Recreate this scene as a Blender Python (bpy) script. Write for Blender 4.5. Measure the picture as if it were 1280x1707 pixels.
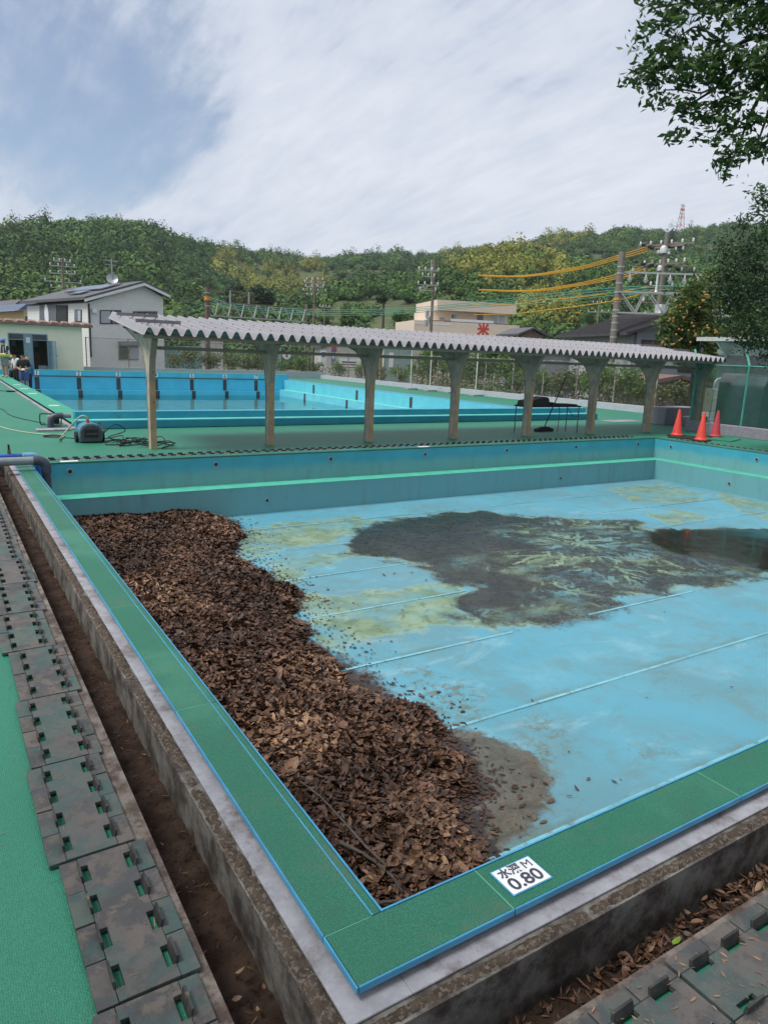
import bpy, math, random
import numpy as np
from mathutils import Vector, Matrix, noise as mnoise
for o in list(bpy.data.objects): bpy.data.objects.remove(o)
S = bpy.context.scene
COL = S.collection
random.seed(7); rng = np.random.default_rng(7)
PI = math.pi
# ---------------------------------------------------------------- camera
CAM = np.array([-1.0458, -1.5757, 1.7])
FPX = 1178.723
YAW, PITCH, ROLL = 0.564431717, 0.218182303, 0.039802624
_fw = np.array([math.sin(YAW)*math.cos(PITCH), math.cos(YAW)*math.cos(PITCH), -math.sin(PITCH)])
_r0 = np.array([math.cos(YAW), -math.sin(YAW), 0.0]); _u0 = np.cross(_r0, _fw)
_r = math.cos(ROLL)*_r0 + math.sin(ROLL)*_u0
_u = -math.sin(ROLL)*_r0 + math.cos(ROLL)*_u0
cd = bpy.data.cameras.new('camera'); cam = bpy.data.objects.new('camera', cd); COL.objects.link(cam)
m = Matrix.Identity(4)
for i in range(3):
    m[i][0] = _r[i]; m[i][1] = _u[i]; m[i][2] = -_fw[i]; m[i][3] = CAM[i]
cam.matrix_world = m
cd.sensor_fit = 'VERTICAL'; cd.sensor_height = 24.0; cd.lens = FPX/1707.0*24.0
cd.clip_start = 0.05; cd.clip_end = 6000
S.camera = cam
# ---------------------------------------------------------------- sky, sun, exposure
SUN_AZ, SUN_EL = math.radians(-82), math.radians(60)      # azimuth from +Y towards +X
wd = bpy.data.worlds.new('World'); S.world = wd; wd.use_nodes = True
nt = wd.node_tree; nt.nodes.clear(); N = nt.nodes; L = nt.links
def wn(t, **k):
    n = N.new(t)
    for a, b in k.items(): setattr(n, a, b)
    return n
def wmath(op, a, b=None):
    n = wn('ShaderNodeMath', operation=op)
    for i, q in enumerate((a, b)):
        if q is None: continue
        if isinstance(q, (int, float)): n.inputs[i].default_value = q
        else: L.new(q, n.inputs[i])
    return n.outputs[0]
sky = wn('ShaderNodeTexSky', sky_type='NISHITA', sun_disc=False, sun_elevation=SUN_EL, sun_rotation=SUN_AZ % (2*PI), altitude=50, air_density=1.0, dust_density=0.6, ozone_density=1.6)
tc = wn('ShaderNodeTexCoord'); sep = wn('ShaderNodeSeparateXYZ'); L.new(tc.outputs['Generated'], sep.inputs[0])
zz = wmath('ADD', wmath('MAXIMUM', sep.outputs[2], 0.0), 0.16)
cx = wmath('DIVIDE', sep.outputs[0], zz); cy = wmath('DIVIDE', sep.outputs[1], zz)
cmb = wn('ShaderNodeCombineXYZ'); L.new(cx, cmb.inputs[0]); L.new(cy, cmb.inputs[1])
mp = wn('ShaderNodeMapping'); L.new(cmb.outputs[0], mp.inputs[0]); mp.inputs['Rotation'].default_value = (0, 0, 0.6); mp.inputs['Scale'].default_value = (1.0, 0.55, 1.0); mp.inputs['Location'].default_value = (5.3, 0.4, 0)
n1 = wn('ShaderNodeTexNoise'); n1.inputs['Scale'].default_value = 1.1; n1.inputs['Detail'].default_value = 9; n1.inputs['Roughness'].default_value = 0.62; n1.inputs['Distortion'].default_value = 0.5; L.new(mp.outputs[0], n1.inputs['Vector'])
mp2 = wn('ShaderNodeMapping'); L.new(cmb.outputs[0], mp2.inputs[0]); mp2.inputs['Rotation'].default_value = (0, 0, 0.9); mp2.inputs['Scale'].default_value = (5.5, 1.6, 1.0)
n2 = wn('ShaderNodeTexNoise'); n2.inputs['Scale'].default_value = 1.6; n2.inputs['Detail'].default_value = 7; n2.inputs['Roughness'].default_value = 0.6; L.new(mp2.outputs[0], n2.inputs['Vector'])
mp3 = wn('ShaderNodeMapping'); L.new(cmb.outputs[0], mp3.inputs[0]); mp3.inputs['Rotation'].default_value = (0, 0, 0.35); mp3.inputs['Scale'].default_value = (14.0, 3.2, 1.0)
n3 = wn('ShaderNodeTexNoise'); n3.inputs['Scale'].default_value = 1.0; n3.inputs['Detail'].default_value = 6; n3.inputs['Roughness'].default_value = 0.6; n3.inputs['Distortion'].default_value = 0.8; L.new(mp3.outputs[0], n3.inputs['Vector'])
# a break in the cloud sheet towards the upper left of the view
gap = wn('ShaderNodeVectorMath', operation='DOT_PRODUCT'); L.new(tc.outputs['Generated'], gap.inputs[0])
_g = _fw + _r*(150-640)/FPX - _u*(90-853.5)/FPX; _g = _g/np.linalg.norm(_g); gap.inputs[1].default_value = tuple(_g)
gm = wn('ShaderNodeMapRange', interpolation_type='SMOOTHSTEP'); L.new(gap.outputs['Value'], gm.inputs[0]); gm.inputs[1].default_value = 0.978; gm.inputs[2].default_value = 1.0
mask = wmath('ADD', wmath('ADD', wmath('MULTIPLY', n1.outputs[0], 1.0), wmath('ADD', wmath('MULTIPLY', n2.outputs[0], 0.45), wmath('MULTIPLY', wmath('SUBTRACT', n3.outputs[0], 0.5), 0.28))), wmath('MULTIPLY', gm.outputs[0], -0.36))
cm = wn('ShaderNodeMapRange', interpolation_type='SMOOTHSTEP'); L.new(mask, cm.inputs[0]); cm.inputs[1].default_value = 0.33; cm.inputs[2].default_value = 0.70; cm.inputs[3].default_value = 0.22; cm.inputs[4].default_value = 0.96
cr = wn('ShaderNodeMapRange'); L.new(mask, cr.inputs[0]); cr.inputs[1].default_value = 0.50; cr.inputs[2].default_value = 1.0
ccol = wn('ShaderNodeMixRGB'); L.new(cr.outputs[0], ccol.inputs[0]); ccol.inputs[1].default_value = (5.7, 6.4, 7.7, 1); ccol.inputs[2].default_value = (8.8, 9.1, 9.8, 1)
skyd = wn('ShaderNodeMixRGB', blend_type='MULTIPLY'); skyd.inputs[0].default_value = 1; L.new(sky.outputs[0], skyd.inputs[1]); skyd.inputs[2].default_value = (1.25, 1.25, 1.25, 1)
mix = wn('ShaderNodeMixRGB'); L.new(cm.outputs[0], mix.inputs[0]); L.new(skyd.outputs[0], mix.inputs[1]); L.new(ccol.outputs[0], mix.inputs[2])
bg = wn('ShaderNodeBackground'); L.new(mix.outputs[0], bg.inputs[0]); bg.inputs[1].default_value = 0.085
wo = wn('ShaderNodeOutputWorld'); L.new(bg.outputs[0], wo.inputs[0])
sl = bpy.data.lights.new('sun', 'SUN'); sl.energy = 3.2; sl.angle = math.radians(20); sl.color = (1.0, 0.965, 0.91)
so = bpy.data.objects.new('sun', sl); COL.objects.link(so)
_s = Vector((math.sin(SUN_AZ)*math.cos(SUN_EL), math.cos(SUN_AZ)*math.cos(SUN_EL), math.sin(SUN_EL)))
so.rotation_euler = _s.to_track_quat('Z', 'Y').to_euler()
S.view_settings.view_transform = 'Standard'; S.view_settings.look = 'None'; S.view_settings.gamma = 1.0
S.view_settings.exposure = 0.22
S.render.engine = 'CYCLES'
S.cycles.max_bounces = 6; S.cycles.diffuse_bounces = 3; S.cycles.glossy_bounces = 3; S.cycles.transparent_max_bounces = 12
# ---------------------------------------------------------------- pixel -> place helpers (a pixel gives a direction only)
def ray(x, y): return _fw + _r*(x-640)/FPX - _u*(y-853.5)/FPX
def onz(x, y, z=0.0):
    d = ray(x, y); return CAM + d*((z-CAM[2])/d[2])
def ony(x, y, Y):
    d = ray(x, y); return CAM + d*((Y-CAM[1])/d[1])
def onx(x, y, X):
    d = ray(x, y); return CAM + d*((X-CAM[0])/d[0])
def atd(x, y, dist):
    d = ray(x, y); return CAM + d*(dist/math.hypot(d[0], d[1]))
def onv(x, y, P, a):
    """hit the vertical plane through P whose horizontal direction is angle a"""
    n = np.array([-math.sin(a), math.cos(a), 0.0]); d = ray(x, y)
    return CAM + d*(np.dot(np.array(P)-CAM, n)/np.dot(d, n))
# ---------------------------------------------------------------- mesh helpers
WL = {}
def wloc(o): return WL.get(o.name, (0.0, 0.0, 0.0)) if o else (0.0, 0.0, 0.0)
def tag(o, label=None, cat=None, group=None, kind=None):
    if label: o['label'] = label
    if cat: o['category'] = cat
    if group: o['group'] = group
    if kind: o['kind'] = kind
    return o
def thing(name, label, cat, loc=(0, 0, 0), group=None):
    o = bpy.data.objects.new(name, None); COL.objects.link(o); o.location = [float(q) for q in loc]; o.empty_display_size = 0.1
    WL[o.name] = tuple(float(q) for q in loc)
    return tag(o, label, cat, group)
def setparent(o, parent):
    o.parent = parent
class MB:
    def __init__(s): s.v = []; s.f = []
    def add(s, vs, fs):
        b = len(s.v); s.v.extend([tuple(float(c) for c in q) for q in vs]); s.f.extend([tuple(b+i for i in q) for q in fs]); return s
    def box(s, x0, x1, y0, y1, z0, z1):
        return s.add([(x0,y0,z0),(x1,y0,z0),(x1,y1,z0),(x0,y1,z0),(x0,y0,z1),(x1,y0,z1),(x1,y1,z1),(x0,y1,z1)],
            [(0,3,2,1),(4,5,6,7),(0,1,5,4),(1,2,6,5),(2,3,7,6),(3,0,4,7)])
    def beam(s, p, q, w, h, up=(0,0,1)):
        p = Vector(p); q = Vector(q); d = (q-p).normalized(); up = Vector(up)
        a = d.cross(up)
        if a.length < 1e-4: a = d.cross(Vector((1,0,0)))
        a.normalize(); b = a.cross(d).normalized(); a *= w/2; b *= h/2
        vs = [p-a-b, p+a-b, p+a+b, p-a+b, q-a-b, q+a-b, q+a+b, q-a+b]
        return s.add(vs, [(0,1,2,3),(7,6,5,4),(0,4,5,1),(1,5,6,2),(2,6,7,3),(3,7,4,0)])
    def quad(s, *ps): return s.add(ps, [tuple(range(len(ps)))])
    def prism(s, pts, off):
        n = len(pts); off = Vector(off); a = [Vector(q) for q in pts]; b = [q+off for q in a]
        return s.add(a+b, [tuple(range(n))[::-1], tuple(range(n, 2*n))] + [(i, (i+1) % n, n+(i+1) % n, n+i) for i in range(n)])
    def tube(s, path, r, n=8, caps=True, flat=1.0):
        path = [Vector(q) for q in path]; k = len(path); rs = r if isinstance(r, (list, tuple)) else [r]*k
        base = len(s.v); pa = None
        for i, q in enumerate(path):
            d = (path[min(i+1, k-1)]-path[max(i-1, 0)])
            d = d.normalized() if d.length > 1e-9 else Vector((0,0,1))
            if pa is None:
                a = d.cross(Vector((0,0,1)))
                if a.length < 0.1: a = d.cross(Vector((1,0,0)))
            else: a = pa - d*pa.dot(d)
            a.normalize(); pa = a; b = d.cross(a)
            for j in range(n):
                t = 2*PI*j/n; w = q + a*(math.cos(t)*rs[i]) + b*(math.sin(t)*rs[i]*flat); s.v.append(tuple(w))
        for i in range(k-1):
            for j in range(n):
                j2 = (j+1) % n; s.f.append((base+i*n+j, base+i*n+j2, base+(i+1)*n+j2, base+(i+1)*n+j))
        if caps:
            s.f.append(tuple(base+j for j in range(n))[::-1]); s.f.append(tuple(base+(k-1)*n+j for j in range(n)))
        return s
    def lathe(s, prof, c=(0,0,0), n=24):
        base = len(s.v)
        for (rr, z) in prof:
            for j in range(n):
                t = 2*PI*j/n; s.v.append((c[0]+rr*math.cos(t), c[1]+rr*math.sin(t), c[2]+z))
        for i in range(len(prof)-1):
            for j in range(n):
                j2 = (j+1) % n; s.f.append((base+i*n+j, base+i*n+j2, base+(i+1)*n+j2, base+(i+1)*n+j))
        s.f.append(tuple(base+j for j in range(n))[::-1]); s.f.append(tuple(base+(len(prof)-1)*n+j for j in range(n)))
        return s
    def mesh(s, name, off=(0,0,0)):
        me = bpy.data.meshes.new(name)
        me.from_pydata([(a-off[0], b-off[1], c-off[2]) for a, b, c in s.v], [], s.f); me.update(); return me
    def build(s, name, mat, parent=None, smooth=False, label=None, cat=None, group=None, kind=None, bevel=0):
        w = wloc(parent) if parent else (0,0,0)
        off = w
        if not parent and not kind and s.v:            # a one-mesh thing gets its origin at its base
            a = np.array(s.v); off = ((a[:,0].min()+a[:,0].max())/2, (a[:,1].min()+a[:,1].max())/2, a[:,2].min())
        me = s.mesh(name, off); o = bpy.data.objects.new(name, me); COL.objects.link(o)
        if parent: o.parent = parent; WL[o.name] = w
        else: o.location = [float(q) for q in off]; WL[o.name] = tuple(float(q) for q in off)
        me.materials.append(mat)
        if smooth:
            me.polygons.foreach_set('use_smooth', [True]*len(me.polygons))
            if smooth == 'auto':
                me.set_sharp_from_angle(angle=math.radians(38))
        if bevel:
            b = o.modifiers.new('bevel', 'BEVEL'); b.width = bevel; b.segments = 2; b.limit_method = 'ANGLE'
        return tag(o, label, cat, group, kind)
def copy_tree(o, loc=None, rotz=None, parent=None, label=None, group=None):
    c = o.copy(); COL.objects.link(c)
    if parent: c.parent = parent
    if loc is not None: c.location = [float(q) for q in loc]
    if rotz is not None: c.rotation_euler = (0, 0, rotz)
    if label: c['label'] = label
    if group: c['group'] = group
    for ch in list(o.children): copy_tree(ch, parent=c)
    return c
def npmesh(name, verts, faces, mat, parent=None, kind=None, attrs=None, smooth=False, label=None, cat=None, group=None):
    """verts (n,3), faces (m,k) arrays; attrs {name: (domain, array)} floats or colours"""
    me = bpy.data.meshes.new(name); verts = np.asarray(verts, np.float32); faces = np.asarray(faces, np.int32)
    if parent is not None: verts = verts - np.array(wloc(parent), np.float32)
    k = faces.shape[1]
    me.vertices.add(len(verts)); me.vertices.foreach_set('co', verts.ravel())
    me.loops.add(faces.size); me.loops.foreach_set('vertex_index', faces.ravel())
    me.polygons.add(len(faces)); me.polygons.foreach_set('loop_start', np.arange(0, faces.size, k, dtype=np.int32))
    if smooth: me.polygons.foreach_set('use_smooth', np.ones(len(faces), bool))
    me.update(calc_edges=True)
    for nme, (dom, arr) in (attrs or {}).items():
        arr = np.asarray(arr, np.float32)
        if arr.ndim == 1:
            a = me.attributes.new(nme, 'FLOAT', dom); a.data.foreach_set('value', arr)
        else:
            a = me.attributes.new(nme, 'FLOAT_COLOR', dom); a.data.foreach_set('color', np.hstack([arr[:, :3], np.ones((len(arr), 1), np.float32)]).ravel())
    me.materials.append(mat); o = bpy.data.objects.new(name, me); COL.objects.link(o)
    if parent is not None: o.parent = parent; WL[o.name] = wloc(parent)
    return tag(o, label, cat, group, kind)
# ---------------------------------------------------------------- materials
MATS = {}
class NT:
    def __init__(s, name):
        s.m = bpy.data.materials.new(name); s.m.use_nodes = True; s.t = s.m.node_tree; s.n = s.t.nodes; s.l = s.t.links
        s.b = s.n['Principled BSDF']
        tc = s.n.new('ShaderNodeTexCoord'); oi = s.n.new('ShaderNodeObjectInfo')
        k = s.n.new('ShaderNodeVectorMath'); k.operation = 'SCALE'; k.inputs[0].default_value = (37.1, 53.7, 19.3); s.l.new(oi.outputs['Random'], k.inputs['Scale'])
        a = s.n.new('ShaderNodeVectorMath'); s.l.new(tc.outputs['Object'], a.inputs[0]); s.l.new(k.outputs[0], a.inputs[1])
        s.co = a.outputs[0]; s.tc = tc; s.rand = oi.outputs['Random']
    def set(s, name, v):
        i = s.b.inputs[name]
        if hasattr(v, 'is_linked') or hasattr(v, 'node'): s.l.new(v, i)
        else: i.default_value = v if not (isinstance(v, tuple) and len(v) == 3) else (*v, 1)
    def inp(s, sock, v):
        if hasattr(v, 'node'): s.l.new(v, sock)
        elif isinstance(v, tuple) and len(v) == 3 and sock.type == 'RGBA': sock.default_value = (*v, 1)
        else: sock.default_value = v
    def noise(s, scale, detail=5, rough=.55, dist=0, co=None, stretch=None):
        co = co or s.co
        if stretch:
            mpn = s.n.new('ShaderNodeMapping'); s.l.new(co, mpn.inputs[0]); mpn.inputs['Scale'].default_value = stretch; co = mpn.outputs[0]
        n = s.n.new('ShaderNodeTexNoise'); n.inputs['Scale'].default_value = scale; n.inputs['Detail'].default_value = detail; n.inputs['Roughness'].default_value = rough; n.inputs['Distortion'].default_value = dist
        s.l.new(co, n.inputs['Vector']); return n.outputs[0]
    def vor(s, scale, feature='F1', rnd=1.0, out='Distance', co=None, stretch=None):
        co = co or s.co
        if stretch:
            mpn = s.n.new('ShaderNodeMapping'); s.l.new(co, mpn.inputs[0]); mpn.inputs['Scale'].default_value = stretch; co = mpn.outputs[0]
        n = s.n.new('ShaderNodeTexVoronoi'); n.feature = feature; n.inputs['Scale'].default_value = scale; n.inputs['Randomness'].default_value = rnd
        s.l.new(co, n.inputs['Vector']); return n.outputs[out]
    def math(s, op, a, b=0.0, c=None):
        n = s.n.new('ShaderNodeMath'); n.operation = op; s.inp(n.inputs[0], a); s.inp(n.inputs[1], b)
        if c is not None: s.inp(n.inputs[2], c)
        return n.outputs[0]
    def ramp(s, v, lo, hi, a=0.0, b=1.0, smooth=True):
        n = s.n.new('ShaderNodeMapRange'); n.interpolation_type = 'SMOOTHSTEP' if smooth else 'LINEAR'
        s.inp(n.inputs[0], v); n.inputs[1].default_value = lo; n.inputs[2].default_value = hi; n.inputs[3].default_value = a; n.inputs[4].default_value = b; return n.outputs[0]
    def mix(s, f, a, b, mode='MIX'):
        n = s.n.new('ShaderNodeMixRGB'); n.blend_type = mode; s.inp(n.inputs[0], f); s.inp(n.inputs[1], a); s.inp(n.inputs[2], b); return n.outputs[0]
    def bump(s, h, strength=.3, dist=.01, normal=None):
        n = s.n.new('ShaderNodeBump'); n.inputs['Strength'].default_value = strength; n.inputs['Distance'].default_value = dist; s.l.new(h, n.inputs['Height'])
        if normal: s.l.new(normal, n.inputs['Normal'])
        s.l.new(n.outputs[0], s.b.inputs['Normal']); return n.outputs[0]
    def attr(s, name, out='Fac'):
        n = s.n.new('ShaderNodeAttribute'); n.attribute_name = name; return n.outputs[out]
    def island(s):
        n = s.n.new('ShaderNodeNewGeometry'); return n.outputs['Random Per Island']
    def hsv(s, col, h=.5, sa=1.0, v=1.0):
        n = s.n.new('ShaderNodeHueSaturation'); s.inp(n.inputs['Hue'], h); s.inp(n.inputs['Saturation'], sa); s.inp(n.inputs['Value'], v); s.inp(n.inputs['Color'], col); return n.outputs[0]
def M(name, c, rough=.6, c2=None, scale=6, detail=6, lo=.35, hi=.65, bump=0, bscale=None, metal=0, c3=None, scale3=2, lo3=.5, hi3=.7, spec=.4, stretch=None):
    """plain procedural surface: base colour, a second tone in patches, optional third tone (dirt), fine relief"""
    if name in MATS: return MATS[name]
    t = NT(name); c2 = c2 or tuple(min(1, q*.82) for q in c)
    n = t.noise(scale, detail, stretch=stretch); col = t.mix(t.ramp(n, lo, hi), c, c2)
    if c3: col = t.mix(t.ramp(t.noise(scale3, 8, .65), lo3, hi3), col, c3)
    t.set('Base Color', col); t.set('Roughness', rough); t.set('Metallic', metal); t.set('Specular IOR Level', spec)
    if bump: t.bump(t.noise(bscale or scale*6, 4), bump, .01)
    MATS[name] = t.m; return t.m
# ================================================================ SETTING: ground, deck, small pool
W, LN, FL = 13.643, 9.484, -0.93          # small pool: inner width, length, floor level (coping top = 0)
DK = -0.08                                # deck level
def poly_sd(px, py, poly):
    """signed distance (positive inside) of points to a closed polygon"""
    d = np.full(px.shape, 1e9); ins = np.zeros(px.shape, bool); n = len(poly)
    for i in range(n):
        x0, y0 = poly[i][0], poly[i][1]; x1, y1 = poly[(i+1) % n][0], poly[(i+1) % n][1]
        ex, ey = x1-x0, y1-y0; t = np.clip(((px-x0)*ex+(py-y0)*ey)/(ex*ex+ey*ey+1e-12), 0, 1)
        d = np.minimum(d, np.hypot(px-x0-t*ex, py-y0-t*ey))
        c = ((y0 > py) != (y1 > py)) & (px < (x1-x0)*(py-y0)/(y1-y0+1e-12)+x0); ins ^= c
    return np.where(ins, d, -d)
def vnoise(x, y, s, seed=0):
    """cheap value noise on arrays"""
    x = x*s+seed*17.3; y = y*s+seed*7.7; xi = np.floor(x).astype(int); yi = np.floor(y).astype(int); fx = x-xi; fy = y-yi
    fx = fx*fx*(3-2*fx); fy = fy*fy*(3-2*fy)
    def h(a, b):
        q = np.sin(a*127.1+b*311.7+seed*74.7)*43758.5453; return q-np.floor(q)
    return (h(xi, yi)*(1-fx)+h(xi+1, yi)*fx)*(1-fy)+(h(xi, yi+1)*(1-fx)+h(xi+1, yi+1)*fx)*fy
def fbm(x, y, s, o=4, seed=0):
    a = 0; w = .5; t = 0
    for i in range(o): a = a+w*vnoise(x, y, s*2**i, seed+i); t += w; w *= .5
    return a/t
# ---- materials
def mat_deck():
    t = NT('green_rubber_mat'); t.co = t.tc.outputs['Object']
    big = t.noise(.6, 6, .6); fine = t.noise(60, 3); cell = t.vor(150, 'F1', .5)
    col = t.mix(t.ramp(big, .35, .7), (.022, .19, .117), (.034, .235, .146))
    col = t.mix(t.ramp(fine, .35, .75), col, (.022, .185, .113)); col = t.mix(t.ramp(cell, .2, .75, 0, .7), col, (.016, .14, .085), 'MIX')
    dirt = t.math('MULTIPLY', t.ramp(t.noise(2.3, 9, .7), .55, .75), .5)
    col = t.mix(dirt, col, (.07, .10, .07))
    t.set('Base Color', col); t.set('Roughness', .55); t.set('Specular IOR Level', .4)
    t.bump(cell, .55, .004); return t.m
def mat_coping():
    t = NT('green_pebbled_coping'); t.co = t.tc.outputs['Object']
    cell = t.vor(170, 'F1', .8); big = t.noise(2.2, 6, .6)
    col = t.mix(t.ramp(big, .3, .7), (.0145, .16, .093), (.023, .20, .121)); col = t.mix(t.ramp(cell, .1, .6), col, (.011, .115, .066))
    spk = t.ramp(t.vor(95, 'F1', 1.0), .0, .09, 1, 0); col = t.mix(t.math('MULTIPLY', spk, t.ramp(t.noise(25, 2), .5, .6)), col, (.12, .42, .28))
    col = t.mix(t.math('MULTIPLY', t.ramp(t.noise(3.5, 9, .7), .52, .72), .55), col, (.075, .115, .075))
    col = t.mix(t.math('MULTIPLY', t.ramp(t.noise(1.1, 4, .6), .5, .7), .22), col, (.10, .30, .20))
    col = t.mix(t.math('MULTIPLY', t.ramp(t.noise(9, 10, .78), .60, .70), .5), col, (.10, .20, .14)); col = t.mix(t.math('MULTIPLY', t.ramp(t.noise(1.7, 8, .7, .6), .50, .70), .4), col, (.03, .085, .055))
    t.set('Base Color', col); t.set('Roughness', .55); t.bump(cell, .6, .003); return t.m
M_DECK = mat_deck(); M_COP = mat_coping()
M_BLUE = M('blue_trim_paint', (.06, .30, .50), .4, (.05, .24, .40), 9, c3=(.10, .14, .13), scale3=30, lo3=.62, hi3=.75)
M_GREEN = M('green_ledge_paint', (.10, .45, .33), .45, (.06, .40, .27), 5, c3=(.10, .20, .15), scale3=7, lo3=.58, hi3=.75)
M_SOIL = M('dark_soil', (.030, .019, .014), .95, (.055, .036, .027), 9, c3=(.012, .008, .006), scale3=40, bump=.8, bscale=70, spec=.1)
def mat_concrete(name, c, dirt, lo, hi, sc=6):
    t = NT(name); t.co = t.tc.outputs['Object']
    col = t.mix(t.ramp(t.noise(14, 8, .65), .3, .7), c, tuple(q*.75 for q in c))
    col = t.mix(t.ramp(t.noise(sc, 10, .72), lo, hi), col, dirt)
    col = t.mix(t.ramp(t.vor(26, 'F1', 1), .0, .12, .8, 0), col, tuple(q*.35 for q in c))
    t.set('Base Color', col); t.set('Roughness', .85); t.set('Specular IOR Level', .2); t.bump(t.noise(90, 5), .5, .004); return t.m
M_CONC = mat_concrete('weathered_shaded_concrete', (.20, .19, .172), (.05, .04, .034), .38, .62)  # weathering; darker base and heavier dirt tone also paint in near-side shade
M_CONCW = mat_concrete('pale_ledge_concrete', (.33, .33, .36), (.115, .09, .078), .46, .72, 5)
M_CONCD = mat_concrete('stained_concrete', (.22, .19, .165), (.07, .05, .042), .36, .6, 9)
M_DIRT = M('dry_dirt', (.085, .066, .05), .95, (.05, .037, .03), 30, c3=(.15, .125, .10), scale3=60, lo3=.5, hi3=.6, bump=.9, bscale=120, spec=.1)
def mat_wall(name, c, cd):
    t = NT(name); t.co = t.tc.outputs['Object']
    sp = t.n.new('ShaderNodeSeparateXYZ'); t.l.new(t.tc.outputs['Object'], sp.inputs[0])
    zw = t.math('ADD', sp.outputs[2], FL); z = t.math('ADD', zw, t.math('MULTIPLY', t.noise(1.3, 7, .65), .22))
    col = t.mix(t.ramp(t.noise(3, 5), .3, .7), c, tuple(q*.87 for q in c))
    band = t.math('MULTIPLY', t.ramp(z, -.20, -.04, 1, 0), .8)                    # scum below the old water line
    col = t.mix(band, col, cd)
    drip = t.ramp(t.noise(7, 6, .6, stretch=(1, 1, .12)), .5, .75, 0, .4); col = t.mix(t.math('MULTIPLY', drip, band), col, (.13, .17, .12)); col = t.mix(t.ramp(t.noise(5, 9, .7, stretch=(1, 1, .15)), .56, .72, 0, .45), col, (.06, .17, .18))
    scl = t.math('ADD', zw, t.math('MULTIPLY', t.noise(3, 6), .03)); col = t.mix(t.ramp(t.math('ABSOLUTE', t.math('ADD', scl, .40)), .0, .012, .6, 0), col, (.22, .27, .20))
    col = t.mix(t.math('MULTIPLY', t.ramp(t.noise(22, 6, .75), .6, .72), band), col, (.16, .22, .19))
    t.set('Base Color', col); t.set('Roughness', .42); t.bump(t.noise(2.2, 3), .12, .03); return t.m
M_PWALL = mat_wall('pool_wall_blue', (.05, .335, .44), (.155, .345, .35))
M_BLACK = M('black_rubber', (.012, .012, .013), .6, (.02, .02, .02), 20)
M_WHITE = M('white_plate', (.74, .75, .76), .45, (.66, .67, .68), 8)
M_INK = M('dark_ink', (.06, .06, .085), .5)
# ---- ground to the horizon
def mat_ground():
    t = NT('grass_and_earth'); t.co = t.tc.outputs['Object']
    col = t.mix(t.ramp(t.noise(.08, 8, .65), .4, .6), (.06, .09, .03), (.12, .11, .07)); col = t.mix(t.ramp(t.noise(1.5, 6), .4, .7), col, (.05, .06, .03))
    t.set('Base Color', col); t.set('Roughness', .95); t.bump(t.noise(8, 6), .5, .1); return t.m
MB().box(-2500, 2500, -2500, 2500, -2.2, -1.6).build('ground', mat_ground(), kind='structure')
# ---- deck slabs
TR0, TR1 = .314, .508                       # trench, measured outwards from the pool's inner edge
d = MB()
for (x0, x1, y0, y1) in [(-9, -TR1, -7, LN+TR1), (-TR1, 22.2, -7, -TR1), (W+TR1, 22.2, -TR1, LN+TR1), (-9, 22.2, LN+TR1, 14.42),
                         (-9, 1.30, 14.42, 46.5), (17.3, 22.2, 14.42, 44.0), (1.30, 17.3, 39.95, 44.0)]:
    d.box(x0, x1, y0, y1, -1.65, DK)
d.build('deck', M_DECK, kind='structure')
# ---- trench: concrete kerb on the deck side, soil bottom
k = MB(); e = .03
def ring(mb, o0, o1, z0, z1, w=W, l=LN):
    """rectangular ring from o1 (outer offset) to o0 (inner offset), butted end to end"""
    mb.box(-o1, -o0, -o1, l+o1, z0, z1); mb.box(w+o0, w+o1, -o1, l+o1, z0, z1)
    mb.box(-o0, w+o0, -o1, -o0, z0, z1); mb.box(-o0, w+o0, l+o0, l+o1, z0, z1)
ring(k, TR1-.003, TR1+.085, -.34, DK+.004)
k.build('trench_kerb', M_CONCD, kind='structure')
def soil_strip(name, x0, x1, y0, y1, z, amp, res, mat, seed, kind='structure'):
    nx = max(2, int((x1-x0)/res)); ny = max(2, int((y1-y0)/res))
    X, Y = np.meshgrid(np.linspace(x0, x1, nx+1), np.linspace(y0, y1, ny+1), indexing='ij')
    Z = z+amp*(fbm(X, Y, 9, 4, seed)-.5)+amp*.7*(fbm(X, Y, 40, 2, seed+3)-.5)
    V = np.stack([X, Y, Z], -1).reshape(-1, 3); i, j = np.meshgrid(np.arange(nx), np.arange(ny), indexing='ij'); a = (i*(ny+1)+j).ravel()
    return V, np.stack([a, a+ny+1, a+ny+2, a+1], -1)
parts = [soil_strip('s', -TR1, -TR0, -TR1, LN+TR1, -.255, .05, .022, None, 1), soil_strip('s', -TR0, W+TR1, -TR1, -TR0, -.275, .05, .022, None, 2),
         soil_strip('s', -TR0, W+TR1, LN+TR0, LN+TR1, -.27, .04, .04, None, 3), soil_strip('s', W+TR0, W+TR1, -TR0, LN+TR0, -.27, .04, .04, None, 4)]
Vs, Fs, b = [], [], 0
for v, f_ in parts: Vs.append(v); Fs.append(f_+b); b += len(v)
npmesh('trench_soil', np.vstack(Vs), np.vstack(Fs), M_SOIL, kind='structure', smooth=True)
# ---- small pool
POOL = thing('small_pool', 'drained shallow pool with pale blue floor, heaped dead leaves and dark sludge', 'pool', (W/2, LN/2, FL))
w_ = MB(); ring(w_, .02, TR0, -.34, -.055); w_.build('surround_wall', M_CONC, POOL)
w_ = MB(); ring(w_, .05, .256, -.054, -.045); w_.build('pale_ledge', M_CONCW, POOL, bevel=.003)
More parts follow.
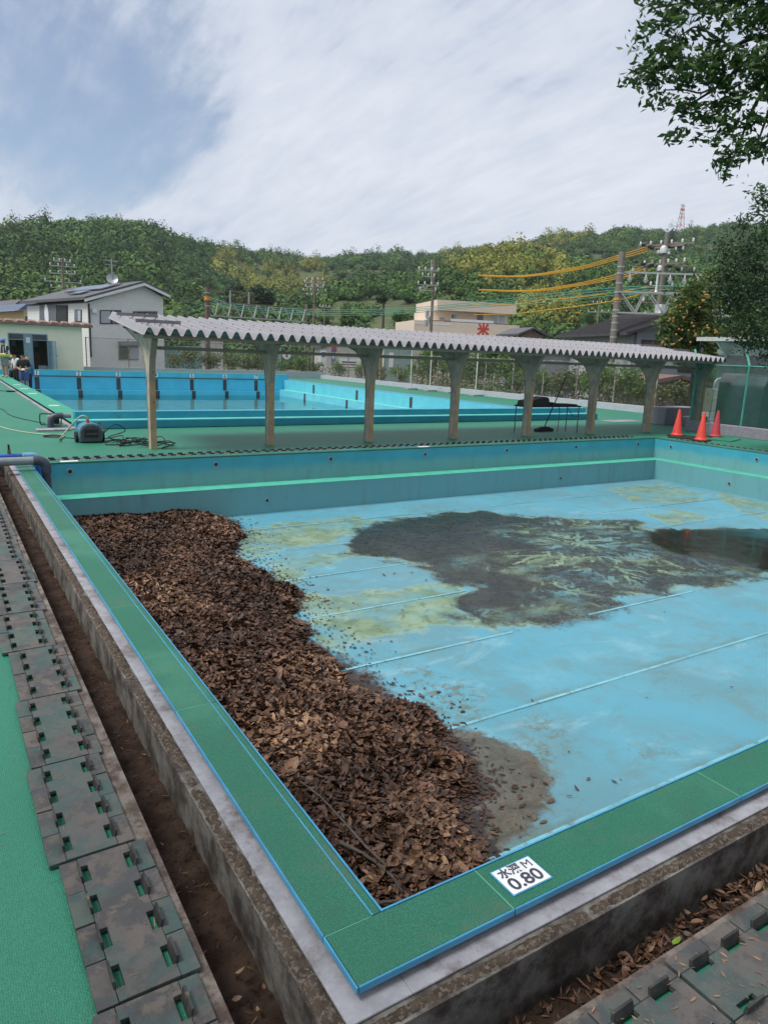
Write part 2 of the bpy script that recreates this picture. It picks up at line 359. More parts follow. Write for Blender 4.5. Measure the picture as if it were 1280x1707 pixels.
# crumbly dirt along the outer rim of the ledge
Vs, Fs, b = [], [], 0
for (x0, x1, y0, y1, sd) in [(-.316, -.25, -.3, LN+.3, 5), (-.25, W*.5, -.312, -.262, 6)]:
    v, f_ = soil_strip('d', x0, x1, y0, y1, -.062, .0, .011, None, sd)
    ax = (v[:, 0]-x0)/(x1-x0) if sd == 5 else (v[:, 1]-y0)/(y1-y0)
    gate = np.clip((fbm(v[:, 0], v[:, 1], 2.2, 4, sd)-.05)*2.4, 0.0, 1)*np.clip(.35+1.3*fbm(v[:, 0], v[:, 1], 24, 3, sd+7), 0, 1.3)
    v[:, 2] += np.sin(np.clip(ax, 0, 1)*PI)**.5*gate*(.006+.022*fbm(v[:, 0], v[:, 1], 60, 3, sd+1))
    Vs.append(v); Fs.append(f_+b); b += len(v)
o = npmesh('dirt_crust', np.vstack(Vs), np.vstack(Fs), M_DIRT, POOL, kind='stuff')
# coping slabs, each with its blue edge
CW = .197
def slab(x0, x1, y0, y1, outer):
    s_ = MB().box(x0, x1, y0, y1, -.024, 0.0).build('coping_slab', M_COP, POOL, bevel=.004)
    g = .014
    t = MB()
    if outer == 'L': t.box(x0-.007, x0-.0005, y0, y1, -.022, .0025)
    if outer == 'N': t.box(x0, x1, y0-.007, y0-.0005, -.022, .0025)
    if outer == 'F': t.box(x0, x1, y1+.0005, y1+.010, -.022, .0025)
    if outer == 'R': t.box(x1+.0005, x1+.010, y0, y1, -.022, .0025)
    t.build('edge_trim', M_BLUE, s_, bevel=.003)
    return s_
jx = [-CW, .375, 1.60, 2.85, 4.1, 5.35, 6.6, 7.85, 9.1, 10.35, 11.6, 12.85, W+CW]
for a, b_ in zip(jx[:-1], jx[1:]):
    slab(a+.002, b_-.002, -CW, 0, 'N'); slab(a+.002, b_-.002, LN, LN+CW, 'F')
jy = [0.0, 1.55, 3.1, 4.65, 6.2, 7.75, LN]
for a, b_ in zip(jy[:-1], jy[1:]):
    slab(-CW, 0, a+.002, b_-.002, 'L'); slab(W, W+CW, a+.002, b_-.002, 'R')
MB().box(-CW-.007, -CW-.0005, -CW-.007, -.0, -.022, .0025).build('edge_trim', M_BLUE, POOL, bevel=.003)
t = MB(); t.box(.0005, .007, .0, LN, -.03, .002); t.box(-.034, -.029, .0, LN, -.02, .0015); t.box(.007, W, .0005, .007, -.03, .002); t.build('inner_trim', M_BLUE, POOL)
M_JS = M('joint_sealant', (.10, .36, .24), .6)
for q in jx[1:-1]: MB().box(q-.002, q+.002, -CW, -.0, -.01, -.0015).build('joint_filler', M_JS, POOL)
for q in jy[:-1]: MB().box(-CW, -.037, q-.002, q+.002, -.01, -.0015).build('joint_filler', M_JS, POOL)
# walls inside
LZ, LW_ = -.48, .36                                # ledge height and width
w_ = MB(); w_.box(0, W, LN+.001, LN+.03, FL-.1, -.025); w_.build('far_wall', M_PWALL, POOL)
w_ = MB(); w_.box(W+.001, W+.03, 0, LN, FL-.1, -.025); w_.build('side_wall', M_PWALL, POOL)
w_ = MB(); w_.box(-.03, -.001, 0, LN, FL-.1, -.025); w_.build('side_wall', M_PWALL, POOL)
w_ = MB(); w_.box(0, W, -.03, -.001, FL-.1, -.025); w_.build('near_wall', M_PWALL, POOL)
w_ = MB(); w_.box(0, W, LN-LW_, LN+.0005, FL-.1, LZ); w_.box(W-LW_, W+.0005, 0, LN-LW_, FL-.1, LZ); lw = w_.build('wall_bench', M_PWALL, POOL)
w_ = MB(); w_.box(0, W-LW_+.0, LN-LW_-.004, LN-.004, LZ+.001, LZ+.006); w_.box(W-LW_, W-.004, .0, LN-.004, LZ+.001, LZ+.0055); w_.build('green_tread', M_GREEN, lw)
# inlets in the walls
def inlet(p, nrm, r=.042):
    p = Vector(p); n = Vector(nrm)
    a = MB().tube([p-n*.01, p+n*.012], r, 20).build('inlet_ring', M('inlet_grey', (.30, .36, .38), .4), POOL)
    MB().tube([p, p+n*.0145], r*.70, 16).build('inlet_hole', M_BLACK, a)
for px, py in [(117,783),(360,770),(551,765),(708,757),(844,751),(959,746),(1062,742)]:
    q = ony(px, py, LN); inlet((q[0], LN, -.135), (0,-1,0))
for px, py in [(445,834),(934,797)]:
    q = ony(px, py, LN-LW_); inlet((q[0], LN-LW_, q[2]), (0,-1,0), .036)
for px, py in [(1118,745),(1261,766)]:
    q = onx(px, py, W); inlet((W, q[1], -.16), (-1,0,0))
q = onx(1215, 806, W-LW_); inlet((W-LW_, q[1], q[2]), (-1,0,0), .036)
# ---- floor with stains (their outlines measured on the floor plane)
def fpoly(pts): return [tuple(onz(x, y, FL)[:2]) for x, y in pts]
def z3(pts): return fpoly([(560+x/1.778, 820+y/1.778) for x, y in pts])
P_S = z3([(15,190),(60,110),(200,75),(420,55),(540,70),(700,80),(880,85),(930,110),(1280,110),(1500,150),(1500,200),(1280,240),(1200,262),(1100,285),(960,300),(820,312),(800,345),(690,372),(560,410),(430,400),(370,370),(350,320),(420,285),(330,270),(280,230),(200,205),(80,195)])
P_V = z3([(430,110),(560,95),(700,78),(900,80),(930,110),(960,170),(1010,200),(1250,228),(1230,255),(1100,275),(940,288),(800,300),(760,340),(640,375),(570,395),(480,400),(420,370),(600,320),(560,270),(480,240),(330,230),(310,195),(420,190),(600,170)])
P_W = z3([(915,112),(1050,104),(1280,112),(1500,150),(1500,200),(1280,240),(1240,225),(1180,212),(1080,200),(985,178),(930,150)])
YS = [fpoly(q) for q in [
    [(395,880),(600,858),(640,870),(560,905),(480,915),(430,935),(390,930)],
    [(440,935),(560,920),(605,926),(520,950),(470,985),(455,960)],
    [(480,985),(560,990),(640,985),(760,965),(800,1000),(860,1040),(830,1055),(740,1045),(700,1055),(650,1060),(590,1075),(570,1095),(520,1060),(490,1020)],
    [(1010,815),(1100,805),(1180,825),(1150,838),(1060,838)], [(1075,860),(1120,848),(1185,862),(1120,877)], [(1190,820),(1330,850),(1330,885),(1230,852)]]]
TH = [fpoly(q) for q in [
    [(590,1090),(640,1100),(680,1150),(720,1190),(800,1205),(830,1150),(760,1130),(700,1110)], [(860,1200),(930,1180),(960,1260),(940,1330),(900,1390),(850,1430),(790,1450),(780,1380),(840,1300)],
    [(1080,1110),(1130,1120),(1120,1150),(1085,1145)], [(1040,1250),(1100,1230),(1130,1260),(1060,1290)]]]
P_M = fpoly([(650,1150),(700,1190),(790,1215),(850,1230),(915,1270),(935,1300),(930,1340),(900,1385),(850,1415),(800,1460),(740,1400),(700,1300)])
P_M2 = fpoly([(680,1195),(745,1215),(790,1240),(800,1290),(830,1320),(800,1345),(815,1395),(840,1420),(790,1475),(700,1420),(680,1300)])
P_LEAF = fpoly([(-40,935),(60,880),(118,852),(200,852),(330,848),(384,868),(398,890),(385,920),(402,945),(470,985),(485,1010),(478,1030),(510,1070),(560,1100),(615,1130),(648,1165),(645,1185),(690,1200),(735,1240),(765,1270),(785,1300),(748,1340),(770,1380),(790,1430),(800,1475),(800,1560),(200,1560)])
gx = np.unique(np.round(np.concatenate([np.arange(0, 2.6, .05), np.arange(2.6, 9.6, .021), np.arange(9.6, W, .05), [W-.01]]), 4)); gy = np.unique(np.round(np.concatenate([np.arange(0, 3.2, .05), np.arange(3.2, 8.7, .021), np.arange(8.7, LN-LW_, .05), [LN-LW_+.02]]), 4))
nx, ny = len(gx)-1, len(gy)-1
X, Y = np.meshgrid(gx, gy, indexing='ij'); V = np.stack([X, Y, np.full_like(X, FL)], -1).reshape(-1, 3)
i, j = np.meshgrid(np.arange(nx), np.arange(ny), indexing='ij'); a = (i*(ny+1)+j).ravel(); F = np.stack([a, a+ny+1, a+ny+2, a+1], -1)
# rills: water draining over the sludge towards the sump, by steepest descent
def rills(X, Y):
    sp = onz(966, 904, FL); sp2 = onz(840, 985, FL); rg_ = np.random.default_rng(3)
    r1 = np.hypot(X-sp[0], Y-sp[1]); r2 = np.hypot(X-sp2[0], Y-sp2[1])+.9
    h = np.minimum(r1, r2)*.24+.34*fbm(X, Y, 1.1, 5, 61)+.010*rg_.random(X.shape); acc = np.ones(X.shape).ravel(); nxx, nyy = X.shape; hf = h.ravel(); order = np.argsort(-hf)
    best = np.full(hf.shape, -1); bs = np.zeros(hf.shape); H2 = h
    for di in (-1, 0, 1):
        for dj in (-1, 0, 1):
            if di == 0 and dj == 0: continue
            sh = np.full(H2.shape, 9e9); a0, a1 = max(0, -di), nxx-max(0, di); b0, b1 = max(0, -dj), nyy-max(0, dj); sh[a0:a1, b0:b1] = H2[a0+di:a1+di, b0+dj:b1+dj]
            drop = ((H2-sh)/math.hypot(di, dj)).ravel(); better = drop > bs; bs = np.where(better, drop, bs); best = np.where(better, np.arange(hf.size)+di*nyy+dj, best)
    bl = best.tolist(); al = acc.tolist()
    for k_ in order.tolist():
        if bl[k_] >= 0: al[bl[k_]] += al[k_]
    v = np.clip((np.log(np.array(al).reshape(X.shape))-2.6)/2.6, 0, 1)
    w = v.copy(); w[1:-1, 1:-1] = np.maximum(v[1:-1, 1:-1], .62*np.max([v[:-2, 1:-1], v[2:, 1:-1], v[1:-1, :-2], v[1:-1, 2:]], axis=0)); return w.ravel()
RILL = rills(X, Y)
fx, fy = V[:, 0], V[:, 1]
V[:, 2] += .012*(fbm(fx, fy, .8, 3, 9)-.5)
sS = poly_sd(fx, fy, P_S); sV = poly_sd(fx, fy, P_V); sW = poly_sd(fx, fy, P_W); sM = poly_sd(fx, fy, P_M); sM2 = poly_sd(fx, fy, P_M2); sL = poly_sd(fx, fy, P_LEAF)
sY = np.max([poly_sd(fx, fy, q) for q in YS], axis=0); sT = np.max([poly_sd(fx, fy, q) for q in TH], axis=0)
def mat_floor():
    t = NT('pool_floor_paint'); t.co = t.tc.outputs['Object']
    at = {k_: t.attr(k_) for k_ in ('sS', 'sV', 'sW', 'sM', 'sN', 'sY', 'sL', 'sT', 'rill')}
    nb = t.noise(1.6, 9, .62, .4); nf = t.noise(7, 9, .68, .6); nx_ = t.noise(38, 6, .7)
    c = lambda n: t.math('SUBTRACT', n, .5)
    base = t.mix(t.ramp(t.noise(.35, 5), .35, .68), (.088, .295, .385), (.118, .325, .41))
    base = t.mix(t.ramp(t.noise(1.1, 8, .6), .54, .74, 0, .6), base, (.235, .43, .51))
    base = t.mix(t.ramp(t.noise(.8, 9, .7), .50, .72, 0, .40), base, (.10, .29, .37))
    base = t.mix(t.ramp(t.noise(3.4, 9, .75, stretch=(.3, 1, 1)), .54, .70, 0, .5), base, (.10, .28, .33))
    base = t.mix(t.ramp(t.noise(70, 5, .8), .57, .66, 0, .5), base, (.06, .15, .17))
    base = t.mix(t.math('MULTIPLY', t.ramp(t.noise(.55, 10, .70, .5), .42, .62), .62), base, (.115, .225, .25)); base = t.mix(t.math('MULTIPLY', t.ramp(t.noise(2.6, 10, .74, .3), .50, .62), .38), base, (.13, .20, .185)); base = t.mix(t.ramp(t.noise(1.4, 9, .72, 1.2, stretch=(.45, 1, 1)), .56, .70, 0, .5), base, (.27, .43, .49))
    dst = t.math('MULTIPLY', t.ramp(t.noise(2.1, 10, .74, 1.0), .54, .66), t.ramp(nx_, .5, .62, 0, .55)); base = t.mix(dst, base, (.075, .14, .13))
    spf = t.n.new('ShaderNodeSeparateXYZ'); t.l.new(t.co, spf.inputs[0]); sw = 1.235*(FL-1.7)/(-.99-1.7)
    ph = t.math('FRACT', t.math('DIVIDE', t.math('SUBTRACT', spf.outputs[1], float(onz(633, 1104, FL)[1])-LN/2-20*sw), sw)); sdm = t.math('MAXIMUM', t.ramp(ph, .0, .10, 1, 0), t.ramp(ph, .95, 1.0, 0, 1))
    sdm = t.math('MULTIPLY', sdm, t.ramp(t.math('ADD', t.noise(1.1, 8, .66), t.math('MULTIPLY', c(nx_), .3)), .44, .60, 0, .75)); base = t.mix(sdm, base, (.105, .145, .11))
    # algae film
    fe = t.math('ADD', t.math('MAXIMUM', at['sY'], t.math('ADD', at['sS'], .04)), t.math('ADD', t.math('MULTIPLY', c(nb), .75), t.math('MULTIPLY', c(nf), .28)))
    film = t.math('MULTIPLY', t.ramp(fe, -.03, .09, 0, .85), t.ramp(t.noise(1.3, 9, .66, .9), .36, .58, .25, 1.0))
    fcol = t.mix(t.ramp(t.noise(2.4, 8, .65), .35, .65), (.14, .195, .085), (.25, .325, .20)); fcol = t.mix(t.ramp(nf, .46, .66), fcol, (.10, .135, .05))
    col = t.mix(film, base, fcol)
    rim = t.math('MULTIPLY', t.ramp(t.math('ABSOLUTE', t.math('SUBTRACT', fe, .03)), 0, .05, 1, 0), .22); col = t.mix(rim, col, (.36, .44, .33))
    # sludge, with washed-out dendritic veins running out from the sump
    th = t.n.new('ShaderNodeVectorMath'); th.operation = 'SUBTRACT'; t.l.new(t.co, th.inputs[0]); sump = onz(975, 905, FL); th.inputs[1].default_value = (float(sump[0])-W/2, float(sump[1])-LN/2, 0)
    sp = t.n.new('ShaderNodeSeparateXYZ'); t.l.new(th.outputs[0], sp.inputs[0])
    wob = t.math('MULTIPLY', c(t.noise(2.0, 7, .6)), 2.4)
    ang = t.math('ADD', t.math('MULTIPLY', t.math('ARCTAN2', sp.outputs[1], sp.outputs[0]), 3.0), wob)
    rad = t.math('POWER', t.math('ADD', t.math('MULTIPLY', sp.outputs[0], sp.outputs[0]), t.math('MULTIPLY', sp.outputs[1], sp.outputs[1])), .5)
    cb = t.n.new('ShaderNodeCombineXYZ'); t.l.new(ang, cb.inputs[0]); t.l.new(t.math('MULTIPLY', rad, 1.1), cb.inputs[1])
    def radial(sc, wdt):
        ve = t.n.new('ShaderNodeTexNoise'); ve.inputs['Scale'].default_value = sc; ve.inputs['Detail'].default_value = 9; ve.inputs['Roughness'].default_value = .62; ve.inputs['Distortion'].default_value = .35; t.l.new(cb.outputs[0], ve.inputs['Vector'])
        return t.ramp(t.math('ABSOLUTE', c(ve.outputs[0])), .0, wdt, 1, 0)
    vein1 = t.math('MAXIMUM', t.math('MULTIPLY', t.ramp(at['rill'], .14, .5), t.ramp(t.noise(1.2, 4, .5), .36, .52, .2, 1)), t.math('MULTIPLY', radial(3.2, .025), .5))
    wash = t.ramp(t.math('ADD', t.noise(2.2, 10, .72, .15, stretch=(.6, 1, 1)), t.math('MULTIPLY', c(nx_), .3)),   .47, .62, 0, .85)
    vreg = t.ramp(t.math('ADD', at['sV'], t.math('MULTIPLY', c(nb), 1.3)), -.25, .45)
    ns = t.math('ADD', t.math('MULTIPLY', nf, .55), t.math('MULTIPLY', t.noise(26, 8, .72), .45))
    se = t.math('ADD', at['sS'], t.math('ADD', t.math('MULTIPLY', c(nb), 1.4), t.math('ADD', .16, t.math('MULTIPLY', c(nf), .5))))
    ns = t.math('ADD', t.math('MULTIPLY', ns, .7), t.math('MULTIPLY', nx_, .3)); slud = t.ramp(t.math('SUBTRACT', t.math('MULTIPLY', t.ramp(se, -.30, .75, 0, 1, False), 1.75), t.math('MULTIPLY', ns, 1.45)), -.12, .26, 0, .95)
    vein = t.math('MULTIPLY', vreg, t.math('MAXIMUM', vein1, wash))
    vein = t.math('MULTIPLY', vein, t.ramp(t.math('ADD', at['sW'], t.math('MULTIPLY', c(nb), .3)), -.1, .1, .92, .06))
    speck = t.math('MULTIPLY', t.ramp(nx_, .55, .68), t.ramp(at['sS'], .0, .6, .5, .10))
    scol = t.mix(t.ramp(t.noise(3.2, 8, .65), .4, .65), (.010, .0075, .007), (.026, .020, .018)); scol = t.mix(t.ramp(nf, .5, .7), scol, (.012, .009, .008))
    smask = t.math('MULTIPLY', slud, t.math('SUBTRACT', 1.0, t.math('MAXIMUM', vein, speck)))
    col = t.mix(smask, col, scol)
    thn = t.math('MULTIPLY', t.ramp(t.math('ADD', at['sT'], t.math('MULTIPLY', c(nb), .6)), -.1, .2), t.ramp(t.math('ADD', t.noise(9, 10, .75, .5), t.math('MULTIPLY', c(nx_), .35)), .47, .58, 0, .8)); col = t.mix(thn, col, (.12, .13, .085))
    # brown mud by the leaf bank
    me_ = t.math('ADD', at['sM'], t.math('ADD', t.math('MULTIPLY', c(t.noise(4, 9, .66, .8)), .30), t.math('MULTIPLY', c(nx_), .12)))
    mud = t.ramp(t.math('SUBTRACT', t.math('MULTIPLY', t.ramp(me_, -.16, .30, 0, 1, False), 1.7), t.math('MULTIPLY', ns, 1.35)), -.10, .22, 0, .93); mcol = t.mix(t.ramp(nf, .35, .65), (.12, .10, .07), (.065, .053, .036)); mcol = t.mix(t.ramp(nx_, .52, .66, 0, .7), mcol, (.035, .028, .020)); mcol = t.mix(t.ramp(t.noise(15, 9, .75), .58, .68, 0, .5), mcol, (.16, .17, .12))
    mud = t.math('MULTIPLY', mud, t.ramp(t.math('ADD', t.noise(5, 9, .7, 1.5), t.math('MULTIPLY', at['sM'], .8)), .36, .46)); col = t.mix(mud, col, mcol)
    m2 = t.ramp(t.math('ADD', at['sN'], t.math('MULTIPLY', c(nf), .26)), -.01, .03); col = t.mix(m2, col, (.030, .024, .026))
    lm = t.ramp(t.math('ADD', at['sL'], t.math('ADD', t.math('MULTIPLY', c(nf), .4), t.math('MULTIPLY', c(nx_), .2))), -.16, .02); col = t.mix(lm, col, (.03, .022, .017))
    t.set('Base Color', col); t.set('Specular IOR Level', .28)
    wet = t.math('MAXIMUM', smask, t.math('MULTIPLY', t.math('MAXIMUM', m2, lm), .9)); wn_ = t.ramp(t.math('ADD', nf, t.ramp(at['sW'], -.1, .15, 0, -.35)), .3, .75, .06, .42)
    ro = t.n.new('ShaderNodeMix'); t.inp(ro.inputs[0], wet); t.inp(ro.inputs[2], .5); t.inp(ro.inputs[3], wn_); t.set('Roughness', ro.outputs[0])
    hb = t.math('ADD', t.math('MULTIPLY', nx_, t.math('ADD', .25, t.math('MULTIPLY', slud, t.ramp(at['sW'], -.05, .12, .55, -.25)))), t.math('MULTIPLY', film, .15))
    t.bump(hb, .35, .012); return t.m
fl = npmesh('floor', V, F, mat_floor(), POOL, attrs={'sS': ('POINT', sS), 'sV': ('POINT', sV), 'sW': ('POINT', sW), 'sM': ('POINT', sM), 'sN': ('POINT', sM2), 'sY': ('POINT', sY), 'sL': ('POINT', sL), 'sT': ('POINT', sT), 'rill': ('POINT', RILL)}, smooth=True)
def mat_seam():
    t = NT('floor_seam_paint'); t.co = t.tc.outputs['Object']
    n = t.noise(1.2, 8, .7); col = t.mix(t.ramp(n, .4, .62), (.19, .44, .52), (.13, .35, .42)); col = t.mix(t.ramp(t.noise(9, 8, .7), .5, .68), col, (.12, .19, .15))
    t.set('Base Color', col); t.set('Roughness', .5); return t.m
M_SEAM = mat_seam()
sy0 = onz(633, 1104, FL)[1]
for kx in range(-2, 6):
    yy = sy0 + kx*1.235*(FL-1.7)/(-.99-1.7)
    if not .2 < yy < LN-LW_-.1: continue
    # a seam shows where no sludge lies on it: one strip for each visible run
    x0 = 0.0; run = None
    while x0 < W-.3:
        inside = poly_sd(np.array([x0+.06]), np.array([yy]), P_S)[0] > -.05
        hide = inside
        if run is None and not hide: run = x0
        if run is not None and (hide or x0+.12 >= W-.3):
            if x0-run > .1: MB().box(run, x0, yy-.015, yy+.015, FL-.004, FL+.0055).build('seam_strip', M_SEAM, fl)
            run = None
        x0 += .12
# ================================================================ flipped drain-cover tiles beside the trench
def mat_tile():
    t = NT('muddy_rubber_tile')
    n = t.noise(5, 9, .68, .1); n2 = t.noise(13, 10, .74, .15); n3 = t.noise(3.2, 6, .6)
    col = t.mix(t.ramp(n, .35, .65), (.032, .037, .038), (.056, .058, .062))
    col = t.mix(t.ramp(n3, .46, .60, 0, .7), col, (.028, .095, .08))                       # teal rubber showing through
    mud = t.math('MULTIPLY', t.ramp(t.math('ADD', n2, t.math('MULTIPLY', n, .5)), .68, .80), t.ramp(n3, .35, .55, .9, .4))
    col = t.mix(mud, col, (.125, .103, .082))
    col = t.mix(t.ramp(t.noise(11, 7, .75), .64, .72, 0, .8), col, (.20, .19, .12))                     # lichen
    col = t.mix(t.ramp(t.noise(45, 5, .8), .62, .70, 0, .85), col, (.02, .014, .011))                  # crumbs
    col = t.mix(t.ramp(t.rand, 0, 1, 0, .3, False), col, (.105, .095, .095))
    t.set('Base Color', col); t.set('Roughness', t.ramp(n2, .3, .7, .45, .8)); t.bump(t.math('ADD', n2, t.math('MULTIPLY', mud, .6)), .6, .006); return t.m
M_TILE = mat_tile()
M_FIN = M('muddy_rubber_fin', (.022, .022, .022), .7, (.05, .05, .045), 14, c3=(.13, .12, .07), scale3=18, lo3=.6, hi3=.7)
TL, TW = .652, .286                       # tile length, width
FIN_Y = [-.235+.157*i for i in range(4)]
def tile_panel(hw):
    """panel outline with a notch beside each fin"""
    pts = []
    for y in FIN_Y: pts += [(hw, y-.041), (hw-.026, y-.041), (hw-.026, y+.041), (hw, y+.041)]
    right = [(hw, -TL/2+.003)] + pts + [(hw, TL/2-.003)]
    left = [(-x, y) for x, y in right][::-1]
    return right + left
def make_tile(flaps):
    root = thing('drain_cover_tile', 'flipped rubber drain cover tile', 'drain cover')
    hw = .085
    m_ = MB(); m_.prism([(x, y, .002) for x, y in tile_panel(hw)], (0, 0, .018)); m_.build('panel', M_TILE, root, bevel=.002)
    yb = [-TL/2] + [(FIN_Y[i]+FIN_Y[i+1])/2 for i in range(3)] + [TL/2]
    for s_ in (-1, 1):
        for i in range(4):
            y = FIN_Y[i]
            if flaps:
                x0, x1 = sorted((s_*(hw+.0015), s_*TW/2)); m_ = MB(); dz = random.uniform(-.002, .003)
                m_.box(x0, x1, yb[i]+.0025, yb[i+1]-.0025, .001+abs(dz)*.3, .0185+dz); m_.build('flap', M_TILE, root, bevel=.002)
            xf = s_*(hw-.001); m_ = MB(); lean = s_*.006
            m_.add([(xf-.005, y-.043, .004), (xf+.005, y-.043, .004), (xf+.005, y+.043, .004), (xf-.005, y+.043, .004),
                    (xf-.004+lean, y-.040, .044), (xf+.004+lean, y-.042, .044), (xf+.004+lean, y+.042, .043), (xf-.004+lean, y+.040, .043)],
                   [(0,3,2,1),(4,5,6,7),(0,1,5,4),(1,2,6,5),(2,3,7,6),(3,0,4,7)])
            m_.build('fin', M_FIN, root)
    if not flaps:
        for s_ in (-1, 1):
            x0, x1 = sorted((s_*(hw+.0015), s_*TW/2)); MB().box(x0, x1, -TL/2+.003, TL/2-.003, .001, .0185).build('flap', M_TILE, root)
    return root
tileN = make_tile(True); tileF = make_tile(False)
usedN = usedF = False
ORD = ['first', 'second', 'third', 'fourth', 'fifth', 'sixth', 'seventh', 'eighth', 'ninth', 'tenth', 'eleventh', 'twelfth', 'thirteenth', 'fourteenth', 'fifteenth', 'sixteenth', 'seventeenth', 'eighteenth', 'nineteenth', 'twentieth', 'twenty-first']
LBL = {'L': 'muddy rubber drain cover tile along the leaf heap side, %s from the depth sign corner', 'N': 'muddy rubber drain cover tile behind the depth sign, %s from the leaf heap corner',
       'F': 'black finned drain cover tile under the shelter front, %s from the pipe elbow', 'R': 'black finned drain cover tile beyond the cones, %s from the shelter corner'}
CNT = {'L': 0, 'N': 0, 'F': 0, 'R': 0}
GRP = {'L': 'drain covers along the leafy side of the small pool', 'N': 'drain covers behind the depth sign', 'F': 'drain covers under the shelter front', 'R': 'drain covers beside the cones'}
def put_tile(kind, side, x, y, rz):
    global usedN, usedF
    src = tileN if kind == 'N' else tileF
    first = (kind == 'N' and not usedN) or (kind == 'F' and not usedF)
    if kind == 'N': usedN = True
    else: usedF = True
    o = src if first else copy_tree(src)
    o.location = (x, y, DK+.0045+random.uniform(0, .0015)); o.rotation_euler = (random.uniform(-.004, .004), random.uniform(-.006, .006), rz+random.uniform(-.012, .012))
    o['label'] = LBL[side] % ORD[CNT[side]]; o['group'] = GRP[side]; CNT[side] += 1
XT = -.826+TW/2
y0 = .128-TL-.008
for i in range(17):
    yc = y0+TL/2; 
    put_tile('N' if yc < 6.5 else 'F', 'L', XT+[.0, .002, -.03, -.012, .01, -.02, .0, .012, -.01, .0][i % 10]+random.uniform(-.006, .006), yc, 0 if i % 3 else PI)
    y0 += TL+.007
YN = -.535-TW/2-.004; x0 = .02
for i in range(6):
    put_tile('N', 'N', x0+TL/2, YN+random.uniform(-.012, .006), PI/2); x0 += TL+.008
YF = LN+.535+TW/2; x0 = -.2
for i in range(21): put_tile('F', 'F', x0+TL/2, YF+random.uniform(-.006, .006), PI/2); x0 += TL+.007
XR = W+.535+TW/2; y0 = LN-.1
for i in range(13): put_tile('F', 'R', XR+random.uniform(-.006, .006), y0-TL/2, 0); y0 -= TL+.007
# ================================================================ dead leaves
def leaf_arrays(C3, size, aspect, yaw, tilt, roll, fold, curl):
    """8-triangle curled leaves; all arguments are arrays of one length"""
    n = len(C3); sh = np.array([[-.5,0],[-.18,.5],[.2,.42],[.5,0],[.2,-.42],[-.18,-.5],[-.18,0],[.2,0]])
    lx = sh[None,:,0]*size[:,None]; ly = sh[None,:,1]*(size*aspect)[:,None]
    lz = np.abs(sh[None,:,1])*(size*aspect*fold)[:,None] + (sh[None,:,0]**2)*(size*curl)[:,None]*2
    # roll about x, tilt about y, yaw about z
    c, s = np.cos(roll)[:,None], np.sin(roll)[:,None]; y1 = ly*c-lz*s; z1 = ly*s+lz*c
    c, s = np.cos(tilt)[:,None], np.sin(tilt)[:,None]; x2 = lx*c+z1*s; z2 = -lx*s+z1*c
    c, s = np.cos(yaw)[:,None], np.sin(yaw)[:,None]; x3 = x2*c-y1*s; y3 = x2*s+y1*c
    V = np.stack([x3, y3, z2], -1)+C3[:,None,:]
    tri = np.array([[0,6,1],[1,6,2],[6,7,2],[7,3,2],[0,5,6],[5,4,6],[6,4,7],[4,3,7]])
    F = tri[None]+np.arange(n)[:,None,None]*8
    return V.reshape(-1,3), F.reshape(-1,3)
def mat_leaf():
    t = NT('dead_leaf'); r_ = t.island()
    cr_ = t.n.new('ShaderNodeValToRGB'); e_ = cr_.color_ramp.elements
    e_[0].position = 0; e_[0].color = (.030, .015, .009, 1); e_[1].position = 1; e_[1].color = (.36, .21, .12, 1)
    for p_, c_ in ((.30, (.074, .036, .021)), (.55, (.145, .071, .040)), (.80, (.20, .106, .058)), (.93, (.275, .155, .083))):
        q_ = e_.new(p_); q_.color = (*c_, 1)
    t.l.new(t.math('MULTIPLY', r_, t.attr('dry')), cr_.inputs[0]); col = t.mix(t.ramp(t.noise(70, 4), .4, .7, 0, .45), cr_.outputs[0], (.03, .018, .012))
    t.set('Base Color', col); t.set('Roughness', .55); t.set('Specular IOR Level', .35); return t.m
M_LEAF = mat_leaf()
M_HEAP = M('leaf_mould', (.022, .014, .010), .95, (.04, .024, .016), 14, bump=.8, bscale=60, spec=.1)
def heap_h(x, y):
    s_ = poly_sd(x, y, P_LEAF); s_ = s_+np.clip((x-.4)/.6, 0, 1)*(.55*(fbm(x, y, 1.5, 3, 15)-.5)+.22*(fbm(x, y, 6, 2, 16)-.5))
    near = np.exp(-(y/1.3)**2)
    amp = .07+.11*fbm(x, y, .55, 3, 21)+.10*np.exp(-(((x-.55)/.8)**2))*fbm(x, y, .4, 2, 33)
    hh = amp*np.clip(s_/.45, 0, 1)**.65+.05*np.clip(s_/.3, 0, 1)*(fbm(x, y, 2.2, 3, 5)-.35)
    return np.maximum(hh*(1-.25*near), 0), s_
nx, ny = 62, 190
X, Y = np.meshgrid(np.linspace(.012, 3.1, nx+1), np.linspace(.012, LN-LW_-.005, ny+1), indexing='ij'); hh, ss = heap_h(X, Y)
V = np.stack([X, Y, FL-.02+np.where(ss > 0, hh+.012, -.02)], -1).reshape(-1, 3); i, j = np.meshgrid(np.arange(nx), np.arange(ny), indexing='ij'); a = (i*(ny+1)+j).ravel()
F = np.stack([a, a+ny+1, a+ny+2, a+1], -1); keep = (ss.ravel()[F] > -.03).any(1)
HEAP = thing('leaf_heap', 'long bank of brown dead leaves drifted against the green coping', 'leaves', (1.0, 4.5, FL))
npmesh('leaf_mould', V, F[keep], M_HEAP, HEAP, kind='stuff', smooth=True)
n = 160000
x = rng.uniform(.015, 3.1, n); y = LN*rng.uniform(0, 1, n)**1.25; y = np.clip(y, .015, LN-LW_-.02); hh, ss = heap_h(x, y)
edge = rng.uniform(0, 1, n)
ok = (ss > 0) | ((ss > -.55) & (edge < .22*np.exp(ss/.15)*(.3+1.4*fbm(x, y, 2.5, 2, 44))))
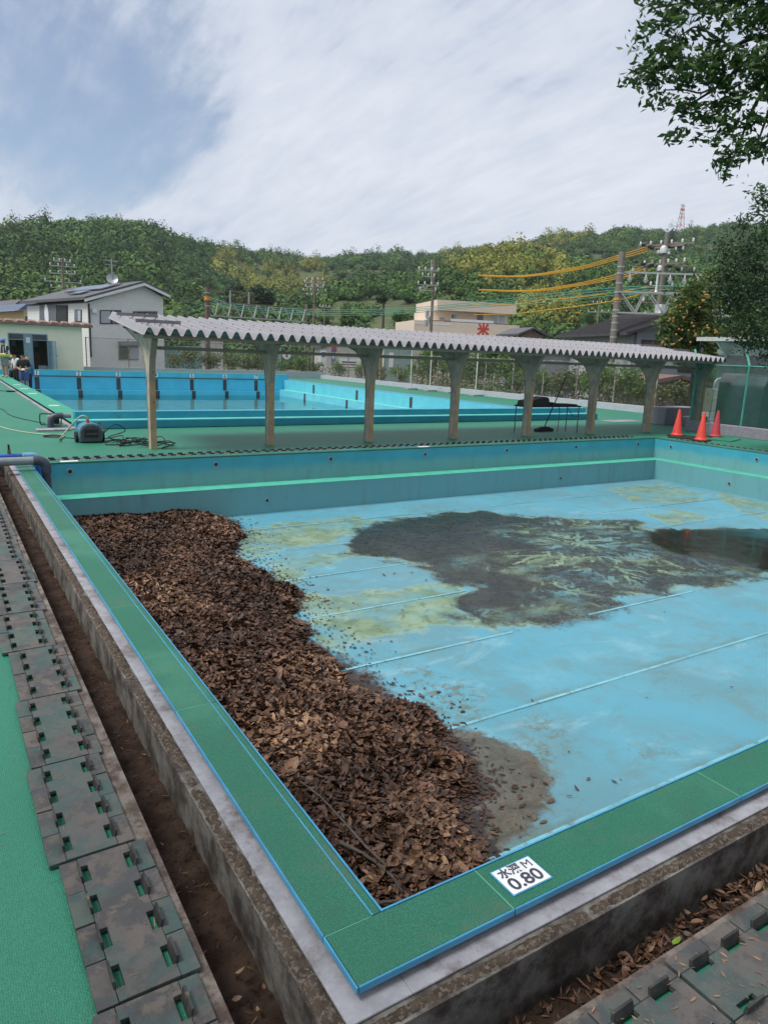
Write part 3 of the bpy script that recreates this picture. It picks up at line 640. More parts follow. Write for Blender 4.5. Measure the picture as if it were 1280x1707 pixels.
x, y, hh, ss = x[ok], y[ok], hh[ok], ss[ok]; x, y, hh, ss = x[:70000], y[:70000], hh[:70000], ss[:70000]; n = len(x)
flat = np.clip(ss/.2, .04, 1)
z = FL+hh+rng.uniform(-.012, .03, n)*flat+.008
size = np.where(ss < .08, .62, 1)*(.024+.07*rng.beta(1.6, 2.0, n))*(1+.55*(rng.uniform(0, 1, n) > .95))
V, F = leaf_arrays(np.stack([x, y, z], -1), size, rng.uniform(.26, .62, n), rng.uniform(0, 2*PI, n), rng.normal(0, .5, n)*flat, rng.normal(0, .6, n)*flat, rng.uniform(-.1, .7, n)*np.clip(flat*2, .15, 1), rng.uniform(-.4, .5, n)*np.clip(flat*2, .1, 1))
npmesh('leaves', V, F, M_LEAF, HEAP, kind='stuff', attrs={'dry': ('POINT', np.repeat(np.clip(.40+1.9*(fbm(x, y, 1.3, 3, 77)-.28), .28, 1.2)*np.where(ss < .05, .5, 1), 8))})
# crumbs and stalks on the wet floor near the bank
n = 5200
x = rng.uniform(.5, 8.5, n); y = rng.uniform(.1, LN-.7, n); a_ = poly_sd(x, y, P_LEAF); b_ = poly_sd(x, y, P_S); c_ = poly_sd(x, y, P_M)
pr = .9*np.exp(-np.abs(a_)/.22)*(a_ < 0)+.35*(c_ > 0)+.30*(b_ > -.1)+.012
ok = (rng.uniform(0, 1, n) < pr) & (a_ < 0); x, y = x[ok], y[ok]; n = len(x)
V, F = leaf_arrays(np.stack([x, y, np.full(n, FL+.012)], -1), rng.uniform(.010, .04, n), rng.uniform(.15, .5, n), rng.uniform(0, 2*PI, n), rng.normal(0, .12, n), rng.normal(0, .15, n), rng.uniform(0, .4, n), rng.uniform(-.2, .3, n))
npmesh('leaf_crumbs', V, F, M_LEAF, kind='stuff', attrs={'dry': ('POINT', np.full(len(V), .35))}, label='small leaf crumbs scattered over the drained pool floor', cat='leaf litter')
# single leaves that can be picked out
lv = 0
def one_leaf(p, size, label, group, mat=M_LEAF, name='dead_leaf', tilt=.15):
    V, F = leaf_arrays(np.zeros((1, 3)), np.array([size]), np.array([random.uniform(.34, .5)]), np.array([random.uniform(0, 6.28)]), np.array([random.gauss(0, tilt)]), np.array([random.gauss(0, tilt)]), np.array([random.uniform(.1, .5)]), np.array([random.uniform(0, .4)]))
    V[:, 2] -= V[:, 2].min()
    o = npmesh(name, V, F, mat); o.location = [float(q) for q in p]; return tag(o, label, 'leaf', group)
t = NT('fallen_leaf'); cl = t.mix(t.rand, (.14, .075, .045), (.075, .04, .028)); t.set('Base Color', cl); t.set('Roughness', .55); M_LEAF1 = t.m
t = NT('tan_leaf'); cl = t.mix(t.rand, (.26, .15, .085), (.14, .08, .05)); t.set('Base Color', cl); t.set('Roughness', .55); M_TAN = t.m
M_GLEAF = M('green_leaf', (.20, .30, .04), .5, (.14, .24, .04), 20)
for px, py in [(1023,1305),(890,1366),(917,1338),(960,1316),(888,1295),(866,1330),(852,1283),(835,1345),(640,960),(657,957),(880,1360),(905,1372),(980,1300),(790,1420),(822,1392),(850,1452),(700,1160),(720,1175),(760,1210),(686,955),(710,968),(610,905)]:
    p_ = onz(px, py, FL); one_leaf((p_[0], p_[1], FL+.007), random.uniform(.045, .07), 'single brown leaf lying loose on the drained pool floor', 'loose leaves on the pool floor', M_LEAF1)
for px, py in [(1215,1500),(1235,1470),(1255,1455),(1262,1492),(1240,1500),(1225,1480),(1275,1470),(1200,1530),(1185,1520),(1160,1545),(1140,1530),(1250,1510),(1268,1510),(1210,1475),(1190,1490),(1172,1512)]:
    p_ = onz(px, py, -.25); one_leaf((p_[0], min(-.335, max(-.49, p_[1])), -.245+random.uniform(0, .03)), random.uniform(.035, .06), 'tan dead leaf in the soil trench behind the depth sign', 'leaves in the trench behind the depth sign', M_TAN, tilt=.4)
for px, py in [(402,1632),(412,1650),(395,1670),(430,1690),(440,1660),(145,945),(130,960),(155,985),(120,905),(105,880)]:
    p_ = onz(px, py, -.24); one_leaf((min(-.335, max(-.49, p_[0])), p_[1], -.24+random.uniform(0, .03)), random.uniform(.028, .045), 'tan dead leaf in the soil trench along the coping', 'leaves in the trench along the coping', M_TAN, tilt=.4)
p_ = onz(1268, 1422, -.235); one_leaf((p_[0], -.36, -.22), .07, 'yellow green leaf on the litter in the trench', None, M_GLEAF, 'green_leaf', .4)
p_ = onz(1110, 1557, -.235); one_leaf((p_[0], -.40, -.235), .06, 'curled lime green leaf on bare trench soil', None, M_GLEAF, 'green_leaf', .5)
p_ = onz(1210, 1455, -.235); one_leaf((p_[0], -.42, -.20), .05, 'folded yellowish leaf among tan trench leaves', None, M_GLEAF, 'green_leaf', .6)
# litter and needles in the trenches
n = 2600
x = np.where(rng.uniform(0, 1, n) < .72, rng.uniform(.75, 3.4, n), rng.uniform(-.3, .75, n)); y = rng.uniform(-.50, -.325, n); hs = .006+.035*np.clip((x-.9)/.5, 0, 1)*np.clip(1-(y+.5)/.2+.3, 0, 1)
ok = (x > .75) | (rng.uniform(0, 1, n) < .5)
V1, F1 = leaf_arrays(np.stack([x, y, -.262+hs*rng.uniform(.3, 1.6, n)], -1)[ok], rng.uniform(.015, .05, n)[ok], rng.uniform(.06, .42, n)[ok], rng.uniform(0, 6.28, n)[ok], rng.normal(0, .3, n)[ok], rng.normal(0, .4, n)[ok], rng.uniform(0, .5, n)[ok], rng.uniform(-.3, .4, n)[ok])
n = 420
y = rng.uniform(-.45, LN, n)**1.0; x = rng.uniform(-.495, -.33, n)
V2, F2 = leaf_arrays(np.stack([x, y, -.246+rng.uniform(0, .012, n)], -1), rng.uniform(.008, .045, n), rng.uniform(.03, .2, n), rng.uniform(0, 6.28, n), rng.normal(0, .12, n), rng.normal(0, .3, n), rng.uniform(0, .5, n), rng.uniform(-.2, .3, n))
npmesh('trench_litter', np.vstack([V1, V2]), np.vstack([F1, F2+len(V1)]), M_LEAF, kind='stuff', attrs={'dry': ('POINT', np.full(len(V1)+len(V2), .75))}, label='brown leaf and needle litter on the trench soil', cat='leaf litter')
# pine needles and specks on tiles and deck
n = 420
x = rng.uniform(-1.05, -.52, n); y = rng.uniform(-.4, 3.2, n)**1.0
V1, F1 = leaf_arrays(np.stack([x, y, np.where(x > -.82, DK+.0275, DK+.004)], -1), np.where(rng.uniform(0,1,n)<.12, rng.uniform(.03, .06, n), rng.uniform(.004, .014, n)), np.where(np.arange(n)%2, .03, .06), rng.uniform(0, 6.28, n), np.zeros(n), rng.normal(0, .3, n), rng.uniform(0, .3, n), rng.uniform(-.1, .1, n))
n = 420
x = rng.uniform(0, 3, n); y = rng.uniform(-.85, -.54, n)
V2, F2 = leaf_arrays(np.stack([x, y, np.full(n, DK+.0275)], -1), rng.uniform(.005, .03, n), rng.uniform(.05, .3, n), rng.uniform(0, 6.28, n), np.zeros(n), rng.normal(0, .3, n), rng.uniform(0, .3, n), rng.uniform(-.1, .1, n))
npmesh('needle_litter', np.vstack([V1, V2]), np.vstack([F1, F2+len(V1)]), M_TAN, kind='stuff', label='dry needles and specks on the drain covers', cat='leaf litter')
# fallen twigs on the leaf bank
M_TWIG = M('twig_bark', (.055, .042, .036), .85, (.09, .075, .065), 30)
def twig(pts, r0, r1, label):
    path = []
    for px, py in pts:
        p_ = onz(px, py, FL+.17); h_, s_ = heap_h(np.array([p_[0]]), np.array([p_[1]])); path.append((p_[0], p_[1], FL+h_[0]+.045))
    n_ = len(path); MB().tube(path, [r0+(r1-r0)*i/(n_-1) for i in range(n_)], 6).build('twig', M_TWIG, label=label, cat='twig', smooth=True)
twig([(500,1305),(535,1330),(575,1372),(610,1410),(648,1440)], .004, .009, 'long thin grey twig lying across the leaf heap')
twig([(565,1404),(600,1416),(625,1430),(655,1452),(672,1470)], .010, .006, 'forked dark twig crossing a thinner twig on the leaves')
twig([(612,1485),(640,1481),(668,1480),(688,1486)], .010, .007, 'short bent twig in the corner of the leaf heap')
twig([(655,1360),(690,1325),(720,1300)], .003, .004, 'fine dark twig sticking up through the leaf heap')
# ================================================================ depth sign
def text_mesh(txt, size, bold=0.0):
    cu = bpy.data.curves.new('t', 'FONT'); cu.body = txt; cu.size = size; cu.offset = bold; cu.align_x = 'CENTER'; cu.align_y = 'CENTER'; cu.resolution_u = 6
    o = bpy.data.objects.new('t', cu); COL.objects.link(o); dg = bpy.context.evaluated_depsgraph_get(); me = bpy.data.meshes.new_from_object(o.evaluated_get(dg))
    bpy.data.objects.remove(o); bpy.data.curves.remove(cu); return me
def letter(txt, size, mat, parent, loc, rot=(0, 0, 0), bold=0.0, name='lettering', sx=1.0):
    me = text_mesh(txt, size, bold); o = bpy.data.objects.new(name, me); COL.objects.link(o); me.materials.clear(); me.materials.append(mat)
    o.parent = parent; o.location = [float(q) for q in loc]; o.rotation_euler = rot; o.scale = (sx, 1, 1); return o
cs = [onz(*q) for q in [(820,1457),(880,1429),(917,1464),(855,1493)]]; ce = sum(cs)/4
SGN = thing('depth_sign', 'white water depth sign reading 0.80 fixed on the green coping', 'sign', (ce[0], ce[1], .001))
MB().box(ce[0]-.088, ce[0]+.088, ce[1]-.061, ce[1]+.061, .001, .003).build('backing', M_BLUE, SGN)
MB().box(ce[0]-.083, ce[0]+.083, ce[1]-.0565, ce[1]+.0565, .003, .0045).build('plate', M_WHITE, SGN)
letter('水深', .047, M_INK, SGN, (-.024, .030, .0046), bold=.0012); letter('M', .050, M_INK, SGN, (.052, .029, .0046), sx=1.05)
letter('0.80', .072, M_INK, SGN, (0, -.024, .0046), bold=.0015, sx=1.12)
for px, py, lb in [(116, 769.5, 'small white depth plate on the far coping beside the pipe elbow'), (706, 745.5, 'small white depth plate on the far coping at mid length')]:
    q = ony(px, py, LN+.08); MB().box(q[0]-.12, q[0]+.12, LN+.03, LN+.13, .001, .005).build('depth_plate', M_WHITE, label=lb, cat='sign')
# ================================================================ pipes at the far left corner
M_PVC = M('grey_pvc', (.23, .25, .28), .4, (.19, .21, .235), 4); M_PVCD = M('dark_grey_pvc', (.045, .055, .075), .4, (.06, .07, .09), 5)
M_PBLUE = M('blue_pvc', (.02, .10, .38), .35, (.03, .13, .42), 5); M_PLB = M('light_blue_fitting', (.14, .36, .56), .4)
def arc(c, a0, a1, r_, u_, v_, n_=7):
    c = Vector(c); u_ = Vector(u_); v_ = Vector(v_)
    return [c+u_*(r_*math.cos(a0+(a1-a0)*i/(n_-1)))+v_*(r_*math.sin(a0+(a1-a0)*i/(n_-1))) for i in range(n_)]
q = onx(78, 790, .13); PY = float(q[1]); PZ = float(ony(40, 768.5, PY)[2])
pp = thing('grey_pipe', 'thick grey plastic pipe with dark elbow dipping into the small pool', 'pipe', (.13, PY, DK))
MB().tube([(-4.0, PY, PZ), (.02, PY, PZ)], .056, 18).build('straight', M_PVC, pp, smooth='auto')
MB().tube([(-.02, PY, PZ), (.03, PY, PZ)]+arc((.03, PY, PZ-.10), PI/2, 0, .10, (1,0,0), (0,0,1))+[(.13, PY, PZ-.17)], .066, 18).build('elbow', M_PVCD, pp, smooth='auto')
MB().tube([(.13, PY, PZ-.165), (.13, PY, -.50)], .056, 18).build('downpipe', M_PVCD, pp, smooth='auto')
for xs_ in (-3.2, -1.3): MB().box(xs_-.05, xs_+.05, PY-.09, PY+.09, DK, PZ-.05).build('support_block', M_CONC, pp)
bp = thing('blue_pipe', 'blue water pipe with pale elbow and brass tap over the coping', 'pipe', (.1, PY+.35, DK))
BY = PY+.35; BZ = float(ony(30, 760, BY)[2])
MB().tube([(-4.0, BY, BZ), (-.07, BY, BZ)], .036, 14).build('straight', M_PBLUE, bp, smooth='auto')
MB().tube([(-.10, BY, BZ), (.0, BY, BZ)]+arc((.0, BY, BZ-.075), PI/2, 0, .075, (1,0,0), (0,0,1))+[(.075, BY, BZ-.12)], .043, 14).build('elbow', M_PLB, bp, smooth='auto')
MB().tube([(.075, BY, BZ-.11), (.075, BY, -.2)], .036, 14).build('downpipe', M_PBLUE, bp, smooth='auto')
q = ony(16, 757, BY); M_BRASS = M('brass', (.22, .15, .06), .4, metal=.8)
MB().tube([(q[0], BY, BZ+.02), (q[0], BY, BZ+.09)], .022, 10).build('tap_body', M_BRASS, bp)
MB().tube([(q[0], BY, BZ+.09), (q[0], BY, BZ+.16)], .014, 8).build('tap_stem', M_BLACK, bp)
q = ony(40, 757, BY); MB().tube([(q[0]-.02, BY, BZ), (q[0]+.02, BY, BZ)], .040, 14).build('clamp', M('steel', (.45, .45, .45), .35, metal=.9), bp)
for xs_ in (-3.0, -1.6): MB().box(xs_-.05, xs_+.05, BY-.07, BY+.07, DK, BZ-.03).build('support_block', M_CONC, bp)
# ================================================================ large pool
LX0, LX1, LY0, LY1 = 1.94, 17.25, 15.0, 39.5
M_LW = M('large_pool_blue', (.065, .48, .68), .4, (.055, .43, .62), 1.5, c3=(.10, .42, .48), scale3=4, lo3=.6, hi3=.8)
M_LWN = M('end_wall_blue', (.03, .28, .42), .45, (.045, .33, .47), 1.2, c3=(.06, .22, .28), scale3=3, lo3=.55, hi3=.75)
M_LB = M('mint_tread', (.16, .58, .48), .5, (.12, .50, .44), 4)
M_LANE = M('lane_mark_black', (.035, .037, .045), .6, (.055, .055, .065), 6)
BIG = thing('large_pool', 'long blue swimming pool with numbered lanes and shallow murky water', 'pool', ((LX0+LX1)/2, (LY0+LY1)/2, -1.3))
MB().box(LX0-.3, LX1+.3, LY0-.2, LY1+.3, -1.35, -1.25).build('floor', M('large_pool_floor', (.18, .42, .46), .5, (.24, .38, .36), .8, c3=(.16, .20, .13), scale3=1.6, lo3=.45, hi3=.7), BIG)
far = MB().box(LX0-.54, LX1+.3, LY1, LY1+.3, -1.25, .262).build('far_wall', M_LW, BIG)
MB().box(LX0, LX1, LY1-.32, LY1-.001, -1.25, -.73).build('far_bench', M_LW, BIG)
MB().box(LX0-.02, LX1+.3, LY1-.01, LY1+.31, .262, .275).build('wall_cap', M_GREEN, far)
MB().box(LX1, LX1+.3, LY0+.05, LY1-.001, -1.25, -.035).build('side_wall', M('side_wall_blue', (.12, .50, .60), .45, (.10, .45, .56), 2), BIG)
sb = MB().box(LX1-.42, LX1-.001, LY0+.06, LY1-.33, -1.25, -.62).build('side_bench', M('side_bench_blue', (.14, .52, .62), .45, (.11, .46, .58), 2), BIG)
MB().box(LX1-.42, LX1-.002, LY0+.06, LY1-.33, -.619, -.612).build('tread', M_LB, sb)
MB().box(LX1+.001, LX1+.42, LY0+.06, LY1, -.034, -.022).build('side_coping', M('coping_blue_grey', (.05, .26, .40), .5, (.07, .30, .43), 3), BIG)
MB().box(LX0-.3, LX0, LY0+.06, LY1, -1.25, -.012).build('side_wall', M_LW, BIG)
for i in range(17):
    ya = 14.46+i*1.475; MB().box(LX0-.535, LX0, ya+.003, min(ya+1.47, LY1-.002), -.011, 0).build('coping_slab', M('large_pool_coping', (.030, .265, .165), .6, (.038, .30, .195), 3, bump=.3, bscale=150), BIG)
for px, py in [(25,641.5),(36,648),(49,656),(84,676)]:
    q = onz(px, py, 0); MB().box(LX0-.42, LX0-.16, q[1]-.12, q[1]+.12, .001, .004).build('depth_plate', M_WHITE, BIG)
MB().box(1.30, LX0-.54, 14.43, 39.9, -.30, -.055).build('gutter_channel', M_CONCW, BIG)
# raised near end with a step
MB().box(LX0-.52, 17.0, 14.80, 15.08, -1.25, .265).build('near_wall', M_LWN, BIG, bevel=.01)
st = MB().box(LX0-.56, 17.22, 14.47, 14.799, DK+.002, .100).build('near_step', M_LWN, BIG, bevel=.01)
MB().box(LX0-.55, 17.21, 14.50, 14.798, .101, .106).build('tread', M_LB, st)
# lane numbers and marks
for i, (px, py) in enumerate([(61.5,621),(131.5,622),(197.5,624),(260,626),(320,628),(375,629),(427,630.5)]):
    q = ony(px, py, LY1); z = .105
    pl = MB().box(q[0]-.12, q[0]+.12, LY1-.014, LY1-.002, z-.11, z+.11).build('lane_plate', M_WHITE, BIG)
    o = letter(str(i+1), .27, M_INK, pl, (q[0]-BIG.location[0], LY1-.016-BIG.location[1], z-BIG.location[2]), (PI/2, 0, 0), bold=.006, name='lane_number')
    MB().box(q[0]-.11, q[0]+.11, LY1-.012, LY1-.002, -.73, -.10).build('lane_mark', M_LANE, BIG)
    MB().box(q[0]-.11, q[0]+.11, LY1-.333, LY1-.322, -1.15, -.735).build('lane_mark', M_LANE, BIG)
MB().tube([(LX0, LY1-.03, -.035), (LX1-1.0, LY1-.03, -.035)], .024, 8).build('black_rail', M_LANE, BIG)
for px, y0_, y1_ in [(523,646,660),(595,655,670),(685,667,682)]:
    a_ = onx(px, y0_, LX1); MB().box(LX1-.010, LX1-.001, a_[1]-.11, a_[1]+.11, -.60, -.12).build('lane_mark', M_LANE, BIG)
for px, y0_ in [(508,665),(578,675)]:
    a_ = onx(px, y0_, LX1-.42); MB().box(LX1-.431, LX1-.421, a_[1]-.11, a_[1]+.11, -1.15, -.63).build('lane_mark', M_LANE, BIG)
def mat_water():
    t = NT('still_water'); t.n.remove(t.b); out = t.n['Material Output']
    gl = t.n.new('ShaderNodeBsdfGlossy'); gl.inputs['Roughness'].default_value = .03; tr = t.n.new('ShaderNodeBsdfTransparent'); tr.inputs[0].default_value = (.80, .92, .92, 1)
    fr = t.n.new('ShaderNodeFresnel'); fr.inputs[0].default_value = 1.33; bp_ = t.n.new('ShaderNodeBump'); bp_.inputs['Strength'].default_value = .08; bp_.inputs['Distance'].default_value = .02
    t.co = t.tc.outputs['Object']; t.l.new(t.noise(3.0, 3), bp_.inputs['Height']); t.l.new(bp_.outputs[0], gl.inputs['Normal']); t.l.new(bp_.outputs[0], fr.inputs['Normal'])
    mx = t.n.new('ShaderNodeMixShader'); t.l.new(fr.outputs[0], mx.inputs[0]); t.l.new(tr.outputs[0], mx.inputs[1]); t.l.new(gl.outputs[0], mx.inputs[2]); t.l.new(mx.outputs[0], out.inputs[0]); return t.m
MB().quad((LX0, LY0+.08, -.98), (LX1-.42, LY0+.08, -.98), (LX1-.42, LY1-.32, -.98), (LX0, LY1-.32, -.98)).build('water', mat_water(), kind='structure')
e_ = thing('outlet_pipe', 'dark elbow with grey pipe stub on the large pool end wall', 'pipe', (1.2, 14.62, DK))
MB().tube([(LX0-.58, 14.95, .17), (1.18, 14.95, .17)], .055, 14).build('stub', M_PVC, e_, smooth='auto')
MB().tube([(1.20, 14.95, .17), (1.10, 14.95, .17), (1.02, 14.95, .15), (.96, 14.95, .09), (.95, 14.95, .01), (.95, 14.95, DK)], .066, 14).build('elbow', M_PVCD, e_, smooth='auto')
# ================================================================ kerb walls round the deck
M_KERB = mat_concrete('painted_kerb', (.46, .49, .53), (.30, .27, .24), .62, .85, 2)
kb = MB(); kb.box(21.9, 22.16, 11.9, 43.75, -1.6, .17); kb.box(4.0, 22.16, 43.75, 44.0, -1.6, .36)
kb.build('kerb_wall', M_KERB, label='pale painted concrete kerb wall carrying the rusty fence round the deck', cat='wall')
M_KERB2 = mat_concrete('lilac_grey_kerb', (.27, .26, .30), (.16, .14, .14), .6, .85, 3)
MB().box(17.08, 17.40, 2.0, 11.12, DK, .20).build('fence_kerb', M_KERB2, label='lilac grey concrete kerb under the green mesh fence', cat='wall', bevel=.01)
bx = thing('concrete_bench', 'low grey concrete block with a step beside the orange cones', 'bench', (18.6, 12.7, DK))
MB().box(17.95, 19.6, 12.45, 13.05, DK, .46).build('block', M_KERB2, bx, bevel=.02); MB().box(18.7, 19.6, 12.1, 12.449, DK, .2).build('step', M_KERB2, bx, bevel=.015)
# ================================================================ chain-link fences
M_GAL = M('galvanised_wire', (.26, .27, .27), .5, (.20, .17, .14), 3, metal=.3); M_RUST = M('rusty_post', (.16, .085, .05), .85, (.24, .22, .20), 5, c3=(.34, .34, .33), scale3=7, lo3=.5, hi3=.6)
M_GWIRE = M('green_coated_wire', (.045, .24, .17), .45, (.03, .17, .12), 4); M_GPOST = M('green_post', (.06, .32, .25), .5, (.05, .24, .19), 4, c3=(.12, .09, .06), scale3=9, lo3=.6, hi3=.7)
def link_mesh(p, q, z0, z1, pitch, th):
    """diagonal wires as real thin strips, clipped to the panel"""
    p = np.array(p, float); q = np.array(q, float); Ln = np.linalg.norm(q-p); d = (q-p)/Ln; nrm = np.array([-d[1], d[0]]); h = z1-z0; V = []; F = []
    kk = 0
    for sgn in (1, -1):
        s0 = -h
        while s0 < Ln+h:
            a, b = s0, s0+sgn*h; za, zb = 0.0, h
            lo, hi = 0.0, 1.0
            for (lim, side) in ((0.0, 1), (Ln, -1)):
                fa = (a-lim)*side; fb = (b-lim)*side
                if fa < 0 and fb < 0: lo = 2
                elif fa < 0: lo = max(lo, fa/(fa-fb))
                elif fb < 0: hi = min(hi, fa/(fa-fb))
            if lo < hi:
                for t_ in (lo, hi):
                    s_ = a+(b-a)*t_; z = z0+h*t_; off = nrm*(.003*sgn)
                    for o1, o2, o3 in ((-th/2, 0, 0), (th/2, 0, 0), (0, th*.5, 0)):
                        x, y = p+d*(s_+o1)+off+nrm*o2; V.append((x, y, z))
                b0 = len(V)-6; F += [(b0, b0+1, b0+4, b0+3), (b0+1, b0+2, b0+5, b0+4), (b0+2, b0, b0+3, b0+5)]
            s0 += pitch
    return np.array(V), np.array(F)
def fence(name, p, q, z0, z1, pitch, th, mw, mp_, step, label, postr=.03, arm=None, rails=(), post_list=None):
    root = thing(name, label, 'fence', (*p, z0)); p_ = np.array(p, float); q_ = np.array(q, float); Ln = np.linalg.norm(q_-p_); d = (q_-p_)/Ln
    V, F = link_mesh(p, q, z0+.03, z1, pitch, th); npmesh('wire_mesh', V, F, mw, root)
    for zr in rails: MB().tube([(*p_, zr), (*q_, zr)], .018, 6).build('rail', mp_, root)
    for s_ in (post_list if post_list is not None else np.arange(0, Ln+.01, step)):
        x, y = p_+d*s_; path = [(x, y, z0), (x, y, z1+.02)]
        if arm is not None: path.append((x+arm[0], y+arm[1], z1+arm[2]))
        MB().tube(path, postr, 8).build('post', mp_, root)
    return root
fence('chain_link_fence', (22.03, 12.0), (22.03, 43.8), .17, 1.75, .085, .006, M_GAL, M_RUST, 2.0, 'rusty chain link fence on the pale kerb in front of the shrubs', .03, (0, 0, .0), (1.74,))
fence('chain_link_fence', (6.6, 43.88), (21.9, 43.88), .36, 2.05, .085, .006, M_GAL, M_RUST, 2.4, 'rusty chain link fence behind the numbered lanes', .03, None, (2.04,))
zt = float(onx(1280, 612, 17.24)[2])
gf = fence('mesh_fence', (17.24, 3.0), (17.24, 11.1), .20, zt, .060, .0075, M_GWIRE, M_GPOST, 1.9, 'green coated mesh fence with slanted arms behind the cones', .03, (.42, .42, .42), (zt,), [0, 2.2, 4.0, 5.7, 6.55, 8.1])
fence('mesh_fence', (17.3, 11.12), (21.8, 11.6), .20, zt, .060, .007, M_GWIRE, M_GPOST, 2.2, 'green mesh fence run turning away from the shelter end', .03, None, (zt,))
for px, py, lb_ in [(684,649,'slim white pole farthest from the table, in a concrete foot'),(716,652,'slim white pole between two other white poles by the fence'),(792,660,'slim white pole closest to the folding table, in a concrete foot')]:
    q = onz(px, py, DK); r_ = thing('white_pole', lb_, 'pole', (q[0], q[1], DK), 'white poles along the fence')
    MB().tube([(q[0], q[1], DK+.05), (q[0], q[1], 2.25)], .03, 10).build('shaft', M('white_paint', (.66, .66, .62), .5, (.55, .52, .46), 4), r_)
    MB().box(q[0]-.32, q[0]+.32, q[1]-.25, q[1]+.25, DK, DK+.07).build('foot', M_CONCW, r_, bevel=.01)
q = onz(750, 655, DK); MB().box(q[0]-.3, q[0]+.3, q[1]-.25, q[1]+.25, DK, DK+.07).build('pole_foot', M_CONCW, label='empty square concrete pole foot on the deck', cat='base', bevel=.01)
# ================================================================ shelter with folded-plate roof
PX = [2.12+2.215*i for i in range(8)]; PYY = 11.15
RX0, RX1, RY0, RZ0, RY1, RZ1 = 1.86, 17.85, 10.55, 1.875, 13.25, 2.20
sl_ = (RZ1-RZ0)/(RY1-RY0)
def mat_roof():
    t = NT('roof_sheet'); t.co = t.tc.outputs['Object']
    col = t.mix(t.ramp(t.noise(1.3, 8, .65), .3, .7), (.315, .305, .325), (.27, .262, .28)); col = t.mix(t.ramp(t.noise(6, 9, .7, stretch=(3, .4, 1)), .55, .72, 0, .7), col, (.20, .185, .19))
    col = t.mix(t.ramp(t.rand, 0, 1, 0, .22, False), col, (.20, .19, .195)); col = t.mix(t.ramp(t.noise(20, 8, .75, stretch=(1, .12, 1)), .58, .72, 0, .55), col, (.17, .15, .135))
    t.set('Base Color', col); t.set('Roughness', .5); t.set('Metallic', .15); return t.m
M_ROOF = mat_roof(); M_STEEL = M('shelter_steel', (.235, .205, .155), .55, (.27, .235, .18), 4, c3=(.12, .085, .05), scale3=8, lo3=.6, hi3=.72)
M_OCHRE = M('ochre_flange', (.38, .275, .155), .6, (.32, .22, .12), 6, c3=(.14, .085, .05), scale3=9, lo3=.6, hi3=.75); M_WEB = M('grey_web', (.43, .385, .30), .6, (.28, .27, .25), 5, c3=(.24, .16, .10), scale3=6, lo3=.62, hi3=.75)
SH = thing('shelter_roof', 'long open shelter with grey folded plate roof between the two pools', 'shelter', (9.9, PYY, DK))
pitch, hgt_ = .2118, .118
def prof(n0, n1):
    pts = []
    for k_ in range(n0, n1):
        x = RX0+k_*pitch; pts += [(x, 0), (x+.022, 0), (x+.036, hgt_*.06), (x+.080, hgt_*.80), (x+.092, hgt_*.96), (x+.104, hgt_), (x+.130, hgt_), (x+.142, hgt_*.96), (x+.154, hgt_*.80), (x+.198, hgt_*.06), (x+pitch, 0)][(1 if pts else 0):]
    return pts
nP = int((RX1-RX0)/pitch)
k_ = 0
while k_ < nP:
    k2 = min(k_+3, nP); pr = prof(k_, k2); dz = random.uniform(0, .004); yb = random.uniform(-.012, .012)
    sec = [(x, RY0+yb, RZ0+z+dz) for x, z in pr]+[(x, RY0+yb, RZ0+z-.006+dz) for x, z in pr[::-1]]
    MB().prism(sec, (0, RY1-RY0, RZ1-RZ0)).build('roof_sheet', M_ROOF, SH); k_ = k2
bl = MB()
for k_ in range(nP):
    for fr in (.18, .5, .82):
        x = RX0+k_*pitch+.117; y = RY0+fr*(RY1-RY0); z = RZ0+fr*(RZ1-RZ0)+hgt_; bl.tube([(x, y, z), (x, y, z+.022)], .011, 5)
bl.build('roof_bolts', M_STEEL, SH, kind='stuff')
def roofz(y): return RZ0+(y-RY0)*sl_
for (x0, x1, fr) in [(1.88, 2.62, .72), (1.95, 2.72, .30), (16.9, 17.9, .85), (17.2, 17.9, .5)]:
    y = RY0+fr*(RY1-RY0); z = roofz(y)+hgt_+.03; MB().box(x0, x1, y-.03, y+.03, z-.03, z+.025).build('hold_down_bar', M('bar_grey', (.21, .20, .21), .5), SH)
for y in (10.72, 11.35, 12.15, 12.9):
    MB().box(RX0+.05, RX1-.05, y-.03, y+.03, roofz(y)-.075, roofz(y)-.008).build('purlin', M_STEEL, SH)
MB().box(PX[0], PX[-1], PYY+.06, PYY+.12, 1.64, 1.70).build('tie_beam', M_STEEL, SH)
zb = DK
def back_curve():
    pts = [(.085, zb), (.088, .5), (.092, 1.0), (.11, 1.2), (.16, 1.37), (.25, 1.53), (.40, 1.68), (.62, 1.78), (1.0, 1.87)]
    return pts+[(1.75, roofz(PYY+1.75)-.10)]
def front_curve():
    return [(-.085, zb), (-.088, .6), (-.095, 1.1), (-.12, 1.32), (-.17, 1.50), (-.25, 1.64), (-.36, roofz(PYY-.36)-.09)]
bc, fc = back_curve(), front_curve()
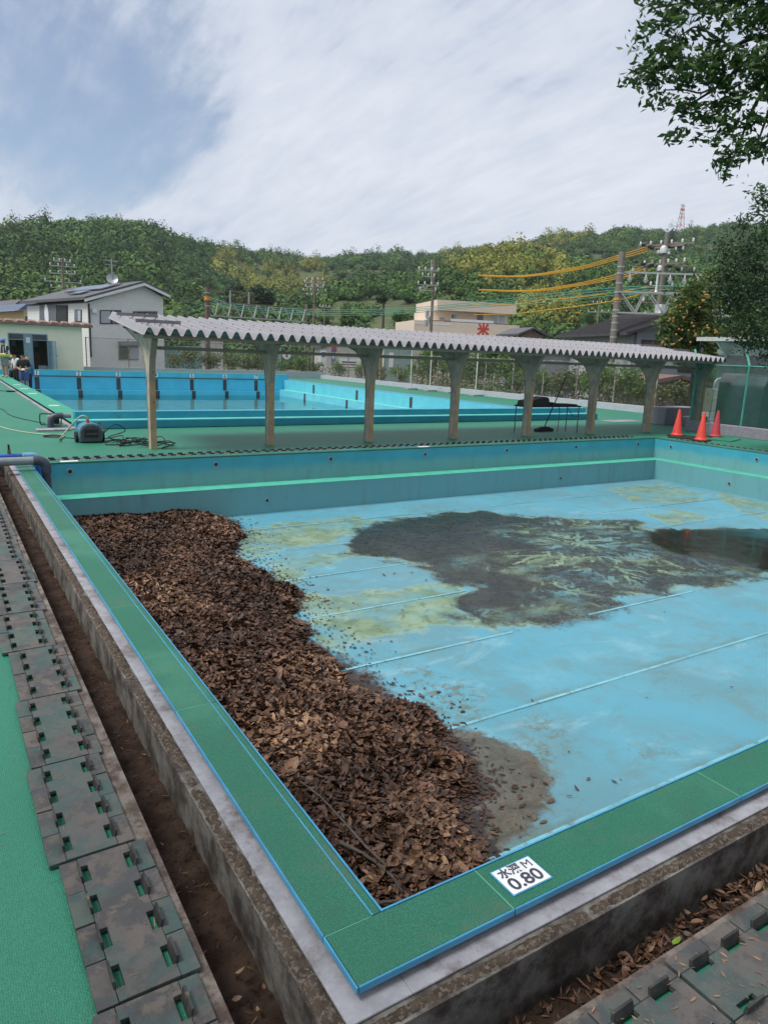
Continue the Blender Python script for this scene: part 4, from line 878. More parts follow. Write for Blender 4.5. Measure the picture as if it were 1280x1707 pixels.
def post_bm(X):
    root = thing('shelter_post', 'curved steel shelter post with ochre lower flanges', 'post', (X, PYY, DK), 'curved posts of the shelter')
    top = [(1.75, roofz(PYY+1.75)-.08), (-.36, roofz(PYY-.36)-.08)]
    outl = bc+[(1.75, roofz(PYY+1.75)-.08)]+[(-.36, roofz(PYY-.36)-.08)]+fc[::-1]
    MB().prism([(X-.044, PYY+y, z) for y, z in outl], (.088, 0, 0)).build('web', M_WEB, root)
    def flange(curve, sgn, lo, hi, mat, nm):
        c_ = [(y, z) for y, z in curve]; m_ = MB(); hw = .052
        pts = []
        for i in range(len(c_)-1):
            for s_ in range(4):
                a = s_/4; y = c_[i][0]*(1-a)+c_[i+1][0]*a; z = c_[i][1]*(1-a)+c_[i+1][1]*a; pts.append((y, z))
        pts.append(c_[-1]); pts = [q_ for q_ in pts if lo-1e-6 <= q_[1] <= hi+1e-6]
        for i in range(len(pts)-1):
            (y0_, z0_), (y1_, z1_) = pts[i], pts[i+1]
            n_ = Vector((0, -(z1_-z0_), (y1_-y0_))).normalized()*.012*(-sgn)
            a = Vector((X-hw, PYY+y0_, z0_)); b = Vector((X+hw, PYY+y0_, z0_)); c2 = Vector((X+hw, PYY+y1_, z1_)); d2 = Vector((X-hw, PYY+y1_, z1_))
            m_.add([a, b, c2, d2, a+n_, b+n_, c2+n_, d2+n_], [(0,1,2,3),(7,6,5,4),(0,4,5,1),(2,6,7,3),(1,5,6,2),(0,3,7,4)])
        m_.build(nm, mat, root)
    flange(fc, -1, zb, 1.1, M_OCHRE, 'front_flange'); flange(fc, -1, 1.1, 3, M_STEEL, 'upper_front_flange')
    flange(bc, 1, zb, 1.1, M_OCHRE, 'back_flange'); flange(bc, 1, 1.0, 3, M_STEEL, 'upper_back_flange')
    MB().prism([(X-.055, PYY-.36, roofz(PYY-.36)-.085), (X+.055, PYY-.36, roofz(PYY-.36)-.085), (X+.055, PYY+1.75, roofz(PYY+1.75)-.085), (X-.055, PYY+1.75, roofz(PYY+1.75)-.085)], (0, 0, .012)).build('top_flange', M_STEEL, root)
    return root
for i, X_ in enumerate(PX):
    r_ = post_bm(X_)
    r_['label'] = ['curved shelter post with black cables coiled at its foot', 'curved shelter post, second counting from the cable tangle', 'curved shelter post, third counting from the cable tangle', 'curved shelter post next before the one hiding the table', 'curved shelter post standing in front of the folding table', 'curved shelter post just past the bare end of the table', 'curved shelter post closest to the concrete block and cones', 'curved shelter post behind the green mesh fence'][i]
# ================================================================ cones
def mat_cone():
    t = NT('cone_orange'); col = t.mix(t.ramp(t.rand, .3, .9), (.72, .055, .03), (.62, .05, .05)); col = t.mix(t.ramp(t.noise(14, 6), .55, .75), col, (.38, .05, .04)); t.set('Base Color', col); t.set('Roughness', .5); return t.m
M_CONE = mat_cone()
M_CONE2 = M('faded_red_cone', (.46, .04, .05), .6, (.38, .045, .06), 10)
for (px, py), lb, mt in [((1127,727), 'orange traffic cone beside the concrete block', M_CONE), ((1167,735), 'bright orange traffic cone standing on the drain covers', M_CONE), ((1191,729), 'dull red traffic cone beside the fence kerb', M_CONE2)]:
    q = onz(px, py, DK); c_ = thing('traffic_cone', lb, 'traffic cone', (q[0], q[1], DK+.004))
    rz = random.uniform(0, .8); co_, si_ = math.cos(rz), math.sin(rz)
    pts = [(q[0]+.19*(co_*a-si_*b), q[1]+.19*(si_*a+co_*b), DK+.005) for a, b in ((1,1),(-1,1),(-1,-1),(1,-1))]
    MB().prism(pts, (0, 0, .028)).build('base', M_BLACK, c_, bevel=.008)
    MB().lathe([(.155, .032), (.155, .046), (.135, .06), (.118, .10), (.030, .685), (.022, .70), (.0, .702)], (q[0], q[1], DK), 28).build('cone', mt, c_, smooth='auto')
for px, py, a_, lb in [(1137,729,.5,'flat dark board on the deck between the cones'), (1205,733,.3,'flat green mat with black edge in front of the cones')]:
    q = onz(px, py, DK); m_ = MB(); m_.prism([(q[0]+.45*math.cos(a_)*sx-.3*math.sin(a_)*sy, q[1]+.45*math.sin(a_)*sx+.3*math.cos(a_)*sy, DK+.003) for sx, sy in ((1,1),(-1,1),(-1,-1),(1,-1))], (0, 0, .022)); m_.build('deck_board', M_BLACK if a_ > .4 else M_DECK, label=lb, cat='board')
# ================================================================ folding table with black gear
tb = thing('folding_table', 'long black folding table piled with black gear under the shelter', 'table', (12.12, 11.62, DK))
TZ = .62
MB().box(11.18, 13.06, 11.38, 11.86, TZ-.035, TZ).build('table_top', M_BLACK, tb, bevel=.01)
M_LEG = M('chrome_leg', (.10, .14, .17), .35, metal=.6)
for x in (11.22, 13.02):
    for y in (11.42, 11.82): MB().tube([(x, y, DK), (x, y, TZ-.035)], .013, 8).build('leg', M_LEG, tb)
    for z in (TZ-.28,): MB().tube([(x, 11.42, z), (x, 11.82, z)], .009, 6).build('stretcher', M_LEG, tb)
    s_ = 1 if x < 12 else -1
    MB().tube([(x, 11.62, TZ-.28), (x+s_*.22, 11.62, TZ-.04)], .008, 6).build('brace', M_LEG, tb)
for x in (11.55, 12.68): MB().tube([(x, 11.8, TZ-.04), (x+.05, 11.8, TZ-.2), (x+.03, 11.8, DK)], .010, 6).build('inner_leg', M_LEG, tb)
def slabprism(pts, off, name, lb, cat='bag'): MB().prism(pts, off).build(name, M_BLACK, label=lb, cat=cat, bevel=.01)
slabprism([(11.2, 11.42, TZ+.002), (12.0, 11.42, TZ+.002), (11.92, 11.42, TZ+.20), (11.82, 11.42, TZ+.22), (11.45, 11.42, TZ+.14), (11.25, 11.42, TZ+.12)], (0, .38, 0), 'folded_mat', 'wedge shaped pile of black folded mats on the table', 'mat')
slabprism([(12.05, 11.40, TZ+.002), (12.95, 11.40, TZ+.002), (12.93, 11.40, TZ+.035), (12.3, 11.40, TZ+.05), (12.05, 11.40, TZ+.09)], (0, .36, 0), 'flat_sheet', 'flat black sheet draped over one end of the table', 'sheet')
br = thing('deck_brush', 'wide black deck brush with a long pole leaning behind the table', 'brush', (12.2, 12.15, DK))
b0 = onz(906, 717, DK+.03); b1 = b0 + np.array([.62, .25, 0]); top = ony(943, 628, b0[1]+.1)
MB().box(b0[0]-.30, b0[0]+.30, b0[1]-.06, b0[1]+.06, DK+.002, DK+.07).build('bristles', M_BLACK, br, bevel=.015)
MB().prism([(b0[0]-.27, b0[1]-.05, DK+.07), (b0[0]+.27, b0[1]-.05, DK+.07), (b0[0]+.12, b0[1]-.05, DK+.12), (b0[0]-.12, b0[1]-.05, DK+.12)], (0, .1, 0)).build('head', M_BLACK, br)
MB().tube([(b0[0], b0[1], DK+.09), tuple(top)], .014, 8).build('pole', M_BLACK, br)
# ================================================================ pressure washer, reel, hoses
q = onz(151, 737, DK); wx, wy = float(q[0]), float(q[1])
pw = thing('pressure_washer', 'teal pressure washer with black front and orange hose fitting', 'pressure washer', (wx, wy, DK))
M_TEAL = M('teal_shell', (.06, .20, .27), .35, (.05, .17, .23), 6); M_DG = M('dark_grey_plastic', (.075, .07, .08), .45, (.06, .055, .065), 9)
def shellpts(s_, y): return [(wx+x*s_, y, DK+z*s_) for x, z in [(-.19,.03),(.19,.03),(.205,.12),(.19,.24),(.14,.325),(.05,.36),(-.06,.36),(-.15,.32),(-.195,.24),(-.21,.12)]]
MB().prism(shellpts(1, wy-.14), (0, .34, 0)).build('shell', M_TEAL, pw, bevel=.02)
MB().prism(shellpts(.92, wy-.165), (0, .03, 0)).build('front_frame', M_DG, pw, bevel=.01)
MB().prism([(wx-.13, wy-.178, DK+.10), (wx+.12, wy-.178, DK+.10), (wx+.11, wy-.178, DK+.25), (wx-.11, wy-.178, DK+.25)], (0, .02, 0)).build('recess', M_BLACK, pw)
MB().box(wx-.09, wx+.10, wy-.19, wy-.176, DK+.16, DK+.185).build('grip', M_DG, pw)
for s_ in (-1, 1): MB().tube([(wx+s_*.20, wy+.05, DK+.10), (wx+s_*.25, wy+.05, DK+.10)], .10, 20).build('wheel', M_BLACK, pw, smooth='auto')
MB().tube([(wx+.13, wy+.1, DK+.30), (wx+.2, wy+.14, DK+.36), (wx+.24, wy+.1, DK+.30), (wx+.26, wy+.02, DK+.2)], .016, 8).build('handle', M_DG, pw)
MB().tube([(wx-.02, wy, DK+.35), (wx-.03, wy, DK+.42)], .028, 12).build('hose_fitting', M('orange_fitting', (.70, .11, .03), .45), pw)
def gpath(pts, z=DK+.012): return [tuple(onz(x, y, z)) for x, y in pts]
def smooth_path(p, n_=6):
    p = [Vector(q_) for q_ in p]; out = []
    for i in range(len(p)-1):
        a, b, c, d2 = p[max(i-1, 0)], p[i], p[i+1], p[min(i+2, len(p)-1)]
        for s_ in range(n_):
            t_ = s_/n_; out.append(.5*((2*b)+(c-a)*t_+(2*a-5*b+4*c-d2)*t_*t_+(3*b-a-3*c+d2)*t_**3))
    out.append(p[-1]); return out
M_HOSE = M('pale_hose', (.36, .42, .28), .45, (.31, .37, .24), 5)
hp = gpath([(-60,690),(0,711),(25,717.5),(50,721.5),(80,724.5),(107,725)])+[(wx-.50, wy+.15, DK+.05), (wx-.30, wy+.1, DK+.30), (wx-.14, wy+.03, DK+.47), (wx-.05, wy, DK+.47), (wx-.03, wy, DK+.42)]
MB().tube(smooth_path(hp), .014, 8).build('garden_hose', M_HOSE, label='pale yellow green hose curving over the deck to the pressure washer', cat='hose', smooth=True)
MB().tube(smooth_path(gpath([(-60,660),(0,680.5),(14,690),(30,696),(52,701),(72,705),(84,707)])), .008, 6).build('power_cable', M_BLACK, label='black power cable running across the deck to the cable reel', cat='cable', smooth=True)
# tangled black cable
c1 = []; r1 = random.Random(5)
ctr = [onz(px, py, DK) for px, py in [(178,735),(196,741),(214,738),(232,743),(248,739),(262,744)]]
c1.append((wx+.2, wy+.0, DK+.12)); c1.append((wx+.42, wy-.12, DK+.33)); c1.append((wx+.62, wy-.05, DK+.20))
for c_ in ctr:
    R_ = r1.uniform(.14, .26); a0 = r1.uniform(0, 6.28)
    for s_ in range(9): c1.append((c_[0]+R_*math.cos(a0+s_*.95)*1.3+r1.uniform(-.03, .03), c_[1]+R_*.8*math.sin(a0+s_*.95)+r1.uniform(-.03, .03), DK+.014+abs(math.sin(s_*1.3+a0))*.10*r1.random()))
c1.append(tuple(onz(284, 742, DK+.014))); c1.append(tuple(onz(270, 747, DK+.014)))
MB().tube(smooth_path(c1, 4), .010, 6).build('cable_tangle', M_BLACK, label='tangled black cable heaped between the washer and the first shelter post', cat='cable', smooth=True)
c2 = []
q = onz(90, 728, DK)
for s_ in range(22): c2.append((q[0]+.16*math.cos(s_*.8)*(1+.04*s_/5), q[1]+.15*math.sin(s_*.8), DK+.012+.004*(s_//8)))
c2 += gpath([(118,730),(130,732)])+[(wx-.22, wy-.1, DK+.08)]
MB().tube(smooth_path(c2, 4), .009, 6).build('coiled_cable', M_BLACK, label='flat coil of black cable lying under the pale hose', cat='cable', smooth=True)
q = onz(91, 710, DK); rx, ry = float(q[0]), float(q[1])
rl = thing('cable_reel', 'black cable reel with tubular frame on a grey plank', 'cable reel', (rx, ry, DK))
MB().tube([(rx, ry, DK+.055), (rx, ry, DK+.20)], .11, 20).build('cable_drum', M_BLACK, rl, smooth='auto')
M_BEI = M('beige_flange', (.36, .30, .22), .6, (.30, .22, .15), 9)
MB().tube([(rx, ry, DK+.035), (rx, ry, DK+.052)], .165, 24).build('flange', M_BEI, rl, smooth='auto'); MB().tube([(rx, ry, DK+.205), (rx, ry, DK+.22)], .145, 24).build('flange', M_BEI, rl, smooth='auto')
MB().tube(smooth_path([(rx+.14, ry, DK+.02), (rx+.15, ry, DK+.22), (rx+.10, ry, DK+.25), (rx-.22, ry, DK+.265), (rx-.27, ry, DK+.23), (rx-.27, ry, DK+.06), (rx-.22, ry, DK+.03), (rx-.1, ry, DK+.03)], 4), .012, 8).build('frame', M_BLACK, rl, smooth=True)
q0 = onz(91, 717, DK); MB().box(q0[0]-.34, q0[0]+.30, q0[1]-.22, q0[1]+.16, DK+.002, DK+.03).build('plank', M_CONCW, label='pale grey plank lying in front of the cable reel', cat='plank')
q = gpath([(-30,649.5),(-5,650.5),(12,652)], DK+.03); bz = thing('floor_squeegee', 'black long handled squeegee lying on the deck behind the reel', 'squeegee', q[2])
MB().tube(q, .014, 6).build('handle', M_BLACK, bz); MB().beam(q[2], tuple(np.array(q[2])+np.array([.55, .1, -.02])), .10, .05).build('head', M_BLACK, bz)
q = onz(1035, 702, DK); MB().box(q[0]-.7, q[0]+.7, q[1]-.3, q[1]+.3, DK+.002, DK+.012).build('floor_plate', M_CONCW, label='pale flat plate on the green deck behind the shelter', cat='plate')
# ================================================================ changing-room building beyond the lanes
M_CREAM = M('cream_render', (.88, .79, .65), .8, (.84, .75, .61), 1.5, c3=(.74, .66, .53), scale3=2.5, lo3=.6, hi3=.8)
M_BGREY = M('blue_grey_paint', (.22, .32, .38), .5, (.19, .28, .34), 4); M_DARK = M('dark_interior', (.035, .04, .04), .8); M_TERR = M('terracotta_tile', (.27, .145, .11), .7, (.20, .12, .10), 6, c3=(.32, .25, .21), scale3=9, lo3=.55, hi3=.7)
M_GLASS = M('window_glass', (.05, .06, .07), .08, (.08, .09, .10), 3, spec=.8); M_CURT = M('window_curtain', (.42, .46, .50), .6, (.34, .38, .42), 7, stretch=(6, 6, .3))
BY0 = 43.2; BZT = 2.55
CH = thing('changing_room', 'cream changing room with tiled roof edge and open double doors', 'building', (2.0, BY0, DK))
xr = float(ony(138.5, 580, BY0)[0]); xa, xb, xc, xd = [float(ony(p_, 580, BY0)[0]) for p_ in (15, 42, 54, 81)]; zt_ = float(ony(48, 556, BY0)[2])
w_ = MB(); w_.box(-6, xa, BY0, BY0+.2, DK, BZT); w_.box(xa, xd, BY0, BY0+.2, zt_, BZT); w_.box(xd, xr, BY0, BY0+.2, DK, BZT); w_.box(xr-.2, xr, BY0+.2, BY0+5, DK, BZT); w_.build('wall', M_CREAM, CH)
MB().box(-6, xr-.2, BY0+4.2, BY0+4.3, DK, BZT).build('back_wall', M('pale_green_interior', (.23, .28, .24), .8), CH); MB().box(-6, xr-.2, BY0+.2, BY0+4.2, BZT-.12, BZT-.02).build('ceiling', M_DARK, CH)
MB().box(xb, xc, BY0-.05, BY0+.2, DK, zt_).build('door_column', M_BGREY, CH)
for x0, x1 in ((xa, xb), (xc, xd)):
    zq = zt_-.32
    f_ = MB(); f_.box(x0, x1, BY0-.02, BY0+.1, zt_-.05, zt_); f_.box(x0, x0+.05, BY0-.02, BY0+.1, DK, zt_-.05); f_.box(x1-.05, x1, BY0-.02, BY0+.1, DK, zt_-.05); f_.box(x0+.05, x1-.05, BY0-.02, BY0+.1, zq-.04, zq); f_.build('door_frame', M_BGREY, CH)
    MB().box(x0+.05, x1-.05, BY0+.03, BY0+.05, zq, zt_-.05).build('transom_pane', M_GLASS, CH)
    for s_ in (.12, .62): MB().box(x0+(x1-x0)*s_, x0+(x1-x0)*(s_+.3), BY0+4.12, BY0+4.18, 1.35, 1.75).build('back_window', M('pale_daylight_pane', (.62, .66, .68), .5), CH)  # back window panes: daylight painted in as a pale colour
    MB().box(x0+.1, x0+.42, BY0+2.8, BY0+3.3, DK, 1.05).build('locker', M('brown_locker', (.20, .16, .14), .6), CH); MB().box(x1-.42, x1-.1, BY0+2.8, BY0+3.3, DK, 1.05).build('locker', M('brown_locker', (.2, .16, .14)), CH)
dl = MB().prism([(xd, BY0-.02, DK+.05), (xd+.06, BY0-.04, DK+.05), (xd+.32, BY0-.75, DK+.05), (xd+.27, BY0-.75, DK+.05)], (0, 0, zt_-DK-.4)).build('door_leaf', M_BGREY, CH)
q = (xd+.30, BY0-.66, .95); MB().box(q[0]-.02, q[0]+.10, q[1]-.06, q[1], q[2]-.03, q[2]+.03).build('door_handle', M('steel', (.5, .5, .5)), dl)
MB().box((xb+xc)/2-.1, (xb+xc)/2+.1, BY0-.06, BY0-.052, zt_-.5, zt_-.2).build('notice', M_WHITE, CH)
MB().prism([(-6.2, BY0-.30, BZT), (-6.2, BY0+5.2, BZT+.25), (-6.2, BY0+5.2, BZT+.33), (-6.2, BY0-.30, BZT+.10)], (xr+.35+6.2, 0, 0)).build('roof', M('roof_under', (.20, .19, .18), .8), CH)
x = -6.1
while x < xr+.3:
    m_ = MB(); m_.prism([(x, BY0-.42, BZT+.05), (x+.50, BY0-.42, BZT+.02), (x+.52, BY0-.42, BZT+.13), (x+.40, BY0-.42, BZT+.20), (x+.1, BY0-.42, BZT+.23), (x+.02, BY0-.42, BZT+.18)], (0, .62, .10)); m_.build('roof_tile', M_TERR, CH); x += .565
# ================================================================ white two-storey house
def hdir(px, py):
    d_ = ray(px, py); return math.atan2(d_[1], d_[0])
def mat_siding():
    t = NT('pale_siding'); t.co = t.tc.outputs['Object']
    sp = t.n.new('ShaderNodeSeparateXYZ'); t.l.new(t.co, sp.inputs[0]); ln = t.math('FRACT', t.math('MULTIPLY', sp.outputs[2], 4.4)); br_ = t.ramp(ln, .0, .10, 1, 0)
    col = t.mix(t.ramp(t.noise(4, 6), .3, .7), (.70, .70, .68), (.65, .65, .635)); col = t.mix(t.math('MULTIPLY', br_, .3), col, (.48, .48, .47)); t.set('Base Color', col); t.set('Roughness', .7); t.bump(t.math('SUBTRACT', 1.0, br_), .4, .02); return t.m
M_SID = mat_siding(); M_SLATE = M('grey_roof', (.085, .085, .095), .6, (.11, .11, .115), 3, c3=(.06, .06, .065), scale3=10); M_FRAME = M('dark_frame', (.03, .03, .033), .5)
aW = hdir(-561, 544); aG = aW-PI/2
P0 = atd(146, 505, 56); P0[2] = 0
dW = np.array([math.cos(aW), math.sin(aW), 0]); dG = np.array([math.cos(aG), math.sin(aG), 0])
G = lambda x, y: onv(x, y, P0, aG); Wl = lambda x, y: onv(x, y, P0, aW)
HO = thing('house', 'white two storey house with grey gable roof and solar panels', 'house', (P0[0], P0[1], -1.6))
el, rg, er = G(146, 505), G(236, 474), G(272, 496)
gl, gr_ = el.copy(), er.copy(); gl[2] = gr_[2] = -1.6
DEP = 12.0
# body in two butted volumes so that the gable outline follows the roof
MB().prism([gl, gr_, er, rg, el], dW*DEP).build('wall', M_SID, HO)
up = np.array([0, 0, 1.0])
for (a_, b_, nm) in ((rg, G(137, 500.5), 'roof'), (rg, G(279, 494.5), 'roof')):
    a2 = a_+up*.03-dW*.5; b2 = b_+up*.03-dW*.5; rf = MB().prism([a2, b2, b2+up*.2, a2+up*.2], dW*(DEP+1.0)).build(nm, M_SLATE, HO)
    MB().prism([a2-dW*.03+up*-.14, b2-dW*.03+up*-.14, b2-dW*.03+up*.05, a2-dW*.03+up*.05], dW*.06).build('barge_board', M_WHITE, rf)
ln_ = G(137, 500.5)-rg; nrm_ = np.cross(dW, ln_/np.linalg.norm(ln_)); nrm_ = nrm_*(1 if nrm_[2] > 0 else -1)
for (u0, u1, w0, w1) in ((.18, .55, 1.2, 4.6), (.18, .55, 4.7, 8.0), (.62, .80, 2.2, 4.4)):
    c_ = [rg+ln_*u+dW*w+nrm_*.28 for u, w in ((u0, w0), (u1, w0), (u1, w1), (u0, w1))]; MB().prism(c_, nrm_*.08).build('solar_panel', M('solar_glass', (.12, .13, .16), .15, (.16, .17, .20), 2, spec=.8), HO)
def window(parent, fn, x0, y0, x1, y1, nx_, ny_, mf, mg, hood=False, out=None, panes=2):
    """window traced on a wall plane: frame box, panes, sill"""
    a_, b_, c_, d_ = fn(x0, y1), fn(x1, y1), fn(x1, y0), fn(x0, y0); o_ = np.array([nx_, ny_, 0.0])
    f_ = MB().prism([a_, b_, c_, d_], o_*.06).build('window', mf, parent)
    for i in range(panes):
        t0, t1 = (i+.06)/panes, (i+.94)/panes; l = lambda p, q, t: p+(q-p)*t
        q4 = [l(l(a_, b_, t0), l(d_, c_, t0), .07), l(l(a_, b_, t1), l(d_, c_, t1), .07), l(l(a_, b_, t1), l(d_, c_, t1), .93), l(l(a_, b_, t0), l(d_, c_, t0), .93)]
        MB().prism([q_+o_*.061 for q_ in q4], o_*.02).build('pane', mg[i % len(mg)], f_)
    if hood: MB().prism([d_+up*.05+o_*.02, c_+up*.05+o_*.02, c_+up*.35+o_*.02, d_+up*.35+o_*.02], o_*.4).build('hood', mf, f_)
    return f_
nG = -dW; nW = -dG
window(HO, G, 167, 517, 202, 540, nG[0], nG[1], M_FRAME, [M_CURT, M_GLASS]); window(HO, G, 222, 519, 262, 541, nG[0], nG[1], M_FRAME, [M_GLASS, M_GLASS]); window(HO, G, 198, 577, 231, 600, nG[0], nG[1], M('grey_frame', (.28, .27, .25)), [M('net_glass', (.13, .13, .11), .3), M_CURT], True)
window(HO, Wl, 126, 516, 137, 536.5, nW[0], nW[1], M_FRAME, [M_GLASS, M_CURT]); window(HO, Wl, 97.5, 508, 114, 540, nW[0], nW[1], M_FRAME, [M_DARK], panes=1)
pn = [Wl(68, 540), Wl(96, 540), Wl(96, 508), Wl(68, 509)]; MB().prism(pn, nW*.08).build('balcony_panel', M('slate_blue_panel', (.13, .14, .17), .6, (.11, .12, .15), 4, stretch=(8, 8, .2)), HO)
qc = Wl(80.5, 526)+nW*.081; ov = [qc+dW*(.42*math.cos(t_))+up*(.85*math.sin(t_)) for t_ in np.linspace(0, 2*PI, 20, endpoint=False)]; MB().prism(ov, nW*.03).build('oval_ornament', M_WHITE, HO)
MB().tube([G(147.5, 506)+nG*.1, G(148.5, 520)+nG*.1, G(151.5, 595)+nG*.1], .06, 8).build('downpipe', M_FRAME, HO); MB().box(*[v_ for s_ in [G(157, 518)] for v_ in (s_[0]-.15, s_[0]+.15, s_[1]-.3, s_[1]-.05, s_[2]-.15, s_[2]+.15)]).build('vent_hood', M_WHITE, HO)
q = atd(188, 474, 62); M_ALU = M('aerial_metal', (.40, .41, .42), .4, metal=.6)
an = thing('tv_aerial', 'roof aerial with a dish on the white house', 'aerial', q)
MB().tube([q-up*.6, q+up*1.9], .05, 6).build('mast', M_ALU, an); MB().tube([q+up*1.75-dG*.5, q+up*1.75+dG*.5], .03, 5).build('boom', M_ALU, an); MB().tube([q+up*1.45-dG*.4, q+up*1.45+dG*.4], .03, 5).build('element', M_ALU, an)
dc = q+up*.35; pd_ = []
dn = (CAM-dc)*np.array([1, 1, 0]); dn = dn/np.linalg.norm(dn)+np.array([0, 0, .5]); dn = Vector(dn).normalized(); da = dn.cross(Vector((0, 0, 1))).normalized(); db_ = da.cross(dn); dm = MB(); rings = [(.02, 0), (.25, .04), (.42, .13), (.45, .16)]
for (rr_, hz) in rings: pd_ += [Vector(dc)+dn*hz+(da*math.cos(2*PI*j/16)+db_*math.sin(2*PI*j/16))*rr_ for j in range(16)]
dm.add(pd_+[p_+dn*.02 for p_ in pd_], [(i*16+j, i*16+(j+1) % 16, (i+1)*16+(j+1) % 16, (i+1)*16+j) for i in range(3) for j in range(16)]+[(64+i*16+j, 64+(i+1)*16+j, 64+(i+1)*16+(j+1) % 16, 64+i*16+(j+1) % 16) for i in range(3) for j in range(16)]); dm.build('dish', M_ALU, an)
# small yellow house with blue roof beyond
P1 = atd(50, 530, 76); P1[2] = 0; A1 = lambda x, y: onv(x, y, P1, aG)
H2 = thing('house', 'small yellow house with blue tiled roof beyond the changing room', 'house', (P1[0], P1[1], -1.6))
c_ = [A1(40, 560), A1(74, 560), A1(74, 516), A1(40, 518)]; c_[0][2] = c_[1][2] = -1.6; MB().prism(c_, dW*9).build('wall', M('yellow_render', (.50, .38, .20), .8), H2)
MB().prism([A1(31, 517), A1(78, 514), A1(78, 504), A1(44, 507)], dW*9.5).build('roof', M('blue_roof', (.07, .10, .17), .5, (.10, .13, .20), 4), H2); window(H2, A1, 42, 526, 52, 536, nG[0], nG[1], M_WHITE, [M_GLASS]); window(H2, A1, 56, 526, 68, 536, nG[0], nG[1], M_WHITE, [M_GLASS])
H3 = thing('house', 'pale gabled house edge behind the small yellow house', 'house', (P1[0]-1, P1[1]+14, -1.6)); P2 = atd(36, 520, 92); P2[2] = 0; A2 = lambda x, y: onv(x, y, P2, aG)
c_ = [A2(26, 560), A2(48, 560), A2(48, 508), A2(36, 503), A2(26, 512)]; c_[0][2] = c_[1][2] = -1.6; MB().prism(c_, dW*8).build('wall', M('pale_grey_wall', (.45, .45, .45), .8), H3)
MB().prism([A2(24, 512), A2(36, 502), A2(54, 507), A2(54, 504), A2(36, 499), A2(23, 509)], dW*8).build('roof', M_SLATE, H3)
# ================================================================ beige block with the red mark
aR = hdir(5475, 784); PR = atd(752, 560, 100); PR[2] = 0; Rp = lambda x, y: onv(x, y, PR, aR); dRv = np.array([-math.sin(aR), math.cos(aR), 0]); nR = -dRv
M_BEIGE = M('beige_render', (.72, .60, .49), .85, (.67, .56, .46), 1.2, c3=(.40, .35, .32), scale3=3, lo3=.6, hi3=.8)
RB = thing('apartment_block', 'beige flat roofed block with a red rice character', 'building', (PR[0], PR[1], -1.6))
def blk(x0, x1, yt, yb, off, dep, nm, mat, zb=None):
    a_, b_ = Rp(x0, yb), Rp(x1, yb); c_, d_ = Rp(x1, yt), Rp(x0, yt); zt = (c_[2]+d_[2])/2; zq = zb if zb is not None else (a_[2]+b_[2])/2
    for q_ in (a_, b_): q_[2] = zq
    for q_ in (c_, d_): q_[2] = zt
    return MB().prism([q_+dRv*off for q_ in (a_, b_, c_, d_)], dRv*dep).build(nm, mat, RB)
blk(690, 866, 538, 600, 0, 10, 'lower_storey', M_BEIGE, -1.6); blk(724, 856, 520, 536, 2.0, 8, 'upper_wall', M_BEIGE); blk(730, 862, 503, 520, .3, 10.5, 'roof_parapet', M_BEIGE)
blk(752, 823, 533, 537.4, .05, .1, 'railing', M_WHITE); blk(691, 752, 539, 541, -.02, .1, 'railing', M_WHITE); blk(690, 868, 562, 565, -.25, .3, 'string_course', M_BEIGE)
pc = lambda x, y: onv(x, y, PR+dRv*2.0, aR)
for (x0, y0_, x1, y1_, mf, mg) in [(752,523.5,760,535,M_WHITE,[M_GLASS, M_CURT]), (795,521,805,535.5,M_FRAME,[M_GLASS]), (818,525,842,539,M_WHITE,[M('pale_blue_glass', (.42, .50, .56), .2)]), (733,530,740,539,M_FRAME,[M_CURT])]: window(RB, pc, x0, y0_, x1, y1_, nR[0], nR[1], mf, mg)
M_REDM = M('red_sign_paint', (.62, .06, .05), .6)
q = Rp(805, 551); o = letter('米', 1.75, M_REDM, RB, q-np.array(RB.location)+nR*.03, (PI/2, 0, aR), bold=.07, name='rice_character')
for x0 in (700, 722, 770, 800, 838):
    window(RB, Rp, x0, 585, x0+12, 600, nR[0], nR[1], M_WHITE, [M_GLASS, M_CURT])
# ================================================================ dark roofed house on the right
aD = hdir(392, 582); PD = atd(1031, 562, 45); PD[2] = 0; Dp = lambda x, y: onv(x, y, PD, aD); dD = np.array([math.cos(aD), math.sin(aD), 0]); dDr = np.array([math.sin(aD), -math.cos(aD), 0])   # dDr: away to the right
M_DROOF = M('dark_tiled_roof', (.055, .05, .055), .6, (.075, .07, .075), 4, c3=(.10, .095, .095), scale3=12, lo3=.55, hi3=.7, bump=.4, bscale=25); M_LILAC = M('pale_lilac_wall', (.40, .41, .45), .8, (.36, .37, .41), 2)
DH = thing('house', 'low house with wide dark tiled roof behind the catenary pole', 'house', (PD[0], PD[1], -1.6))
e0, e1 = Dp(931, 561), Dp(1034, 559); ze = e1[2]; e0[2] = ze; L0 = e0+dDr*0; L1 = e1
MB().prism([np.array([*(e0+dDr*.8)[:2], -1.6]), np.array([*(e1+dDr*.8)[:2], -1.6]), np.array([*(e1+dDr*.8)[:2], ze+.1]), np.array([*(e0+dDr*.8)[:2], ze+.1])], dDr*4.6).build('wall', M_LILAC, DH)
r0, r1 = e0-dD*2.0+dDr*3+up*1.15, e1-dD*2.2+dDr*3+up*1.15
rf = MB().prism([e0+dD*.5, e1-dD*.6, r1, r0+dD*.3], up*.14).build('roof_slope', M_DROOF, DH)
MB().prism([e0+dD*.5+dDr*6, e1-dD*.6+dDr*6, r1, r0+dD*.3], up*.14).build('roof_slope', M_DROOF, DH)
for i in range(46):
    t_ = i/45; a_ = (e0+dD*.5)*(1-t_)+(e1-dD*.6)*t_; b_ = (r0+dD*.3)*(1-t_)+r1*t_; MB().beam(tuple(a_+up*.16), tuple(b_+up*.16), .10, .06).build('tile_row', M_DROOF, rf)
